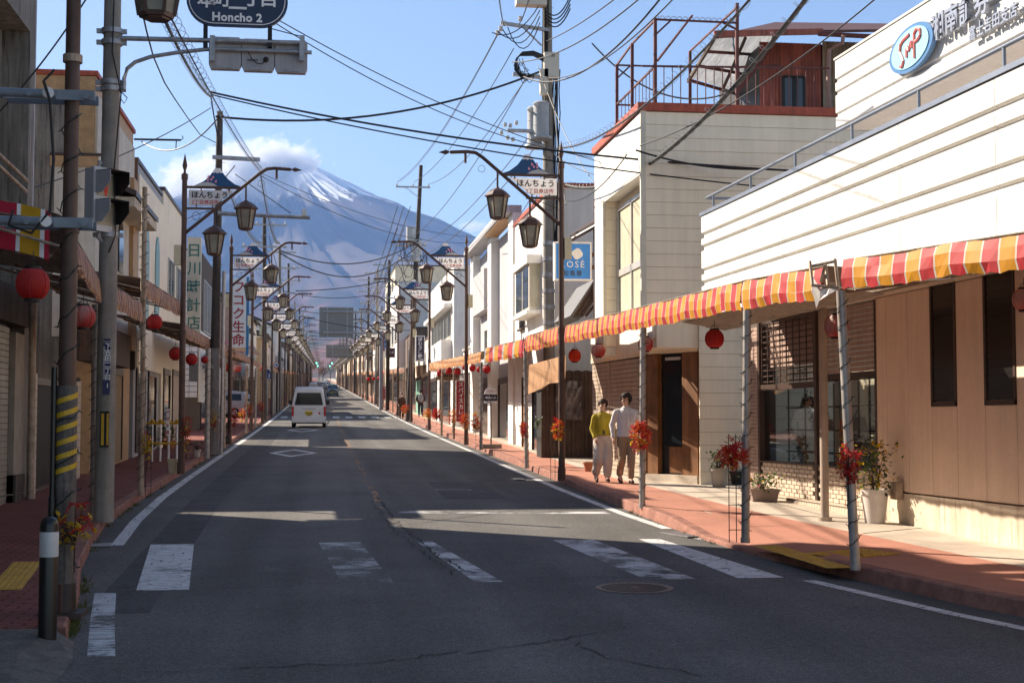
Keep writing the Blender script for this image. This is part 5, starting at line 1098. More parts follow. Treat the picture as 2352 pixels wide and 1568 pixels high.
zb = 2.8
while zb < 12.9: obj('siding_board', MB().bx(5.96, 9, 111.94, 111.995, zb, zb+.44), m_sidingw, b7); zb += .46
obj('green_sign', MB().bx(5.98, 8.2, 111.85, 111.935, 5.2, 5.62), M('sign_green', (.01, .26, .12), .4), b7); text('渡辺薬局', .36, m_signw, b7, (6.75, 111.845, 5.41), bold=.006)
building('cream_tower', 'tall cream building rising behind the pharmacy', 6.6, 8, 130, 150, 16.2, M('cream_render', (.62, .56, .44), .8, var=.08, streak=.1), wins=tuple((133+k*4, 135+k*4, z, z+1.3) for k in range(4) for z in (8., 11., 13.8)), trim=m_brownm)

# ---- left side
lb1 = building('concrete_building', 'stained concrete building at the far left edge', -5.35, 8, 3, 24.45, 8.5, m_conwall, shop=())
obj('fin_wall', MB().bx(-6, -4.9, 24.46, 24.85, .3, 10.4), m_conwall, lb1); obj('upper_storey', MB().bx(-13.3, -4.9, 3, 24.455, 8.51, 10.4), m_conwall, lb1); obj('light_edge', MB().bx(-4.93, -4.89, 24.855, 24.93, 3.0, 10.4), m_grey, lb1)
obj('pilaster', MB().bx(-5.349, -4.86, 23.6, 24.3, .4, 3.4), M('pale_stone', (.33, .28, .22), .85, var=.15, fine=.15), lb1)
for k in range(6): obj('stone_block', MB().bx(-5.0, -4.82, 23.6+.24*(k % 3), 23.82+.24*(k % 3), .5+.32*(k//3), .8+.32*(k//3)), M('dark_stone', (.045, .038, .03), .6, var=.3), lb1)
sht = obj('roller_shutter', MB().bx(-5.2, -4.98, 19.5, 23.5, .4, 3.5), m_dark, lb1)
for i in range(30): z = .62+i*.095; obj('slat', MB().bx(-4.975, -4.94, 19.5, 23.5, z, z+.085), M('grey_shutter', (.30, .28, .24), .5, .3, var=.1, streak=.2), sht)
obj('shop_lintel', MB().bx(-5.3, -4.8, 18, 24.4, 3.52, 4.1), M('old_wood', (.10, .075, .05), .9, var=.3, streak=.4), lb1)
pp_ = MB()
for a, b in (((0, 355), (62, 415)), ((0, 382), (60, 440))): pp_.cyl(PY(a[0]-40, a[1]-36, 20.5), PY(*b, 22.8), .03, .03, 8)
obj('stay_pipe', pp_, m_rusty, lb1)
gt = thing('yard_gate', 'dark corrugated yard gate between stone pillars on the left', 'gate', (-5, 27, gs(27)))
for k in range(40): y = 25.5+k*.095; obj('gate_bar', MB().bx(-5.06, -5.0, y, y+.07, gs(y)+.05, gs(27)+1.85), m_dark, gt)
obj('gate_frame', MB().bx(-5.08, -4.97, 25.45, 29.3, gs(27)+1.86, gs(27)+1.98).bx(-5.08, -4.97, 25.45, 29.3, gs(25.4)-.03, gs(25.4)+.05), M('grey_brown_metal', (.12, .10, .08), .5), gt)
for y in (25.1, 29.6):
    pc = obj('stone_pillar', MB().bx(-5.3, -4.87, y-.2, y+.25, .4, gs(27)+2.1), m_mortar, gt)
    for r in range(14):
        for q in range(2): obj('stone_block', MB().bx(-4.872, -4.845, y-.2+.23*q, y+.01+.23*q, gs(27)-.06+r*.15, gs(27)+.08+r*.15), m_base, pc)
obj('rear_wall', MB().bx(-9, -6.5, 30.5, 30.7, .5, 4.6), m_conwall, gt)
lb2 = building('tan_tile_building', 'tall tan tiled building with a red coping behind the signal pole', -5.5, 9, 35.2, 42.2, 10.35, m_ctile, wins=(), trim=m_redtrim, shop=((35.8, 37.2, 2.3, m_glass), (38, 40.5, 2.3, M('tan_render', (.30, .21, .12), .8, var=.15, streak=.2)),))
obj('concrete_side', MB().bx(-12.4, -6.15, 35.12, 35.195, .5, 9.9), m_conwall, lb2)
m_cpanel = M('cream_panel', (.58, .53, .45), .75, var=.1, streak=.15)
obj('white_side', MB().bx(-6.4, -5.42, 35.06, 35.115, 4.0, 8.1), m_cpanel, lb2); obj('tile_band', MB().bx(-6.5, -5.38, 35.0, 35.11, 8.1, 8.35), m_ctile, lb2); obj('dark_ledge', MB().bx(-6.5, -5.3, 34.98, 35.1, 8.36, 8.42), m_brownm, lb2)
bk = MB().bx(-.033, .033, -.012, .012, -.012, .012).mesh('brick'); bk.materials.append(M('tan_brick', (.50, .31, .15), .6, var=.2, scale=7)); 
bkb = obj('tile_face', MB().bx(-6.12, -5.5, 35.14, 35.195, 8.42, 10.3), M('tile_gap', (.20, .12, .06), .9), lb2)
mbk = MB()
for r in range(46):
    for q in range(9):
        xa = -6.13+q*.07+(.035 if r % 2 else 0); mbk.bx(xa, xa+.063, 35.125, 35.142, 8.43+r*.041, 8.465+r*.041)
tag(obj('tiles', mbk, MATS['tan_brick'], lb2), kind='stuff')
obj('street_panel', MB().bx(-5.5, -5.44, 35.25, 42.1, 4.2, 9.9), m_cpanel, lb2)
for y in (38.2, 39.4):
    pts = [(-5.43, y-.4, 6.0), (-5.43, y+.4, 6.0)]+[(-5.43, y+.4*math.cos(a), 7.0+.4*math.sin(a)) for a in [i*math.pi/10 for i in range(11)]]
    obj('arched_window', MB().prism(pts, (.03, 0, 0)), m_glass, lb2)
obj('ledge_roof', MB().prism([(-5.44, 37.2, 8.05), (-4.75, 37.2, 7.75), (-4.75, 42.2, 7.75), (-5.44, 42.2, 8.05)], (0, 0, .14)), m_brownm, lb2); obj('ledge_soffit', MB().bx(-5.44, -4.8, 37.3, 42.2, 7.5, 7.74), m_base, lb2); obj('tile_pier', MB().bx(-5.44, -5.32, 41.2, 42.1, 4, 8.9), m_ctile, lb2)
obj('shop_lintel', MB().bx(-5.49, -4.95, 33.0, 38, 3.35, 4.2), M('dark_rust_panel', (.07, .045, .035), .7, var=.4, streak=.5, dirt=(.12, .05, .02)), lb2)
lb3 = building('grey_panel_building', 'grey sided building with dark trim and pale blue arches', -5.55, 7, 43.4, 50, 9.75, M('grey_panel', (.33, .33, .35), .6, var=.06), trim=m_brownm, shop=((44, 46, 2.3, m_dkwood), (47, 49, 2.3, m_glass)))
obj('dark_corner', MB().bx(-5.7, -5.5, 43.3, 43.395, 3.5, 9.74), m_brownm, lb3); obj('cream_front', MB().bx(-5.55, -5.46, 43.45, 50, 3.6, 9.4), m_siding, lb3)
for k in range(3): obj('panel_joint', MB().bx(-6.6-k*.9, -6.59-k*.9, 43.375, 43.399, 3, 9.74), m_dark, lb3)
for y in (45.3, 48.2):
    pts = [(-5.45, y-.55, 5.0), (-5.45, y+.55, 5.0)]+[(-5.45, y+.55*math.cos(a), 7.2+.9*math.sin(a)) for a in [i*math.pi/12 for i in range(13)]]
    obj('blue_arch', MB().prism(pts, (.03, 0, 0)), M('pale_teal', (.20, .38, .40), .5, var=.1), lb3)
lb4 = building('cream_building', 'cream building with a brown parapet behind the watch shop sign', -5.5, 7, 50.3, 58.5, 10.0, m_siding, trim=m_brownm, wins=((52, 54, 6.5, 7.8), (55, 57, 6.5, 7.8)), shop=((51, 53, 2.4, m_glass), (54, 57.5, 2.4, m_shutter)))
lb5 = building('white_tile_building', 'white square-tiled building with tall windows past the dark utility pole', -5.2, 8, 61.5, 74, 9.3, m_mortar, wins=tuple((64+k*1.9, 65.7+k*1.9, 6.0, 8.2) for k in range(5)), shop=((63, 72, 2.5, m_glass),))
for r in range(26):
    for q in range(4): obj('wall_tile', MB().bx(-6.6+q*.35, -6.27+q*.35, 61.46, 61.495, 3.0+r*.24, 3.215+r*.24), M('lavender_tile', (.50, .50, .55), .35, var=.08), lb5)
obj('street_panel', MB().bx(-5.2, -5.12, 61.6, 73.9, 2.8, 5.85), m_sidingw, lb5)
single('lot_wall', MB().bx(-12, -5.8, 90.0, 90.2, 2.0, 5.2), M('cream_corrugated', (.62, .55, .42), .6, var=.15, streak=.2), 'pale ribbed wall at the back of the car park', 'wall')

def resite(t, s):
    """bring a block forward to the building line"""
    o = ORG[t.name]; c0 = Vector((0, 0, EYE)); t.location = c0+(o-c0)*s; t.scale = (s, s, s)
resite(lb2, .886); resite(lb3, .875); resite(lb4, .875)
# ---- random shop houses receding into the distance
rnd = random.Random(21)
wallm = [m_siding, m_whitew, m_grey, m_tanwall, m_sidingw, M('brown_board', (.16, .11, .08), .7, var=.2, streak=.3), M('ochre_render', (.42, .31, .19), .8, var=.12, streak=.2), M('rose_render', (.42, .27, .22), .8, var=.12)]
def far_row(side, y):
    i = 0
    while y < 640:
        L = rnd.uniform(6, 11) if y < 300 else rnd.uniform(14, 24); hh = rnd.uniform(4.6, 8.2); fx = side*(6.3 if side > 0 else 5.4)+side*rnd.uniform(-.3, .4); zt = gs(y)+hh; mt = rnd.choice(wallm)
        w = []
        if y < 320:
            k = int((L-1)/2.6)
            for q in range(k): w.append((y+.8+q*2.6, y+2.2+q*2.6, gs(y)+3.7, gs(y)+min(5., hh-.4)))
        sd = 'left' if side < 0 else 'right'
        near = y < 150; wl = {m_siding: 'cream', m_whitew: 'white', m_grey: 'grey', m_tanwall: 'beige', m_sidingw: 'white sided', wallm[5]: 'brown', wallm[6]: 'ochre', wallm[7]: 'rose'}[mt]
        building('shop_house', f'{wl} shop house, {ORD[i] if i else "first"} one past the {"car park" if side < 0 else "tall cream building"} on the {sd}' if near else f'small far shop house closing the {sd} row', fx, 8, y, y+L-.12, zt, mt, wins=w, trim=rnd.choice([m_brownm, m_alu, None]), gable=rnd.choice([0, 0, 1.4, 1.9]), shop=((y+.4, y+L*.45, 2.3, rnd.choice([m_glass, m_shutter, m_dkwood])), (y+L*.5, y+L-.6, 2.3, rnd.choice([m_glass, m_dkwood, m_shutw]))), detail=y < 130, group=None if near else f'far shop houses on the {sd}')
        p0, p1 = Vector((side*3.0 if side < 0 else 4.9, y+.2, gs(y)+2.65)), Vector((side*3.0 if side < 0 else 4.9, y+L-.3, gs(y+L)+2.65))
        if y < 330:
            ps = [(Vector((p0.x, yy, gs(yy))), Vector((p0.x, yy, gs(yy)+2.7)), .05, rnd.choice([m_rusty, m_dkbrown, m_silver]), False) for yy in (y+.5, y+L*.5)]
            awning(p0, p1, .32, (side*1.5, 0, 0), rnd.choice(['om', 'oo', 'rymix', 'om']), f'arcade awning, {ORD[i] if i else "first"} one past the {"car park" if side < 0 else "tall cream building"} on the {sd}' if near else f'small far arcade awning on the {sd}', .1, ps, i, frame=False, detail=False, group=None if near else f'far arcade awnings on the {sd}')
        y += L+(0 if rnd.random() < .8 else 3); i += 1
far_row(-1, 90.5); far_row(1, 150.5)
building('shop_house', 'narrow brown shop house right beside the pharmacy', 6.5, 6, 98.3, 111.5, 8.4, wallm[5], wins=((100, 102, 6.2, 7.4), (105, 107, 6.2, 7.4)), shop=((99, 110, 2.4, m_glass),), trim=m_brownm)
for ya, yb, st in ((85.5, 97.5, 'om'), (98.5, 111, 'om'), (113, 127, 'rymix'), (131, 149, 'om')):
    awning(Vector((4.9, ya, gs(ya)+2.65)), Vector((4.9, yb, gs(yb)+2.65)), .32, (1.5, 0, 0), st, {85.5: 'faded awning past the white angular building', 98.5: 'faded awning before the brown shop house', 113: 'red and yellow awning in front of the pharmacy', 131: 'faded awning before the tall cream building'}[ya], .1, [(Vector((4.9, yy, gs(yy))), Vector((4.9, yy, gs(yy)+2.7)), .05, m_rusty, False) for yy in (ya+.3, (ya+yb)/2)], int(ya), frame=False, detail=False)
# =====================================================================
# SIGNAL POLE, UTILITY POLES, WIRES, SIGNS
# =====================================================================
YC = 20.15
m_sig = M('signal_grey', (.40, .39, .41), .45, var=.08, scale=3, streak=.15)
m_navy = M('plate_navy', (.012, .02, .06), .25, var=.3, scale=3)
def cp(px, py, dy=0.): return PY(px, py, YC+dy)
sp = thing('signal_pole', 'grey concrete pole with crossing signals and the Honcho 2 name sign', 'signal pole', G(238, 1198, SW))
bt, tp = G(238, 1198, SW), PY(260, -60, YC)
obj('pole', MB().cyl(bt, tp, .135, .115, 20), m_conc, sp, 40)
up_ = (tp-bt).normalized()
def on_pole(py): 
    t_ = (PY(245, py, YC).z-bt.z)/(tp.z-bt.z); return bt.lerp(tp, t_)
for py in (72, 98, 190, 205, 540): c = on_pole(py); obj('clamp', MB().cyl(c-Vector((0, 0, .035)), c+Vector((0, 0, .035)), .145, .145, 18).bx(c.x-.21, c.x+.2, c.y-.03, c.y+.03, c.z-.03, c.z+.03), m_galv, sp, 40)
obj('upper_arm', MB().cyl(cp(272, 88, -.05), cp(702, 99, -.05), .036, .034, 12), m_galv, sp, 40)
obj('lower_arm', MB().tube([cp(284, 206, -.05), cp(285, 180, -.05), cp(292, 158, -.05), cp(310, 143, -.05), cp(345, 131, -.05), cp(400, 122, -.05), cp(470, 114, -.05), cp(500, 113, -.05), cp(716, 121, -.05)], .028, 10), m_galv, sp, 40)
for px in (488, 694): a, b_ = cp(px, 82, -.1), cp(px+1, 140, -.1); obj('arm_bracket', MB().bx(a.x-.035, a.x+.035, a.y-.02, a.y+.06, b_.z, a.z), m_galv, sp)
# traffic signal seen from behind
sg = obj('signal_body', MB().bx(cp(486, 0).x, cp(706, 0).x, YC+.06, YC+.12, cp(600, 150).z, cp(600, 92).z), m_sig, sp)
for k in range(3):
    x0, x1 = cp(481+k*76, 0).x, cp(555+k*76, 0).x; z0, z1 = cp(600, 161+k*2).z, cp(600, 88+k*2).z; c = .06
    obj('signal_module', MB().prism([(x0, YC+.0, z0+c), (x0+c*.5, YC+.0, z0), (x1-c*.5, YC+.0, z0), (x1, YC+.0, z0+c), (x1, YC, z1-.03), (x1-.03, YC, z1), (x0+.03, YC, z1), (x0, YC, z1-.03)], (0, .13, 0)), m_sig, sg)
    obj('signal_latch', MB().bx((x0+x1)/2-.1, (x0+x1)/2+.1, YC-.012, YC+.0, z0+.015, z0+.045), m_galv, sg)
    cx_, cz_ = (x0+x1)/2, (z0+z1)/2
    obj('signal_visor', MB().add([(cx_+.15*math.cos(a), y, cz_+.15*math.sin(a)) for y in (YC+.135, YC+.38) for a in [R(-20)+i*R(220)/10 for i in range(11)]], [(i, i+1, 12+i, 11+i) for i in range(10)]), m_dark, sg)
obj('signal_cable', MB().tube([cp(679, 117, -.1), cp(688, 132, -.1), cp(700, 140, -.12), cp(712, 134, -.1)] if 0 else [cp(569, 118, -.09), cp(578, 135, -.1), cp(590, 146, -.1), cp(601, 147, -.08), cp(610, 140, -.04)], .008, 6).ball(cp(611, 137, -.02), .04, .04, .04), m_cable, sg)
text('交通信号機', .03, m_signblk, sg, cp(580, 138, -.02))
# name plate
def stadium(c, hw, hh, y, n=16):
    pts = []
    for sx in (1, -1):
        for i in range(n+1): a = -math.pi/2+math.pi*i/n if sx > 0 else math.pi/2+math.pi*i/n; pts.append((c.x+sx*(hw-hh)+hh*math.cos(a), y, c.z+hh*math.sin(a)))
    return pts
c = cp(546, 6); hw, hh = 114*YC/_F, 61*YC/_F
pl_ = obj('name_plate', MB().prism(stadium(c, hw, hh, YC-.10), (0, .05, 0)), m_navy, sp); obj('plate_border', MB().prism(stadium(c, hw-.035, hh-.035, YC-.103), (0, .01, 0)), m_signw, pl_); obj('plate_face', MB().prism(stadium(c, hw-.047, hh-.047, YC-.106), (0, .01, 0)), m_navy, pl_)
for ch, px in zip('本町二丁目', (475, 510, 546, 580, 617)): text(ch, .27, m_signw, pl_, cp(px, -3 if ch != '二' else 6, -.112), bold=.005)
text('Honcho 2', .165, m_signw, pl_, cp(545, 40, -.112), bold=.006, spacing=1.05)
for px in (472, 620): a, b_ = cp(px, 56, -.085), cp(px, 108, -.085); obj('plate_strap', MB().bx(a.x-.03, a.x+.03, YC-.08, YC-.05, b_.z, a.z).bx(a.x-.03, a.x+.03, YC-.09, YC-.01, b_.z, b_.z+.06), m_dark, pl_)
obj('stay_wire', MB().cyl(cp(622, 66, -.06), cp(694, 85, -.06), .008, .008, 5), m_cable, sp)
# pedestrian signal
fw, sd = Vector((.80, -.60, 0)), Vector((.60, .80, 0)); pc = cp(228, 460, -.16); uz = Vector((0, 0, 1))
ps = obj('pedestrian_signal', MB().obx(pc, fw*.085, sd*.19, uz*.425), m_sig, sp)
obj('front_rim', MB().obx(pc+fw*.095, fw*.012, sd*.205, uz*.44), M('signal_rim', (.55, .54, .55), .4, var=.06), ps)
m_lred = bpy.data.materials.new('lit_red_lens'); m_lred.use_nodes = True; bb = m_lred.node_tree.nodes['Principled BSDF']; bb.inputs['Base Color'].default_value = (.5, .05, .03, 1); bb.inputs['Emission Color'].default_value = (1, .12, .06, 1); bb.inputs['Emission Strength'].default_value = .04
for k, dz in enumerate((.2, -.2)):
    c = pc+uz*dz+fw*.112; obj('lens', MB().obx(c, fw*.006, sd*.15, uz*.15), M('lens_amber', (.42, .36, .26), .2, var=.1), ps)
    if k == 0: obj('red_figure', MB().obx(c+fw*.01-uz*.02, fw*.003, sd*.03, uz*.08).ball(c+fw*.012+uz*.085, .02, .02, .025, 8, 6).obx(c+fw*.01-uz*.1, fw*.003, sd*.02, uz*.05), m_lred, ps)
    e = fw*.27
    def pan(nm, a, b, mt): obj(nm, MB().prism([c+a+uz*.17, c+a-uz*.13, c+a+e*.45-uz*.13, c+a+e+uz*.02, c+a+e+uz*.17], b), mt, ps)
    pan('visor_cheek', -sd*.18, sd*.008, m_sig); pan('visor_cheek', sd*.172, sd*.008, m_dark)
    obj('visor_lining', MB().prism([c-sd*.168+uz*.165, c-sd*.168-uz*.125, c-sd*.168+e*.43-uz*.125, c-sd*.168+e*.97+uz*.02, c-sd*.168+e*.97+uz*.165], sd*.004), m_dark, ps)
    obj('visor_top', MB().obx(c+uz*.176+e*.5, e*.5, sd*.18, uz*.005), m_dark, ps)
obj('mount_pipe', MB().tube([cp(228, 392, -.15), cp(228, 372, -.12), cp(236, 378, -.05), cp(246, 395, 0)], .03, 8).tube([cp(228, 528, -.12), cp(226, 545, -.12), cp(236, 556, -.08), cp(252, 560, -.04)], .035, 8), m_sig, sp)
obj('cable', MB().tube([cp(262, 0, -.14), cp(258, 120, -.14), cp(278, 215, -.14), cp(262, 390, -.14), cp(265, 540, -.14), cp(250, 580, -.14)], .01, 6).tube([cp(272, 205, -.1), cp(292, 225, -.1), cp(285, 238, -.1), cp(276, 225, -.1)], .008, 5), m_cable, sp)
# plates on the pole
a, b_ = cp(236, 906, -.15), cp(254, 778, -.15); ad_ = obj('address_plate', MB().bx(a.x, b_.x, YC-.155, YC-.145, a.z, b_.z), M('plate_blue', (.015, .018, .10), .3, var=.15), sp); cx_ = (a.x+b_.x)/2
for i, ch in enumerate('下吉田二丁目1'): text(ch, .088, m_signw, ad_, (cx_+.015, YC-.158, b_.z-.10-i*.085-(.03 if ch == '1' else 0)), bold=.002, thick=.001)
text('SHIMOYOSHIDA 2-CHOME', .038, m_signw, ad_, (cx_-.036, YC-.158, b_.z-.33), right=(0, 0, -1), up=(1, 0, 0), thick=.001); text('富士吉田市', .02, m_signw, ad_, (cx_, YC-.158, b_.z-.035), thick=.001)
a, b_ = cp(229, 1027, -.15), cp(251, 944, -.15); hz_ = obj('hazard_panel', MB().bx(a.x, b_.x, YC-.16, YC-.145, a.z, b_.z), m_dark, sp); w_ = (b_.x-a.x)
for f0, f1 in ((.14, .44), (.74, .97)): obj('yellow_bar', MB().bx(a.x+w_*f0, a.x+w_*f1, YC-.166, YC-.159, a.z+.03, b_.z-.03), m_ystripe, hz_)

# ---- bollard, drains, manholes, tactile paving
bl = G(108, 1495); t = thing('bollard', 'black bollard with a white reflective band at the lower left corner', 'bollard', bl)
obj('body', MB().lathe(bl, [(.068, -.02), (.068, .93), (.062, .96), (.045, .985), (.02, .997), (.001, 1.0)], 24), m_blackp, t, 40); obj('white_band', MB().lathe(bl, [(.0685, .70), (.070, .705), (.070, .88), (.0685, .885)], 24), M('reflective_white', (.6, .58, .56), .4, var=.15, streak=.2), t, 40); obj('mortar_collar', MB().lathe(bl, [(.12, -.01), (.11, .012), (.07, .02)], 20), m_apron, t)
mb = MB(); bb_ = Vector((-1.88, 10.9, g(10.9)+.02))
def manhole(px, py, r, label):
    c = G(px, py); t = thing('manhole_cover', label, 'manhole cover', c); nr = Vector((0, -.0239, 1)).normalized()
    def disc(rad, n=40): return [(c.x+rad*math.cos(2*math.pi*i/n), c.y+rad*math.sin(2*math.pi*i/n), c.z+.0239*rad*math.sin(2*math.pi*i/n)) for i in range(n)]
    o_, i_ = disc(r), disc(r*.86); mb = MB(); mb.add([(x, y, z+.006) for x, y, z in o_+i_], [(k, (k+1) % 40, 40+(k+1) % 40, 40+k) for k in range(40)]); obj('rim', mb, M('rim_rust_iron', (.20, .14, .10), .6, .3, var=.2, scale=12), t)
    obj('lid', MB().poly([(x, y, z+.005) for x, y, z in i_]), M('cast_iron', (.035, .033, .036), .5, .4, var=.3, scale=40, bump=.8, bscale=60), t)
    st = MB()
    for q in range(-9, 10):
        for w in range(-9, 10):
            x, y = q*.036, w*.036+(.018 if q % 2 else 0)
            if .06 < math.hypot(x, y) < r*.8: st.bx(c.x+x-.011, c.x+x+.011, c.y+y-.011, c.y+y+.011, c.z+.0239*y+.004, c.z+.0239*y+.011)
    tag(obj('studs', st, M('stud_iron', (.06, .056, .06), .4, .5, var=.2, scale=30), t), kind='stuff'); obj('centre_badge', MB().cyl(c+Vector((0, 0, .003)), c+Vector((0, 0, .012)), .045, .045, 12), MATS['rim_rust_iron'], t)
manhole(1457, 1350, .385, 'round studded manhole cover with a rusty rim in front of the crosswalk'); manhole(1041, 1125, .365, 'pale-rimmed manhole cover beyond the stop line')
def grate(c, lx, ly, rz, n, label):
    t = thing('drain_grate', label, 'drain grate', c, None, rz)
    ORG[t.name] = Vector((0, 0, 0)); obj('pit', MB().bx(-lx, lx, -ly, ly, .001, .003), m_dark, t)
    for k in range(n): y = -ly+(2*ly)*(k+.5)/n; obj('bar', MB().bx(-lx, lx, y-ly/n*.5, y+ly/n*.5, .003, .012), m_galv, t)
    obj('rim', MB().bx(-lx-.02, -lx, -ly, ly, 0, .012).bx(lx, lx+.02, -ly, ly, 0, .012), m_galv, t)
grate(G(231, 1252)+Vector((0, 0, .002)), .11, .22, R(8), 8, 'steel drain grate at the left kerb by the edge line'); grate(G(1565, 1228)+Vector((0, 0, .002)), .1, .42, R(12), 12, 'slotted drain grate in the right gutter by the crosswalk'); grate(Vector((-2.75, 10.15, g(10.15)+.03)), .45, .28, 0, 9, 'rusty drain grate at the bottom left corner'); grate(G(1190, 1100)+Vector((0, 0, .002)), .08, .4, 0, 10, 'small gutter grate before the lamp with the couple')
m_tact = M('tactile_yellow', (.58, .33, .05), .7, var=.2, scale=6, fine=.15)
def tactile(p, u, v, nu, nv, label, bars=False):
    """rows of 0.3 m tactile tiles; u, v = directions"""
    t = thing('tactile_paving', label, 'tactile paving', p); u, v = Vector(u).normalized(), Vector(v).normalized()
    for i in range(nu):
        for j in range(nv):
            o_ = Vector(p)+u*.3*i+v*.3*j; z = lambda q: Vector((q.x, q.y, gs(q.y)+.004))
            q = [z(o_+u*.003), z(o_+u*.297), z(o_+u*.297+v*.297), z(o_+v*.297)]; tl = obj('tile', MB().prism(q, (0, 0, .006)), m_tact, t); st = MB()
            if bars:
                for k in range(4): a = z(o_+v*(.05+.07*k)+u*.02)+Vector((0, 0, .008)); b = z(o_+v*(.05+.07*k)+u*.28)+Vector((0, 0, .008)); st.bar(a, b, .022, .006)
            else:
                for k in range(5):
                    for w in range(5): a = z(o_+u*(.04+.055*k)+v*(.04+.055*w))+Vector((0, 0, .005)); st.cyl(a, a+Vector((0, 0, .007)), .012, .009, 6)
            tag(obj('studs', st, m_tact, tl), kind='stuff')
tactile((5.17, 14.2, 0), (-.055, 1, 0), (1, .055, 0), 7, 1, 'studded yellow tactile strip along the right kerb at the crosswalk'); tactile((5.66, 14.95, 0), (.89, .45, 0), (-.45, .89, 0), 2, 2, 'ribbed yellow tactile strip leading from the right kerb', True); tactile((6.2, 15.22, 0), (.89, .45, 0), (-.45, .89, 0), 1, 2, 'studded yellow tactile end beside the white flowerpot')
tactile((-2.9, 15.6, 0), (.1, -1, 0), (-1, 0, 0), 7, 1, 'studded yellow tactile strip beside the left bollard'); tactile((-3.25, 14.9, 0), (-1, 0, 0), (0, 1, 0), 5, 1, 'ribbed yellow tactile strip at the left edge', True)

# ---- utility poles
def util_pole(label, base, top, r0, r1, mat, arms=(), Y=None):
    t = thing('utility_pole', label, 'utility pole', base); obj('shaft', MB().cyl(base, top, r0, r1, 16), mat, t, 40)
    for z0, xa, xb, ins in arms:                                # crossarm: height, from, to, insulator offsets
        c = Vector(base).lerp(Vector(top), (z0-base[2])/(top[2]-base[2])); ar = obj('crossarm', MB().bx(c.x+xa, c.x+xb, c.y-r1-.09, c.y-r1-.01, z0-.04, z0+.04), m_galv, t)
        obj('arm_brace', MB().bar((c.x+(xa if abs(xa) > abs(xb) else xb)*.6, c.y-r1-.05, z0-.03), (c.x, c.y-r1-.02, z0-.6), .03, .03), m_galv, t)
        for x in ins: obj('insulator', MB().lathe((c.x+x, c.y-r1-.05, z0+.04), [(.02, 0), (.05, .02), (.05, .06), (.03, .07), (.045, .09), (.045, .13), (.02, .15)], 10), m_ins, ar)
    bolts = MB(); base, top = Vector(base), Vector(top)
    for k in range(14): c = base.lerp(top, .25+.05*k); bolts.cyl(c+Vector((-.18 if k % 2 else .18, 0, 0)), c, .008, .008, 4)
    tag(obj('step_bolts', bolts, m_galv, t), kind='stuff'); return t
m_polebr = M('pole_dark_brown', (.06, .045, .037), .6, var=.3, streak=.35)
b_ = Vector((-2.9, 39.4, gs(39.4))); u1 = util_pole('tall dark brown utility pole on the left kerb behind the second lamp', b_, PY(505, 256, 39.4), .15, .085, m_polebr, ())
def bar39(name, a, b, w, mt=m_galv): return obj(name, MB().bar(PY(*a, 39.2), PY(*b, 39.2), w, w), mt, u1)
bar39('crossarm', (488, 361), (597, 367), .1); bar39('arm_brace', (540, 380), (507, 420), .03); obj('pipe_arm', MB().cyl(PY(500, 490, 39.2), PY(712, 500, 39.2), .06, .05, 10), m_galv, u1); obj('sensor', MB().bx(PY(697, 0, 39.2).x, PY(708, 0, 39.2).x, 39.1, 39.3, PY(702, 497, 39.2).z, PY(702, 484, 39.2).z).bx(PY(700, 0, 39.2).x, PY(705, 0, 39.2).x, 39.15, 39.25, PY(702, 485, 39.2).z, PY(702, 478, 39.2).z), m_ins, u1)
obj('stay_wire', MB().cyl(PY(540, 400, 39.2), PY(668, 490, 39.2), .012, .012, 5), m_cable, u1); obj('pole_sleeve', MB().cyl((-2.9, 39.4, gs(39.4)+.02), (-2.9, 39.4, gs(39.4)+2.9), .158, .152, 16), M('pole_pale_sleeve', (.26, .23, .21), .7, var=.25, streak=.3), u1, 40); obj('steel_riser', MB().cyl((-2.68, 39.25, gs(39.4)+.02), (-2.66, 39.3, gs(39.4)+5), .05, .05, 8), m_galv, u1)
obj('meter_box', MB().bx(PY(446, 0, 38.9).x, PY(466, 0, 38.9).x, 38.85, 39.0, PY(455, 876, 38.9).z, PY(455, 834, 38.9).z).bx(-3.2, -2.9, 39.2, 39.3, 3.4, 3.5), M('grey_box', (.33, .32, .32), .5, var=.1), u1)
# big right pole with transformers
YU = 38.0
def up(px, py, dy=0.): return PY(px, py, YU+dy)
b_ = Vector((up(1262, 850).x, YU, gs(YU))); u2 = util_pole('big pale utility pole loaded with transformers and cables on the right', b_, up(1256, -160), .165, .125, m_conc, ())
for k in range(7): c = b_.lerp(up(1256, -160), .22+.03*k); obj('steel_band', MB().cyl(c-Vector((0, 0, .05)), c+Vector((0, 0, .05)), .17, .17, 16), m_galv, u2, 40)
obj('top_box', MB().bx(up(1181, 0).x, up(1250, 0).x, YU-.5, YU-.15, up(1215, 22).z, up(1215, -30).z), m_trim, u2)
cr = obj('crossarm', MB().bar(up(1150, 53, -.2), up(1262, 70, -.2), .09, .09), m_galv, u2)
for px, py in ((1143, 78), (1150, 68), (1158, 56), (1195, 45)): obj('insulator', MB().lathe(up(px, py, -.25), [(.02, -.05), (.07, -.03), (.07, .0), (.03, .02), (.06, .04), (.06, .08), (.02, .1)], 10), m_ins, cr)
obj('arm_brace', MB().bar(up(1200, 62, -.2), up(1244, 105, -.2), .04, .04), m_galv, u2); obj('lower_arm', MB().bar(up(1178, 170, -.2), up(1245, 178, -.2), .1, .1), m_galv, u2)
bun = MB()
for k in range(9):
    o_ = k*2.; bun.tube([up(1250+o_*.3, 128+o_, -.2), up(1225, 118+o_*.6, -.25), up(1200-o_*.5, 120+o_*.5, -.25), up(1186-o_*.3, 135+o_, -.25), up(1182+o_*.8, 160+o_, -.25), up(1192+o_, 172, -.25)], .022, 5)
tag(obj('cable_bundle', bun, m_cable, u2), kind='stuff')
rn = random.Random(4); bun = MB()
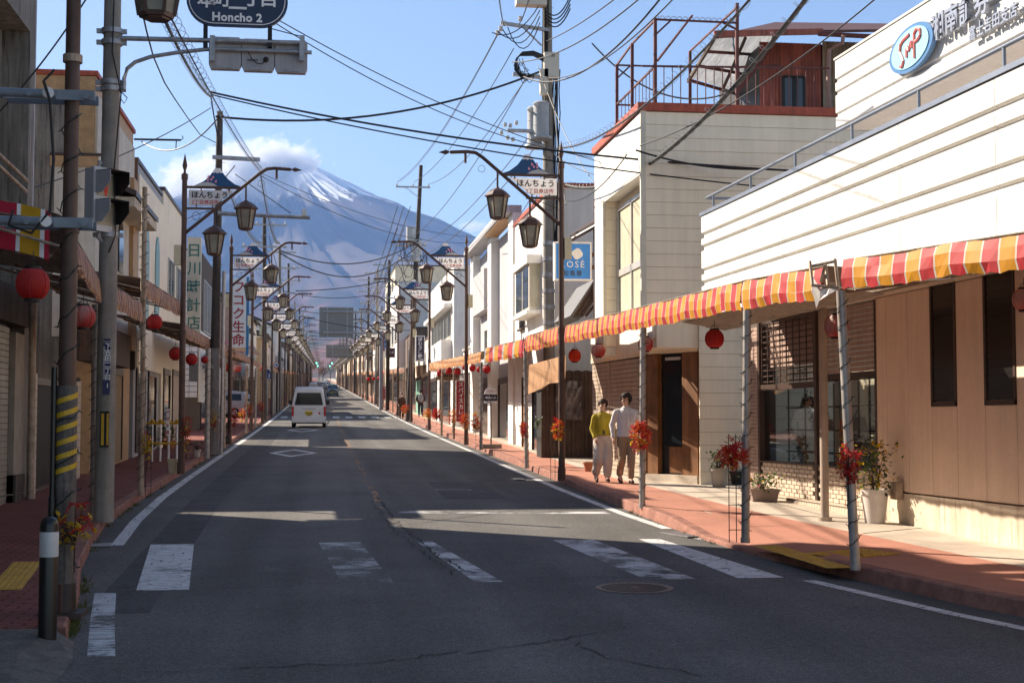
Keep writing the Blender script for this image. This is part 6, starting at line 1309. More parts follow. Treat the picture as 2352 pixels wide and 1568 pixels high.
for k in range(16):
    a = up(1185+rn.uniform(0, 30), 130+rn.uniform(0, 45), -.25); b2 = up(1185+rn.uniform(0, 45), 140+rn.uniform(0, 40), -.3); bun.tube(sag(a, b2, rn.uniform(.05, .25), 6), .01, 4)
for k in range(9):
    x = 1270+k*1.7; bun.tube([up(x+rn.uniform(-3, 3), y_, .1-.03*k) for y_ in (160, 210, 260, 320, 400, 470, 560)], .016, 4)
for k in range(6):
    x = 1247+k*2.2; bun.tube([up(x+rn.uniform(-2, 2), y_, -.2) for y_ in (-40, 60, 150, 230)], .014, 4)
for k in range(4):
    bun.tube(sag(up(1130+12*k, 75-4*k, -.3), up(1240, 10+14*k, -.3), .35+.1*k, 8), .014, 4); bun.tube(sag(up(1250, 20+8*k, -.3), up(1310, -10+10*k, -.3), .35, 8), .018, 4)
tag(obj('loose_cables', bun, m_cable, u2), kind='stuff')
m_xf = M('transformer_grey', (.40, .41, .42), .5, .1, var=.1, scale=3, streak=.2)
for px, y0, y1, r, dy in ((1243, 238, 314, .215, -.35), (1228, 250, 334, .2, -.15)):
    c0, c1 = up(px, y1, dy), up(px, y0, dy); t_ = obj('transformer', MB().lathe(c0, [(.01, 0), (r, 0), (r, (c1.z-c0.z)*.96), (r*1.06, (c1.z-c0.z)*.97), (r*1.06, c1.z-c0.z), (r*.8, (c1.z-c0.z)*1.05), (.01, (c1.z-c0.z)*1.07)], 20), m_xf, u2, 40)
    obj('base_flange', MB().lathe(c0, [(r*1.35, -.08), (r*1.4, -.04), (r*1.35, 0), (r, .01)], 20), m_xf, t_); obj('bushing', MB().cyl(c1+Vector((-.1, -.12, -.12)), c1+Vector((-.22, -.3, -.1)), .045, .03, 8), m_ins, t_)
    for q in (.33, .66): zq = c0.z+(c1.z-c0.z)*q; obj('hoop', MB().lathe((c0.x, c0.y, zq), [(r*1.0, -.015), (r*1.025, -.01), (r*1.025, .01), (r*1.0, .015)], 20), m_xf, t_)
obj('switch_arm', MB().bar(up(1165, 300, -.3), up(1240, 302, -.3), .1, .09), m_galv, u2)
for px, py in ((1160, 282), (1172, 284), (1186, 278), (1152, 300), (1166, 312), (1178, 316)): obj('cutout_switch', MB().cyl(up(px, py, -.4), up(px, py+9, -.4), .05, .05, 8).cyl(up(px-4, py+5, -.45), up(px+4, py+5, -.45), .03, .03, 6), m_ins, u2)
for px, py, w in ((1249, 122, 34), (1240, 160, 18)): a, b2 = up(px, py, -.3), up(px+w, py+58, -.3); obj('junction_box', MB().bx(a.x, b2.x, YU-.42, YU-.2, b2.z, a.z), m_trim, u2)
text('カ', .12, m_signblk, u2, up(1270, 127, -.43), bold=.002)
# mid right pole and the rows beyond
b_ = Vector((4.62, 76.5, gs(76.5))); tpz = PY(967, 380, 76.5)
u3 = util_pole('dark utility pole on the right kerb with three white insulators', b_, tpz, .17, .10, m_polebr, ((PY(960, 431, 76.5).z, -1.3, .55, (-1.25, -.38, .47)), (PY(960, 565, 76.5).z, -1.2, .5, (-1.0, -.5, .4)), (PY(960, 600, 76.5).z, -1.0, .4, (-.9, .3))))
for px, py, r, h in ((943, 560, .25, .9), (955, 600, .22, .8), (960, 585, .22, .8)): c = PY(px, py, 76.2); obj('transformer', MB().cyl(c, c+Vector((0, 0, h)), r, r, 14), m_xf, u3, 40)
bun = MB()
for k in range(26):
    a = PY(905+rn.uniform(0, 80), 540+rn.uniform(0, 110), 76.1); b2 = PY(925+rn.uniform(0, 50), 550+rn.uniform(0, 110), 76.1); bun.tube(sag(a, b2, rn.uniform(.1, .6), 6), .015, 4)
tag(obj('loose_cables', bun, m_cable, u3), kind='stuff')
for side, ys in ((1, (104, 126, 150, 178, 208, 240, 280, 330, 390)), (-1, (78, 106, 134, 165, 200, 240, 290, 350))):
    for i, y in enumerate(ys):
        x = 4.75 if side > 0 else -3.05; h = 11+(i % 3); sd = 'right' if side > 0 else 'left'
        util_pole(f'{["dark","pale"][i % 2]} utility pole, {ORD[i]} of the far {sd} row', Vector((x, y, gs(y))), Vector((x+.1*side, y, gs(y)+h)), .15, .1, m_conc if i % 2 else m_polebr, tuple((gs(y)+h-1.2*k-.4, -1.2 if k < 2 else -.9, 1.2 if k < 2 else .6, (-1.1, -.4, .5, 1.1) if k < 2 else (-.8, .4)) for k in range(3)))

# ---- wires
WN = [0]
def wire(label, p, q, s, r, spiral=False, group='overhead cables across the street', pts=None):
    P_ = pts or sag(p, q, s, 20); mb = MB().tube(P_, r, 5); o_ = single('overhead_cable', mb, m_cable, label, 'cable', group)
    if spiral:
        hp = []; n_ = int((P_[-1]-P_[0]).length/.05)
        for i in range(n_):
            f = i/n_*(len(P_)-1); k = min(int(f), len(P_)-2); c = P_[k].lerp(P_[k+1], f-k); d = (P_[k+1]-P_[k]).normalized(); a = d.cross(Vector((0, 0, 1))).normalized(); b = d.cross(a); th = i*.62; hp.append(c+(a*math.cos(th)+b*(math.sin(th)-.55))*.075)
        obj('spiral_hanger', MB().tube(hp, .0042, 3), M('hanger_wire', (.22, .22, .23), .4, .6, var=0), o_)
    return o_
def pw(*a): return [PY(x, y, Y) for x, y, Y in a]
wire('thick black cable rising from the left junction to the right parapet, upper of two', *pw((484, 212, 30), (1815, 392, 26)), .25, .022); wire('black cable from the left junction to the right parapet, lower of two', *pw((486, 218, 30), (1760, 430, 26)), .2, .015); wire('heavy bundled cable swooping from the left pole up to the transformer pole', *pw((495, 268, 36), (1240, 165, 37.8)), .55, .03)
wire('thin cable from the name sign to the terrace building, upper', *pw((560, 0, 25), (1400, 378, 31)), .3, .01); wire('thin cable from the name sign to the terrace building, lower', *pw((560, 6, 25), (1360, 362, 31)), .45, .01)
for i, (a, b) in enumerate((((1143, 78, 37.8), (912, 418, 76.2)), ((1180, 112, 37.8), (950, 418, 76.2)), ((1215, 170, 37.8), (987, 422, 76.2)), ((1150, 68, 37.8), (917, 418, 76.2)), ((1205, 185, 37.8), (945, 545, 76.2)), ((1225, 300, 37.8), (960, 560, 76.2)), ((1232, 335, 37.8), (955, 590, 76.2)))): wire(f'{ORD[i] if i else "first"} line of the fan between the two right utility poles', *pw(a, b), .6, .014 if i != 3 else .008)
wire('cable with spiral hanger rising from the big pole to the top right, upper', *pw((1286, 340, 37), (1760, -45, 17)), .5, .02, True); wire('thick cable with spiral hanger rising past the terrace building, lower', *pw((1300, 425, 37), (1880, -40, 17)), .9, .035, True)
wire('thin line rising right from the big pole to the frame edge, first', *pw((1176, 143, 37.8), (1500, -30, 24)), .35, .015); wire('ribbed line rising right from the big pole to the frame edge, second', *pw((1200, 175, 37.8), (1530, -20, 24)), .7, .02); wire('straight line rising right from the big pole to the frame edge, third', *pw((1255, 95, 37.8), (1460, -40, 24)), .1, .014)
wire('drop line from the ribbed cable to the red shed', *pw((1360, 100, 31), (1690, 208, 28.3)), .6, .018); wire('cable dipping in front of the parapet from the top edge to the cream wall', *pw((1470, 335, 26.5), (2020, -10, 18)), .25, .012); wire('slack wavy cable along the cream wall', *pw((1460, 345, 26.6), (1760, 388, 26.3)), .12, .02)
wire('dark cable dropping from the terrace corner behind the lamp', *pw((1440, 355, 26.4), (1295, 460, 36)), .3, .014)
wire('spiral-wrapped cable from the left top edge to the second lamp, first', *pw((340, -40, 16), (484, 222, 39)), .2, .025, True); wire('spiral-wrapped cable from the left top edge past the second lamp, second', *pw((362, -20, 16), (600, 395, 45)), .2, .012, True); wire('twisted cable falling from the left junction to the utility pole', *pw((484, 222, 39), (505, 340, 39.2)), .05, .02, True)
wire('spiral cable running down the street from the left utility pole, upper', *pw((598, 398, 45), (640, 560, 78)), .6, .02, True); wire('spiral cable running down the street from the left utility pole, lower', *pw((515, 410, 40), (600, 560, 78)), .5, .02, True)
wire('thin cable with a splice sleeve looping in front of the left sky', None, None, 0, .012, pts=pw((325, 20, 18), (336, 70, 19), (352, 130, 21), (378, 190, 24), (400, 225, 27), (432, 272, 31), (460, 310, 35), (496, 328, 39)))
wire('cable crossing the upper left corner', *pw((-20, 275, 19), (200, -5, 19)), .1, .012); wire('cable from the grey building up to the left junction', *pw((80, 430, 26), (484, 248, 36)), .15, .012); wire('sagging cable hooked on the iron bracket at left', *pw((325, 325, 41), (500, 272, 36)), .5, .018)
wire('thin line crossing before the mountain to the mid right pole, upper', *pw((600, 398, 45), (1120, 545, 70)), .5, .01); wire('thin line crossing before the mountain to the mid right pole, lower', *pw((600, 404, 45), (1120, 553, 70)), .8, .012)
wire('thick sagging cable over the road at mid distance, upper', *pw((642, 575, 62), (962, 552, 76)), .9, .03); wire('thick sagging cable over the road at mid distance, lower', *pw((640, 578, 62), (962, 562, 76)), 1.4, .03); wire('cable over the road from the fourth left lamp to the far right pole', *pw((680, 668, 90), (905, 640, 104)), .2, .03); wire('cable falling across the gantry board', *pw((690, 725, 90), (960, 758, 90)), .3, .02)
for i in range(9): y = 110+i*24; wire(f'{ORD[i]} of the far lines crossing the street', Vector((-3, y, gs(y)+9-.2*i)), Vector((4.8, y+6, gs(y)+9.5-.25*i)), .5, .025)
for i in range(6): wire('line strung along the right pole row', Vector((4.0+.35*(i % 3), 76.5, 13.6-1.2*(i//3))), Vector((4.0+.35*(i % 3), 250, gs(250)+9.5-1.2*(i//3))), 2.0, .02, group='lines along the right poles')
for i in range(4): wire('line strung along the left pole row', Vector((-3.3+.4*(i % 2), 78, gs(78)+10-1.2*(i//2))), Vector((-3.3+.4*(i % 2), 260, gs(260)+9.5-1.2*(i//2))), 2.0, .02, group='lines along the left poles')
for i, (a, b, sg_) in enumerate((((1235, 150, 37.8), (1365, 420, 33), .3), ((1268, 200, 37.8), (1300, 470, 29), .2), ((1160, 60, 37.8), (1140, -60, 20), .2), ((1185, 60, 37.8), (1230, -60, 20), .2), ((1240, 175, 37.8), (1600, -60, 18), .5), ((1262, 345, 37.8), (1480, 400, 27), .3), ((1262, 360, 37.8), (1185, 530, 44), .35), ((1255, 380, 37.8), (1120, 560, 52), .5))):
    wire(f'{["first","second","third","fourth","fifth","sixth","seventh","eighth"][i]} slack service line hung from the big right pole', *pw(a, b), sg_, .012)
# iron bracket on the left
mb = MB().bar(PY(308, 320, 41), PY(415, 322, 41), .05, .05).tube([PY(415, 322, 41), PY(421, 318, 41), PY(418, 312, 41)], .015, 5).cyl(PY(405, 322, 41), PY(404, 342, 41), .015, .015, 5)
single('iron_bracket', mb, m_dark, 'black iron bracket sticking out over the left roofs', 'bracket')

# ---- signs
def board(name, label, px0, px1, py0, py1, Y, mat, th=.12, rim=None, cat='sign', rr=0):
    a, b = PY(px0, py1, Y), PY(px1, py0, Y); cx, cz = (a.x+b.x)/2, (a.z+b.z)/2; t = thing(name, label, cat, (cx, Y, a.z))
    obj('panel', MB().bx(a.x, b.x, Y, Y+th, a.z, b.z), mat, t)
    if rim:
        e = .04
        for q in ((a.x-e, a.x, a.z-e, b.z+e), (b.x, b.x+e, a.z-e, b.z+e), (a.x, b.x, a.z-e, a.z), (a.x, b.x, b.z, b.z+e)): obj('frame', MB().bx(q[0], q[1], Y-.015, Y+th+.01, q[2], q[3]), rim, t)
    return t, cx, cz, b.x-a.x, b.z-a.z, a, b
def vtext(t, s_, cx, ztop, step, size, mat, Y, bold=.005):
    for i, ch in enumerate(s_): text(ch, size, mat, t, (cx, Y-.008, ztop-step*(i+.5)), bold=bold)
m_teal, m_blu = M('letter_teal', (.05, .20, .18), .5, var=.1), M('cosmetic_blue', (.012, .24, .75), .35, var=.06, streak=.06)
t, cx, cz, w, h, a, b = board('vertical_sign', 'tall cream vertical sign with green watch shop lettering on the left', 428, 462, 545, 765, 50.0, m_trim, .25)
vtext(t, '日川時計店', cx, b.z-.15, (h-.2)/5, .5, m_teal, 50.0, .006)
t, cx, cz, w, h, a, b = board('vertical_sign', 'tall white vertical sign with red lettering and a blue stripe on the left', 530, 566, 640, 797, 72.0, m_signw, .3)
vtext(t, 'フコク生命', cx, b.z-.1, (h-.15)/5, .62, M('letter_red', (.42, .03, .03), .5), 72.0, .012); obj('blue_stripe', MB().bx(b.x+.005, b.x+.14, 72.0, 72.3, a.z-.4, b.z+.1), M('sign_blue_stripe', (.03, .2, .42), .4), t)
YKo = 33.5
t, cx, cz, w, h, a, b = board('cosmetics_sign', 'square blue cosmetics shop sign behind the dark lamp post', 1277, 1355, 560, 640, YKo, m_blu, .18, m_signw)
def diamond(px, py, rot): 
    c = PY(px, py, YKo-.012); r = .135; pts = []
    for k in range(4):
        for da in (-.28, 0, .28): aa = rot+k*math.pi/2+da; rad = r*(1 if da == 0 else 1.02); pts.append((c.x+rad*1.0*math.cos(aa), c.y, c.z+rad*math.sin(aa)))
    return MB().prism(pts, (0, .01, 0))
obj('white_petal', diamond(1300, 581, math.pi/4), m_signw, t); obj('white_petal', diamond(1326, 583, math.pi/4+.62), m_signw, t)
text('KOSÉ', .22, m_signw, t, PY(1314, 605, YKo-.01), spacing=1.25); text('松島屋', .14, m_navy, t, PY(1315, 627, YKo-.01), spacing=1.3)
obj('sign_bracket', MB().bx(b.x+.04, b.x+.3, YKo+.05, YKo+.12, b.z-.3, b.z-.2).bx(b.x+.04, b.x+.3, YKo+.05, YKo+.12, a.z+.25, a.z+.35), m_dkbrown, t); obj('sign_post', MB().bx(b.x+.12, b.x+.32, YKo+.0, YKo+.2, 3.6, 7.35), m_brownm, t)
t, cx, cz, w, h, a, b = board('vertical_sign', 'dark purple vertical sign with white brush lettering, mid right', 956, 974, 773, 828, 66., M('sign_purple', (.025, .015, .05), .4), .12, m_signw); vtext(t, '園むさし野', cx, b.z-.03, (h-.12)/5, .2, m_signw, 66., .003); obj('arrow', MB().prism([(cx-.14, 65.99, a.z+.04), (cx+.14, 65.99, a.z+.04), (cx+.14, 65.99, a.z+.1)], (0, .008, 0)), m_signw, t)
t, cx, cz, w, h, a, b = board('shop_sign', 'small maroon sign with white SK-II lettering by the grey gantry post', 886, 906, 800, 820, 104., M('sign_maroon', (.10, .012, .018), .4), .15, m_signw); text('SK-II', .26, m_signw, t, (cx, 103.98, cz+.04), bold=.006)
t, cx, cz, w, h, a, b = board('vertical_sign', 'orange and pale blue vertical pharmacy sign right of the gantry post', 880, 894, 745, 806, 110., M('sign_orange', (.62, .14, .03), .5), .15); obj('pale_face', MB().bx(a.x+.06, b.x-.06, 109.985, 109.998, a.z+.06, b.z-.06), M('sign_sky', (.45, .6, .7), .5), t); vtext(t, '渡辺薬局', cx, b.z-.45, (h-.5)/4, .36, M('letter_blue', (.02, .12, .4), .5), 109.98, .01)
t, cx, cz, w, h, a, b = board('vertical_sign', 'red prescription sign with white lettering by the pharmacy', 879, 893, 888, 918, 112., M('sign_redw', (.5, .03, .03), .5), .1, m_signw); vtext(t, '処方せん', cx, b.z-.02, (h-.04)/4, .24, m_signw, 112., .005)
t, cx, cz, w, h, a, b = board('banner', 'red curry banner with white lettering on the right pavement', 1048, 1069, 875, 968, 47.5, M('banner_red', (.42, .05, .045), .7, var=.12, transl=.2), .01, cat='banner'); vtext(t, 'スパイスカレー', cx, b.z-.02, (h-.05)/7, .18, m_signw, 47.5, .003)
obj('banner_pole', MB().cyl((b.x+.02, 47.5, gs(47.5)), (b.x+.02, 47.5, b.z+.1), .012, .012, 6), m_ins, t)
t, cx, cz, w, h, a, b = board('hostel_board', 'brown hostel board with dark English lettering under the orange awning', 1005, 1056, 856, 873, 59., M('board_tan', (.38, .24, .12), .6), .06); text('YOUTH HOSTEL', .18, m_navy, t, (cx, 58.98, cz+.02), bold=.006); text('Fujiyoshida', .08, m_navy, t, (cx, 58.98, cz-.11))
YB_ = 43.1; bs = thing('bus_stop_sign', 'round-topped white bus stop sign on a thin post, right pavement', 'sign', G(1128, 1030, SW)); bx_ = G(1128, 1030, SW)
obj('post', MB().cyl(bx_, PY(1127, 900, YB_), .022, .022, 8), m_dkbrown, bs); a, b = PY(1112, 905, YB_), PY(1142, 888, YB_); cx = (a.x+b.x)/2
pts = [(a.x, YB_-.03, a.z), (b.x, YB_-.03, a.z)]+[(cx+(b.x-cx)*math.cos(q), YB_-.03, a.z+(b.x-cx)*1.05*math.sin(q)) for q in [i*math.pi/12 for i in range(13)]]
hd = obj('white_head', MB().prism(pts, (0, .04, 0)), m_signw, bs); text('バスのりば', .06, m_signred, hd, (cx, YB_-.035, a.z+.1)); z0, z1 = PY(1127, 920, YB_).z, PY(1127, 906, YB_).z; bd = obj('dark_panel', MB().bx(a.x, b.x, YB_-.03, YB_+.01, z0, z1), m_navy, bs); text('明見入口', .085, m_signw, bd, (cx, YB_-.035, (z0+z1)/2), bold=.002); z2 = PY(1127, 926, YB_).z; lo = obj('lower_panel', MB().bx(a.x, b.x, YB_-.03, YB_+.01, z2, z0-.01), m_signw, bs); text('富士急バス', .05, m_signblk, lo, (cx, YB_-.035, (z0+z2)/2)); obj('base_block', MB().bx(bx_.x-.3, bx_.x+.3, YB_-.2, YB_+.2, gs(43), gs(43)+.14), m_conc, bs)
# gantry boards
def gantry(label, Y, p0, p1, q0, q1, bx, by):
    b_ = G(bx, by, .02); Y = b_.y; t = thing('gantry_sign', label, 'sign', b_); a, b = PY(p0, q1, Y), PY(p1, q0, Y); zt = b.z+.1
    obj('post', MB().cyl(b_, (b_.x, Y, zt), .17, .13, 16), m_sig, t, 40)
    for z in (b.z-.35, a.z+.35): obj('arm', MB().cyl((b_.x, Y-.1, z), (a.x+.3, Y-.1, z), .075, .07, 10), m_sig, t, 40)
    pn = obj('board_back', MB().bx(a.x, b.x, Y-.0, Y+.05, a.z, b.z), M('board_back_grey', (.26, .26, .25), .5, .3, var=.06), t)
    for k in range(9): z = a.z+(b.z-a.z)*(k+.5)/9; obj('rib', MB().bx(a.x, b.x, Y-.03, Y-.001, z-.03, z+.03), MATS['board_back_grey'], pn)
    for f in (.24, .82): x = a.x+(b.x-a.x)*f; obj('upright', MB().bx(x-.05, x+.05, Y-.06, Y-.031, a.z, b.z), m_sig, pn)
gantry('large road sign on a grey gantry post seen from behind', 108, 733, 812, 706, 774, 875, 941); gantry('smaller road sign further along seen from behind', 165, 749, 810, 792, 822, 868, 916)
# small road signs on the left
def disc_sign(name, label, px, py, Y, r, face, rimc, txt=None, slash=False):
    c = PY(px, py, Y); t = thing(name, label, 'sign', (c.x, Y, gs(Y))); obj('post', MB().cyl((c.x, Y+.03, gs(Y)), (c.x, Y+.03, c.z+r), .03, .03, 8), m_galv, t)
    d = obj('disc', MB().cyl((c.x, Y, c.z), (c.x, Y+.02, c.z), r, r, 24), rimc, t); obj('face', MB().cyl((c.x, Y-.008, c.z), (c.x, Y-.001, c.z), r*.78, r*.78, 24), face, d)
    if txt: text(txt, r*.95, M('letter_blue', (.02, .12, .4), .5), d, (c.x, Y-.012, c.z), bold=.008)
    if slash: obj('slash', MB().bar((c.x-r*.6, Y-.014, c.z+r*.6), (c.x+r*.6, Y-.014, c.z-r*.6), .01, r*.18), rimc, d)
m_rimr, m_facb = M('sign_rim_red', (.55, .03, .03), .4, var=0), M('sign_face_blue', (.02, .10, .42), .4, var=0)
disc_sign('speed_limit_sign', 'round 40 speed limit sign with a red rim on the left', 635, 838, 101.5, .22, m_signw, m_rimr, '40'); disc_sign('no_parking_sign', 'round blue and red no-parking sign on the left', 635, 852, 101., .22, m_facb, m_rimr, slash=True)
c = PY(615, 858, 92.); t = thing('crossing_sign', 'blue pentagon crossing sign with white figures on the left', 'sign', (c.x, 92, gs(92))); obj('post', MB().cyl((c.x, 92.03, gs(92)), (c.x, 92.03, c.z+.3), .03, .03, 8), m_galv, t); pn = obj('panel', MB().prism([(c.x-.26, 92, c.z-.3), (c.x+.26, 92, c.z-.3), (c.x+.26, 92, c.z), (c.x, 92, c.z+.34), (c.x-.26, 92, c.z)], (0, .02, 0)), m_facb, t)
for dx in (-.08, .09): obj('white_figure', MB().bx(c.x+dx-.03, c.x+dx+.03, 91.985, 91.998, c.z-.22, c.z).bx(c.x+dx-.02, c.x+dx+.02, 91.985, 91.998, c.z+.02, c.z+.07), m_signw, pn)
t, cx, cz, w, h, a, b = board('shop_board', 'narrow white board with red lettering leaning in a left doorway', 381, 389, 938, 1000, 34.5, m_signw, .03); vtext(t, 'メガネ店', cx, b.z, h/4, .085, m_signred, 34.5, .003)
t = thing('shop_letters', 'pale lettering on the tan shop lintel, left', 'sign', (-5.4, 33, 3.6))
for i, ch in enumerate('時計眼鏡店'): text(ch, .3, m_ins, t, (-4.9, 34.2+i*.55, 3.72), right=(0, 1, 0), thick=.02, name='sign_letter')
# =====================================================================
# VEHICLES
# =====================================================================
m_tyre, m_rim = M('tyre_rubber', (.015, .015, .015), .8, var=.1), M('wheel_steel', (.45, .45, .46), .35, .7, var=.05)
m_tail, m_plateY = M('tail_light', (.5, .02, .018), .15, var=.05), M('plate_yellow', (.65, .45, .02), .4, var=.05)
m_cglass = M_glass('car_glass', (.012, .016, .02), .04)
def car_paint(name, col, rough=.25): 
    m = M(name, col, rough, 0, var=.03, spec=.5); m.node_tree.nodes['Principled BSDF'].inputs['Coat Weight'].default_value = .6; return m
def vehicle(label, loc, rz, W, L, prof, glass_z, paint, cat='car', plate='・76-03', rear_only=False, van=False, group=None):
    """prof: list of (y along the length from the rear, roof z, half-width factor at top); local +Y = forward; rear at y=0"""
    t = thing('van' if van else 'car', label, cat, (0, 0, 0), group); hw = W/2
    body = MB(); rings = []
    for y, zt, tf in prof:
        belt = min(glass_z, zt-.02); b = .22
        rings.append([(-hw*.93, y, b), (-hw, y, b+.18), (-hw, y, belt*.75), (-hw*.985, y, belt), (-hw*tf, y, zt-.09), (-hw*(tf-.1), y, zt-.015), (0, y, zt), (hw*(tf-.1), y, zt-.015), (hw*tf, y, zt-.09), (hw*.985, y, belt), (hw, y, belt*.75), (hw, y, b+.18), (hw*.93, y, b)])
    k = len(rings[0]); vs = [p for r_ in rings for p in r_]; fs = [(i*k+j, i*k+(j+1) % k, (i+1)*k+(j+1) % k, (i+1)*k+j) for i in range(len(rings)-1) for j in range(k)]+[tuple(range(k)), tuple(range((len(rings)-1)*k, len(rings)*k))[::-1]]
    body.add(vs, fs); bo = obj('body', body, paint, t, 35)
    zt0, tf0 = prof[1][1], prof[1][2]; y0 = prof[0][0]
    ztR = prof[0][1]
    # rear
    obj('rear_window', MB().prism([(-hw*.84, y0-.012, glass_z+.03), (hw*.84, y0-.012, glass_z+.03), (hw*(prof[0][2]-.12), y0-.012, ztR-.16), (-hw*(prof[0][2]-.12), y0-.012, ztR-.16)], (0, .01, 0)), m_cglass, t)
    obj('rear_bumper', MB().bx(-hw*.99, hw*.99, y0-.07, y0+.05, .26, .52), paint, t)
    obj('bumper_gap', MB().bx(-hw*.9, hw*.9, y0-.03, y0+.04, .2, .258), m_dark, t)
    for s in (-1, 1):
        obj('tail_light', MB().bx(*sorted((s*hw*.88, s*hw*1.005)), y0-.025, y0+.05, .56, 1.02 if van else .85), m_tail, t); obj('mirror', MB().bx(*sorted((s*hw*1.02, s*(hw*1.02+.17))), L-1.05, L-.95, glass_z+.02, glass_z+.24), m_dark, t)
        ya, yb = .25, L-1.15; za, zb = glass_z+.03, prof[2][1]-.2
        for a, b in ((ya, (ya+yb)/2-.04), ((ya+yb)/2+.04, yb)): obj('side_window', MB().prism([(s*(hw*.987), a, za), (s*(hw*.987), b, za), (s*hw*(prof[2][2]+.022), b-.05, zb), (s*hw*(prof[2][2]+.022), a+.05, zb)], (s*.006, 0, 0)), m_cglass, t)
        for y in (.62, L-.62):
            w = obj('wheel', MB().cyl((s*(hw-.16), y, .28), (s*(hw+.005), y, .28), .28, .28, 20), m_tyre, t, 40); obj('rim', MB().cyl((s*(hw-.02), y, .28), (s*(hw+.012), y, .28), .17, .16, 14), m_rim, w)
        obj('headlight', MB().bx(*sorted((s*hw*.62, s*hw*.94)), L-.04, L+.015, .62, .82), m_ins, t)
    fz = [p for p in prof if p[0] > L*.6]
    obj('windscreen', MB().prism([(-hw*.86, prof[-2][0]+.01, glass_z+.05), (hw*.86, prof[-2][0]+.01, glass_z+.05), (hw*.72, prof[-3][0]+.03, prof[-3][1]-.1), (-hw*.72, prof[-3][0]+.03, prof[-3][1]-.1)], (0, .012, .012)), m_cglass, t)
    pl = obj('number_plate', MB().bx(-.17, .17, y0-.045 if van else y0-.085, y0-.02, .62, .80), m_plateY, t); text(plate, .12, m_signblk, pl, (.0, y0-.05 if van else y0-.09, .69), thick=.001, bold=.002)
    obj('front_plate', MB().bx(-.17, .17, L+.03, L+.045, .38, .54), m_plateY, t); obj('front_bumper', MB().bx(-hw*.98, hw*.98, L-.06, L+.03, .26, .55), paint, t); obj('grille', MB().bx(-hw*.5, hw*.5, L-.02, L+.012, .62, .78), m_dark, t)
    if van: obj('garnish', MB().bx(-hw*.42, hw*.42, y0-.035, y0-.005, .88, .95), m_rim, t); obj('wiper', MB().bar((-.1, y0-.03, glass_z+.05), (.35, y0-.03, glass_z+.12), .01, .015), m_dark, t); obj('emblem', MB().cyl((hw*.62, y0-.02, .70), (hw*.62, y0-.005, .70), .05, .05, 12), m_tail, t); obj('side_vent', MB().bx(-.08, .08, y0-.03, y0-.012, .58, .61), m_dark, t)
    t.location = loc; t.rotation_euler = (math.atan(.0239), 0, rz); return t
vanprof = lambda L, H: [(0, H*.93, .80), (.12, H, .83), (L*.45, H, .84), (L-.9, H*.985, .83), (L-.35, 1.0, .93), (L, .82, .93)]
carprof = lambda L, H: [(0, H*.80, .80), (.25, H*.97, .80), (L*.4, H, .82), (L-1.35, H*.97, .81), (L-.75, .98, .92), (L, .76, .92)]
p = G(709, 982)
vehicle('white kei van with a yellow number plate driving away on the left lane', (p.x, p.y, p.z), 0, 1.62, 3.4, vanprof(3.4, 1.98), 1.06, car_paint('van_white', (.72, .72, .74)), 'van', van=True)
p = G(764, 909.5); vehicle('dark oncoming kei car on the right lane', (p.x, p.y+3.3, p.z), math.pi, 1.48, 3.3, carprof(3.3, 1.55), .92, car_paint('car_navy', (.012, .016, .03)), plate='・53-36')
p = G(744, 893); vehicle('silver oncoming car behind the dark one', (p.x+.3, p.y+3.6, p.z), math.pi, 1.6, 3.6, carprof(3.6, 1.6), .95, car_paint('car_silver', (.45, .46, .48)), plate='・24-10')
p = G(745, 886); vehicle('white oncoming car far down the street', (p.x+.5, p.y+3.6, p.z), math.pi, 1.6, 3.6, carprof(3.6, 1.7), .95, car_paint('car_white', (.7, .7, .7)), plate='・18-02')
p = G(722, 896); vehicle('white car far ahead of the van on the left lane', (p.x-.2, p.y, p.z), 0, 1.65, 3.9, carprof(3.9, 1.5), .95, MATS['car_white'], plate='・41-77')
vehicle('grey hatchback parked in the lot behind the left posts', (-4.2, 84.2, gs(84)), R(78), 1.6, 3.7, carprof(3.7, 1.55), .95, car_paint('car_grey', (.30, .31, .33)), plate='・30-15')
vehicle('dark car parked deeper in the left lot', (-5.0, 87.0, gs(87)), R(80), 1.6, 3.7, carprof(3.7, 1.6), .95, MATS['car_navy'], plate='・12-60')

# =====================================================================
# PEOPLE
# =====================================================================
m_skin = M('skin', (.62, .37, .26), .5, var=.06, scale=9); m_hair = M('hair_dark', (.018, .011, .009), .75, var=.3, scale=30); m_hairb = M('hair_brown', (.045, .018, .01), .75, var=.3, scale=30)
TS = bpy.data.scenes.new('workshop')
def fuse(name, mb, mats, parent, voxel=.012, smooth=4, wrinkle=0.):
    me = mb.mesh(name); tmp = bpy.data.objects.new('tmp', me); TS.collection.objects.link(tmp)
    r_ = tmp.modifiers.new('r', 'REMESH'); r_.mode = 'VOXEL'; r_.voxel_size = voxel; s_ = tmp.modifiers.new('s', 'SMOOTH'); s_.iterations = smooth; s_.factor = .5
    
    with bpy.context.temp_override(scene=TS, view_layer=TS.view_layers[0]):
        dg = bpy.context.evaluated_depsgraph_get(); out = bpy.data.meshes.new_from_object(tmp.evaluated_get(dg))
    bpy.data.objects.remove(tmp)
    if wrinkle:
        for v in out.vertices: 
            n_ = mnoise.fractal((v.co.x*11, v.co.y*11, v.co.z*5.5), 1, 2, 3); v.co += v.normal*n_*wrinkle
    out.materials.clear(); out.materials.append(mats); out.polygons.foreach_set('use_smooth', [True]*len(out.polygons)); out.update()
    o = bpy.data.objects.new(name, out); C.objects.link(o); o.parent = parent; return o
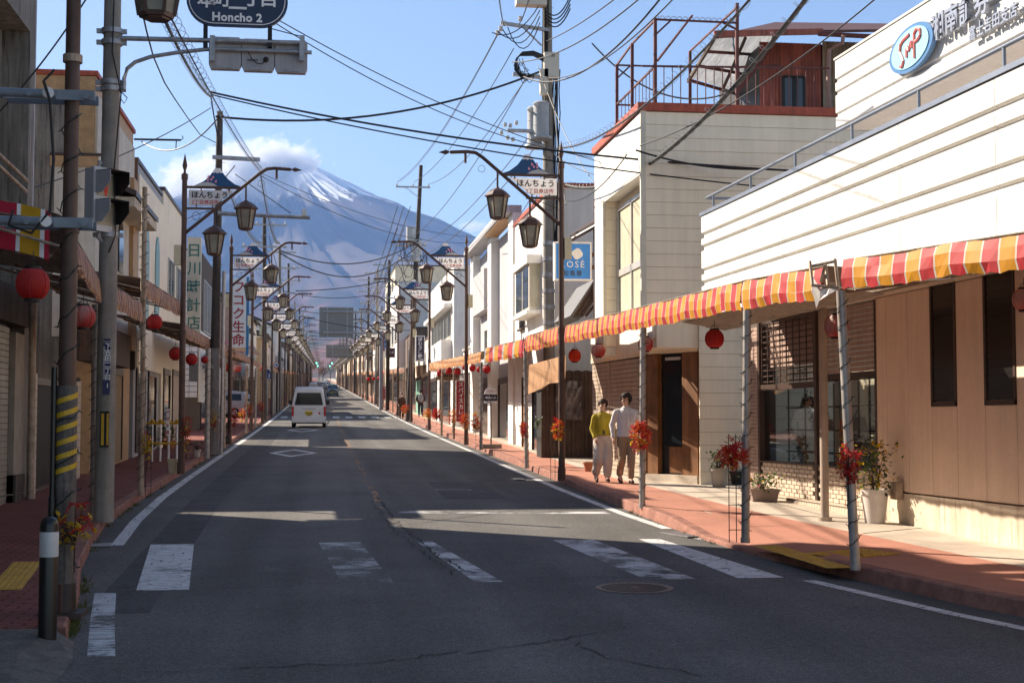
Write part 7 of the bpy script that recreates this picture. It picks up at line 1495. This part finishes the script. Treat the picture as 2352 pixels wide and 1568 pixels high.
def limb(mb, pts, rad):
    """tapered chain with rounded joints"""
    pts = [Vector(p) for p in pts]
    for (p, q), (r0, r1) in zip(zip(pts[:-1], pts[1:]), zip(rad[:-1], rad[1:])): mb.cyl(p, q, r0, r1, 12)
    for p, r in zip(pts, rad): mb.ball(p, r, r, r, 10, 6)
def loft(mb, rings, n=18):
    vs = [(cx+rx*math.cos(2*math.pi*i/n), cy+ry*math.sin(2*math.pi*i/n), z) for z, rx, ry, cx, cy in rings for i in range(n)]; k = len(rings)
    mb.add(vs, [(j*n+i, j*n+(i+1) % n, (j+1)*n+(i+1) % n, (j+1)*n+i) for j in range(k-1) for i in range(n)]+[tuple(range(n-1, -1, -1)), tuple(range((k-1)*n, k*n))])
def hand(mb, w, d, palm_n, side):
    """w wrist, d direction of fingers; five separate fingers"""
    w, d = Vector(w), Vector(d).normalized(); nn = Vector(palm_n).normalized(); s = d.cross(nn).normalized()*side
    limb(mb, [w, w+d*.045, w+d*.085], [.024, .034, .03]); limb(mb, [w+d*.02+s*.012, w+d*.085+s*.02], [.026, .022]); limb(mb, [w+d*.02-s*.012, w+d*.085-s*.02], [.026, .022])
    for k, (o, L) in enumerate(((-.03, .065), (-.01, .078), (.01, .074), (.03, .058))):
        b = w+d*.088+s*o; m1 = b+d*L*.5+nn*.006; m2 = b+d*L*.86+nn*.026; limb(mb, [b, m1, m2], [.0095, .009, .0075])
    b = w+d*.03-s*.032; limb(mb, [b, b+d*.035-s*.022+nn*.008, b+d*.062-s*.026+nn*.02], [.012, .0105, .008])
def person(label, loc, rz, H, pose, look=(0., 0.), hair=None, hairmat=None, skirtish=False, mask=False, female=False):
    """local frame: faces -Y, z up, built for 1.72 m then scaled"""
    t = thing('person', label, 'person'); P_ = pose; sc = H/1.72; V = Vector
    hipz = .90; sh = .195 if not female else .175
    L_ = dict(sh_l=V((sh, 0, 1.40)), sh_r=V((-sh, 0, 1.40)), hip_l=V((.09, 0, hipz)), hip_r=V((-.09, 0, hipz))); L_.update({k: V(v) for k, v in P_.items()})
    body = MB()
    loft(body, [(.84, .14, .10, 0, 0), (.95, .155, .11, 0, 0), (1.08, .13, .095, 0, 0), (1.25, .155, .105, 0, 0), (1.36, .165, .10, 0, 0), (1.43, .10, .07, 0, 0), (1.47, .055, .055, 0, .005)])
    limb(body, [(0, .005, 1.42), (0, -.005, 1.53)], [.054, .05])
    for s in 'lr':
        limb(body, [L_['sh_'+s]+V((0, 0, -.02)), L_['el_'+s], L_['wr_'+s]], [.05, .04, .026]); sgn = 1 if s == 'l' else -1
        hand(body, L_['wr_'+s], L_.get('hd_'+s, L_['wr_'+s]-L_['el_'+s]), L_.get('pn_'+s, V((-sgn, 0, 0))), sgn)
        limb(body, [L_['hip_'+s], L_['kn_'+s], L_['an_'+s]], [.085, .055, .038]); limb(body, [L_['an_'+s], L_['an_'+s]+V((0, -.13, -.05))], [.035, .03])
    yaw, tilt = look; Rm = Matrix.Rotation(yaw, 3, 'Z') @ Matrix.Rotation(tilt, 3, 'X'); hc = V((0, -.015, 1.615))
    def hp(x, y, z): return hc+Rm @ V((x, y, z))
    hd = MB()
    def hball(c, rx, ry, rz_, n=14, k=10):
        o = len(body.v); body.ball((0, 0, 0), rx, ry, rz_, n, k)
        for i in range(o, len(body.v)): body.v[i] = tuple(hc+Rm @ (V(body.v[i])+V(c)))
    hball((0, .012, .025), .076, .093, .088); hball((0, -.02, -.035), .062, .07, .075); hball((0, -.035, -.09), .035, .04, .028); hball((0, -.093, -.012), .013, .018, .018); hball((0, -.082, .012), .010, .016, .03); hball((.077, .01, -.005), .008, .016, .03); hball((-.077, .01, -.005), .008, .016, .03)
    hball((.03, -.07, -.03), .024, .02, .02); hball((-.03, -.07, -.03), .024, .02, .02); hball((0, -.075, .035), .05, .018, .014)
    fuse('body', body, m_skin, t, .0085, 3)
    def dot(nm, c, r3, mt): mb = MB(); mb.ball((0, 0, 0), *r3, 10, 6); mb.v = [tuple(hc+Rm @ (V(v)+V(c))) for v in mb.v]; obj(nm, mb, mt, t, True)
    for s in (-1, 1): dot('eye', (s*.03, -.083, .008), (.013, .006, .005), m_dark); dot('eyebrow', (s*.031, -.088, .032), (.02, .005, .004), hairmat or m_hair)
    if mask: dot('face_mask', (0, -.07, -.05), (.058, .04, .045), m_signw)
    else: dot('mouth', (0, -.094, -.058), (.024, .006, .006), M('lips', (.33, .08, .07), .4)); dot('teeth', (0, -.099, -.057), (.018, .003, .0035), m_ins)
    hm_ = MB(); hair_r = hair or (.086, .104, .098)
    n_, k_ = 26, 18; rnd = random.Random(5); vs = []; 
    for j in range(k_+1):
        for i in range(n_):
            a, b = 2*math.pi*i/n_, math.pi*j/k_; f = 1+.035*mnoise.noise((math.cos(a)*5, math.sin(a)*5, b*4)); vs.append((hair_r[0]*f*math.sin(b)*math.cos(a), .016+hair_r[1]*f*math.sin(b)*math.sin(a), .03+hair_r[2]*f*math.cos(b)))
    fs = []
    for j in range(k_):
        for i in range(n_):
            q = (j*n_+i, j*n_+(i+1) % n_, (j+1)*n_+(i+1) % n_, (j+1)*n_+i); c = sum((V(vs[x]) for x in q), V((0, 0, 0)))/4
            low = -.085 if c.y > .03 else (-.02 if c.y > -.03 else .048+.012*math.sin(i*2.3))
            if c.z > low: fs.append(q)
    hm_.add([tuple(hc+Rm @ V(v)) for v in vs], fs); ho = obj('hair', hm_, hairmat or m_hair, t, True); so = ho.modifiers.new('thickness', 'SOLIDIFY'); so.thickness = .016; so.offset = -1
    t.location = loc; t.rotation_euler = (0, 0, rz); t.scale = (sc,)*3
    return t, L_
def trousers(t, L_, mat, hr=1., taper=(.095, .072, .062), wid=1.):
    mb = MB(); V = Vector; loft(mb, [(.80, .13, .105, 0, 0), (.88, .165*wid, .125, 0, 0), (.98, .155, .115, 0, 0), (1.04, .145, .105, 0, 0)])
    for s in 'lr': limb(mb, [L_['hip_'+s]+V((0, 0, -.04)), L_['kn_'+s], L_['an_'+s]+V((0, 0, .06))], list(taper))
    return fuse('trousers', mb, mat, t, .013, 4, .010)
def top(t, L_, mat, hem=.93, name='shirt', loose=1., hand_gap=.93, collar=True, flare=0.):
    mb = MB(); V = Vector; a = loose
    loft(mb, [(hem, .172*a+flare, .13*a+flare*.6, 0, 0), (1.05, .160*a+flare*.5, .12*a, 0, 0), (1.2, .17*a, .122*a, 0, 0), (1.33, .185*a, .12*a, 0, 0), (1.41, .15*a, .095*a, 0, 0), (1.46, .075, .07, 0, .005)])
    for s in 'lr':
        w = L_['el_'+s].lerp(L_['wr_'+s], hand_gap); limb(mb, [V((L_['sh_'+s].x*.5, 0, 1.405)), L_['sh_'+s]+V((0, 0, -.03)), L_['el_'+s], w], [.05*a, .06*a, .053*a, .040*a])
    if collar: loft(mb, [(1.43, .08, .075, 0, .005), (1.485, .064, .062, 0, .008)], 14)
    return fuse(name, mb, mat, t, .013, 3, .008)
def shoes(t, L_, mat, sock=None):
    for s in 'lr':
        a = L_['an_'+s]; f = Vector(L_.get('ft_'+s, (0, -1, -.05))).normalized(); mb = MB(); h = a+Vector((0, .02, -.045))
        limb(mb, [h, h+f*.08, h+f*.17], [.042, .044, .036]); o_ = len(mb.v)
        zmin = min(v[2] for v in mb.v); so = fuse('shoe', mb, mat, t, .012, 2)
        if sock: obj('sock', MB().cyl(a+Vector((0, 0, -.02)), a+Vector((0, 0, .10)), .043, .046, 12), sock, t, 40)
m_mustard, m_offw, m_shirt, m_khaki = M('mustard_cotton', (.44, .33, .018), .8, var=.1, scale=8, bump=.2, bscale=70), M('offwhite_cotton', (.62, .53, .46), .85, var=.08, scale=6, bump=.2, bscale=60), M('white_shirt', (.70, .66, .66), .8, var=.05, scale=6, bump=.15, bscale=60), M('khaki_cotton', (.30, .205, .13), .85, var=.1, scale=7, bump=.2, bscale=60)
m_shoe = M('brown_leather', (.035, .02, .014), .3, var=.2)
pw_, pm_ = G(1385, 1107, SW), G(1438, 1110, SW)
t, L_ = person('woman in a mustard jacket and off-white trousers walking beside the man', pw_+Vector((0, 0, .0)), R(-2), 1.61, dict(el_r=(-.235, .03, 1.13), wr_r=(-.19, -.13, .93), hd_r=(.25, -.35, -.9), pn_r=(1, 0, 0), el_l=(.24, .06, 1.14), wr_l=(.25, .02, .90), hd_l=(.0, -.1, -1), kn_l=(.085, -.12, .50), an_l=(.08, -.10, .10), kn_r=(-.10, -.06, .48), an_r=(-.12, .16, .14), ft_r=(0, -.9, -.35)), look=(R(-30), R(4)), hair=(.088, .106, .098), hairmat=m_hairb, female=True)
tr = trousers(t, L_, m_offw, taper=(.115, .115, .085), wid=1.08); tp_ = top(t, L_, m_mustard, hem=.98, name='jacket', loose=.97, flare=.03); shoes(t, L_, m_shoe, M('green_sock', (.10, .13, .07), .9))
bt_ = MB()
for k in range(7): bt_.ball((0, -.128+.004*k, 1.40-k*.055), .007, .004, .007, 6, 4)
obj('buttons', bt_, m_ins, tp_); obj('dark_top', MB().prism([(-.03, -.137, .98), (.03, -.137, .98), (.008, -.128, 1.1), (-.008, -.128, 1.1)], (0, .01, 0)), m_dark, t)
t, L_ = person('man in a white shirt and khaki trousers walking beside the woman', pm_+Vector((0, 0, .0)), R(2), 1.73, dict(el_r=(-.265, .06, 1.13), wr_r=(-.25, .0, .89), hd_r=(.05, -.1, -1), el_l=(.27, .03, 1.14), wr_l=(.24, -.12, .92), hd_l=(-.05, -.3, -1), kn_r=(-.09, -.05, .48), an_r=(-.08, .17, .13), ft_r=(0, -.85, -.45), kn_l=(.07, -.16, .51), an_l=(.05, -.17, .09), ft_l=(0, -1, -.0)), look=(R(-50), R(3)), hair=(.09, .108, .108), hairmat=m_hair)
trousers(t, L_, m_khaki, taper=(.10, .08, .068)); s_ = top(t, L_, m_shirt, hem=.90, name='shirt', loose=1.02, hand_gap=.96, flare=.01); shoes(t, L_, m_shoe)
obj('placket', MB().bx(-.012, .012, -.142, -.118, .93, 1.42), m_shirt, s_); obj('pocket', MB().bx(.06, .14, -.135, -.118, 1.2, 1.32), m_shirt, s_)
for sx in (-1, 1): obj('collar_wing', MB().prism([(0, -.085, 1.44), (sx*.075, -.06, 1.475), (sx*.06, -.105, 1.40)], (0, -.012, 0)), m_shirt, s_)
po = G(922, 963, SW); t, L_ = person('old woman in a brown coat and face mask walking with a cane', po, R(4), 1.47, dict(el_r=(-.24, .0, 1.14), wr_r=(-.23, -.2, .98), hd_r=(0, -.6, -.7), el_l=(.24, .05, 1.13), wr_l=(.22, -.05, .90), kn_l=(.08, -.1, .49), an_l=(.08, -.02, .09), kn_r=(-.08, .0, .48), an_r=(-.08, .12, .1)), look=(0, R(6)), hairmat=M('hair_auburn', (.10, .035, .02), .5, var=.2), mask=True, female=True)
trousers(t, L_, m_dark); top(t, L_, M('brown_coat', (.07, .03, .018), .9, var=.15), hem=.72, name='coat', loose=1.12); shoes(t, L_, m_dark)
single('walking_cane', MB().cyl(po+Vector((-.22, -.22, .0)), po+Vector((-.20, -.2, .80)), .012, .012, 6).tube([po+Vector((-.2, -.2, .80)), po+Vector((-.2, -.24, .84)), po+Vector((-.2, -.29, .82))], .013, 6), m_wood, 'thin wooden cane held by the old woman', 'cane')
pb = G(966, 958, SW); t, L_ = person('man in dark clothes walking away with a grey rucksack', pb, R(176), 1.62, dict(el_r=(-.25, .04, 1.13), wr_r=(-.22, -.15, 1.0), el_l=(.25, .04, 1.13), wr_l=(.22, -.15, 1.0), kn_l=(.1, -.1, .49), an_l=(.1, -.1, .09), kn_r=(-.1, .0, .48), an_r=(-.12, .16, .12)), look=(R(10), R(14)), hairmat=m_hair)
trousers(t, L_, M('dark_denim', (.015, .017, .025), .9)); top(t, L_, M('dark_plum_knit', (.035, .018, .022), .95, var=.15), hem=.9, name='jacket', loose=1.1); shoes(t, L_, m_dark)
rk_ = thing('rucksack', 'grey rucksack on the back of the man walking away', 'rucksack', pb+Vector((0, 0, .95))); mb = MB(); mb.ball((pb.x, pb.y-.2, pb.z+1.14), .17, .11, .26, 16, 10); obj('bag', mb, M('grey_canvas', (.16, .16, .17), .8, var=.12), rk_, True); obj('front_pocket', MB().ball((pb.x, pb.y-.29, pb.z+1.05), .12, .05, .12, 12, 8), MATS['grey_canvas'], rk_, True); obj('strap', MB().tube([(pb.x-.1, pb.y-.14, pb.z+1.35), (pb.x-.13, pb.y+.02, pb.z+1.38), (pb.x-.13, pb.y+.12, pb.z+1.2)], .018, 6).tube([(pb.x+.1, pb.y-.14, pb.z+1.35), (pb.x+.13, pb.y+.02, pb.z+1.38), (pb.x+.13, pb.y+.12, pb.z+1.2)], .018, 6), m_dark, rk_)

bpy.data.scenes.remove(TS)
# =====================================================================
# POTS AND SMALL THINGS
# =====================================================================
m_potw = M('pot_white', (.66, .60, .55), .5, var=.1, streak=.15)
plant(G(2010, 1200, SW), .28, .35, 'shrub with yellowing leaves in a tall white pot by the beige wall', ph=.46, pr=.19, n=260, size=.075, seed=3, mats=(('green_leaves', .35), ('yellow_leaves', .3), ('dark_leaves', .5)), potmat=m_potw)
plant(G(1752, 1150, SW), .28, .13, 'low box planter with pink flowers before the tiled pier', ph=.2, n=240, size=.06, seed=4, mats=(('green_leaves', .8), ('flowers', .12), ('yellow_leaves', .12)), potmat=M('planter_mauve', (.30, .22, .19), .7), box=(.24, .15))
plant(G(1652, 1118, SW), .2, .16, 'leafy plant in a tall grey pot beside the cream siding', ph=.36, pr=.17, n=120, size=.07, seed=5, potmat=M('pot_grey', (.36, .32, .27), .8, var=.2)); plant(G(1692, 1112, SW), .13, .3, 'thin twiggy plant in a dark pot behind the wrapped post', ph=.26, pr=.14, n=40, size=.06, seed=6, potmat=m_dark, mats=(('green_leaves', .7), ('yellow_leaves', .3)))
t = thing('flower_pot', 'empty terracotta pot on the pavement behind the walking woman', 'pot', G(1351, 1082, SW)); c = G(1351, 1082, SW); obj('pot', MB().lathe(c, [(.075, 0), (.11, .17), (.125, .17), (.125, .21), (.11, .21), (.1, .12), (.001, .1)], 20), M('terracotta', (.36, .14, .07), .8), t, 40); obj('soil', MB().cyl(c+Vector((0, 0, .1)), c+Vector((0, 0, .16)), .095, .1, 16), m_stem, t)
t = thing('carton', 'small cardboard carton before the boarded wall', 'carton', G(1330, 1036, SW)); c = G(1330, 1036, SW); obj('box', MB().bx(c.x-.22, c.x+.22, c.y, c.y+.3, c.z, c.z+.14), m_signw, t); obj('flap', MB().bx(c.x-.22, c.x+.2, c.y+.02, c.y+.28, c.z+.141, c.z+.2), M('cardboard', (.35, .21, .10), .8), t)
plant(G(1305, 1030, SW), .1, .3, 'dry grassy plant in a clay pot by the boarded wall', ph=.25, pr=.12, n=50, size=.1, seed=8, mats=(('dark_leaves', .5), ('yellow_leaves', .4)))
plant(PY(1235, 985, 36.5), .1, .15, 'small pine sprig hanging on the white shop wall', ph=.02, pr=.02, n=60, size=.07, seed=9)
t = thing('bucket', 'cream bucket at the foot of the second left lamp', 'bucket', G(397, 1087, SW)); c = G(397, 1087, SW); obj('bucket', MB().lathe(c, [(.085, 0), (.115, .28), (.125, .285), (.125, .31), (.105, .31), (.08, .03), (.001, .03)], 18), M('cream_plastic', (.5, .42, .27), .5, var=.1), t, 40)
plant(G(388, 1030, SW), .3, .22, 'dark bushy plant in a wide terracotta bowl on a stand, left', ph=.25, pr=.22, n=160, size=.09, seed=10, mats=(('dark_leaves', .6), ('green_leaves', .4))); plant(G(515, 1020, SW), .25, .35, 'dry twiggy shrub in a black pot by the third left lamp', ph=.3, pr=.14, n=70, size=.08, seed=11, mats=(('dark_leaves', .8),), potmat=m_dark); plant(G(452, 1050, SW), .16, .1, 'small dark plant in a pale pot beside the silver left post', ph=.2, pr=.1, n=50, size=.07, seed=12, mats=(('dark_leaves', 1.),), potmat=m_potw)
fn = thing('chick_fence', 'small white pipe fence with yellow chick-shaped caps, left', 'fence', (-3.9, 36, gs(36)))
for k in range(4):
    x = -4.15+k*.2; obj('post', MB().cyl((x, 36.2, gs(36)), (x, 36.2, gs(36)+1.05), .025, .025, 8), m_signw, fn); obj('cap', MB().ball((x, 36.2, gs(36)+1.0), .06, .06, .05, 8, 6), m_ystripe, fn)
for z in (.45, .95): obj('rail', MB().cyl((-4.3, 36.2, gs(36)+z), (-3.45, 36.2, gs(36)+z), .03, .03, 8), m_ystripe if z > 1 else m_ystripe, fn)
def trellis(px, py, h, label):
    c = G(px, py, SW); t = thing('wire_trellis', label, 'trellis', c)
    for dx in (-.09, 0, .09): obj('upright', MB().cyl(c+Vector((dx, 0, 0)), c+Vector((dx, 0, h)), .006, .006, 5), m_dkbrown, t)
    for z in (.15, .45, .75, 1.0, 1.15): obj('hoop', MB().cyl(c+Vector((-.1, 0, z)), c+Vector((.1, 0, z)), .005, .005, 5), m_dkbrown, t)
    obj('scroll', MB().tube([c+Vector((.05*math.cos(a), 0, h-.08+.05*math.sin(a))) for a in [i*.6 for i in range(11)]], .005, 4), m_dkbrown, t)
trellis(1692, 1245, 1.3, 'thin wire trellis beside the wrapped post at the crosswalk'); trellis(334, 1135, 1.2, 'thin wire trellis at the rusty left pipe'); trellis(1275, 1100, 1.1, 'thin wire trellis at the dark lamp post by the couple')
# grass tufts along the kerbs
gm = MB(); rg = random.Random(3)
def tuft(x, y, n_, h):
    for _ in range(n_):
        a = rg.uniform(0, 6.28); r = rg.uniform(0, .07); bx, by = x+r*math.cos(a), y+r*math.sin(a)*2; z = g(by); dx, dy = rg.gauss(0, .03), rg.gauss(0, .03); hh = h*rg.uniform(.4, 1.2); gm.add([(bx-.004, by, z), (bx+.004, by, z), (bx+dx, by+dy, z+hh)], [(0, 1, 2)])
for _ in range(40):
    y = rg.choice([rg.uniform(12.3, 15), rg.uniform(17, 30), rg.uniform(30, 45)]); 
    xs = [x0+(x1-x0)*(y-y0)/(y1-y0) for (x0, y0), (x1, y1) in zip(curbL[:-1], curbL[1:]) if y0 <= y <= y1]; tuft(xs[0]+.06, y, rg.randint(6, 26), rg.uniform(.03, .09))
for k in range(8): tuft(-1.96-k*.018, 11.7+k*.13, 60, .1)
for _ in range(22):
    y = rg.uniform(17, 32); xs = [x0+(x1-x0)*(y-y0)/(y1-y0) for (x0, y0), (x1, y1) in zip(curbR[:-1], curbR[1:]) if y0 <= y <= y1]; tuft(xs[0]-.06, y, rg.randint(5, 14), .05)
tag(obj('grass', gm, M('kerb_grass', (.10, .11, .025), .8, var=.4, scale=6)), 'sparse grass tufts growing along the kerbs', 'grass', kind='stuff')
# far town and trees closing the street
for i in range(26):
    x = rg.uniform(-26, 26); y = rg.uniform(640, 900)
    if abs(x) < 7: x += 9*(1 if x > 0 else -1)
    building('far_house', 'small pale house at the far end of the street', x if abs(x) > 7 else 8., 10, y, y+10, gs(y)+rg.uniform(5, 10), rg.choice(wallm), gable=2., group='far houses at the end of the street', detail=False)
def far_tree(x, y, h, i):
    t = thing('tree', 'autumn tree at the far end of the street', 'tree', (x, y, g(y)), 'far trees at the end of the street'); obj('trunk', MB().cyl((x, y, g(y)-.2), (x, y, g(y)+h*.5), .25, .12, 8), m_stem, t); mb = MB(); rr = random.Random(i)
    for _ in range(320):
        p = Vector((rr.gauss(0, 1), rr.gauss(0, 1), rr.gauss(0, 1))).normalized()*rr.uniform(.4, 1); oval(mb, Vector((x, y, g(y)+h*.65))+Vector((p.x*h*.32, p.y*h*.32, p.z*h*.36)), .75, rr)
    tag(obj('crown', mb, rr.choice([M('tree_rust', (.16, .07, .03), .8, var=.3, transl=.3), M('tree_green', (.05, .075, .03), .8, var=.3, transl=.3)]), t), kind='stuff')
for i in range(14): far_tree(rg.uniform(-30, 30), rg.uniform(700, 1000), rg.uniform(8, 15), i)
# far traffic signals over the road
for y in (330, 420):
    for s in (-1, 1):
        x = -3.0 if s < 0 else 4.9; b_ = Vector((x, y, gs(y))); t = thing('far_signal', f'tiny far traffic signal over the {"left" if s < 0 else "right"} side, {"nearer" if y < 400 else "further"} pair', 'signal', b_); obj('mast', MB().cyl(b_, b_+Vector((0, 0, 6)), .12, .1, 8).cyl(b_+Vector((0, 0, 5.6)), b_+Vector((-s*2.4, 0, 5.7)), .06, .06, 6), m_galv, t); hx = x-s*2.2; obj('head', MB().bx(hx-.6, hx+.6, y-.1, y+.1, b_.z+5.3, b_.z+5.75), m_sig, t)
        lg = bpy.data.materials.get('green_lamp')
        if not lg: lg = bpy.data.materials.new('green_lamp'); lg.use_nodes = True; q = lg.node_tree.nodes['Principled BSDF']; q.inputs['Emission Color'].default_value = (.1, 1, .6, 1); q.inputs['Emission Strength'].default_value = 3
        obj('green_lens', MB().cyl((hx-.38, y-.13, b_.z+5.52), (hx-.38, y-.1, b_.z+5.52), .15, .15, 12), lg, t)
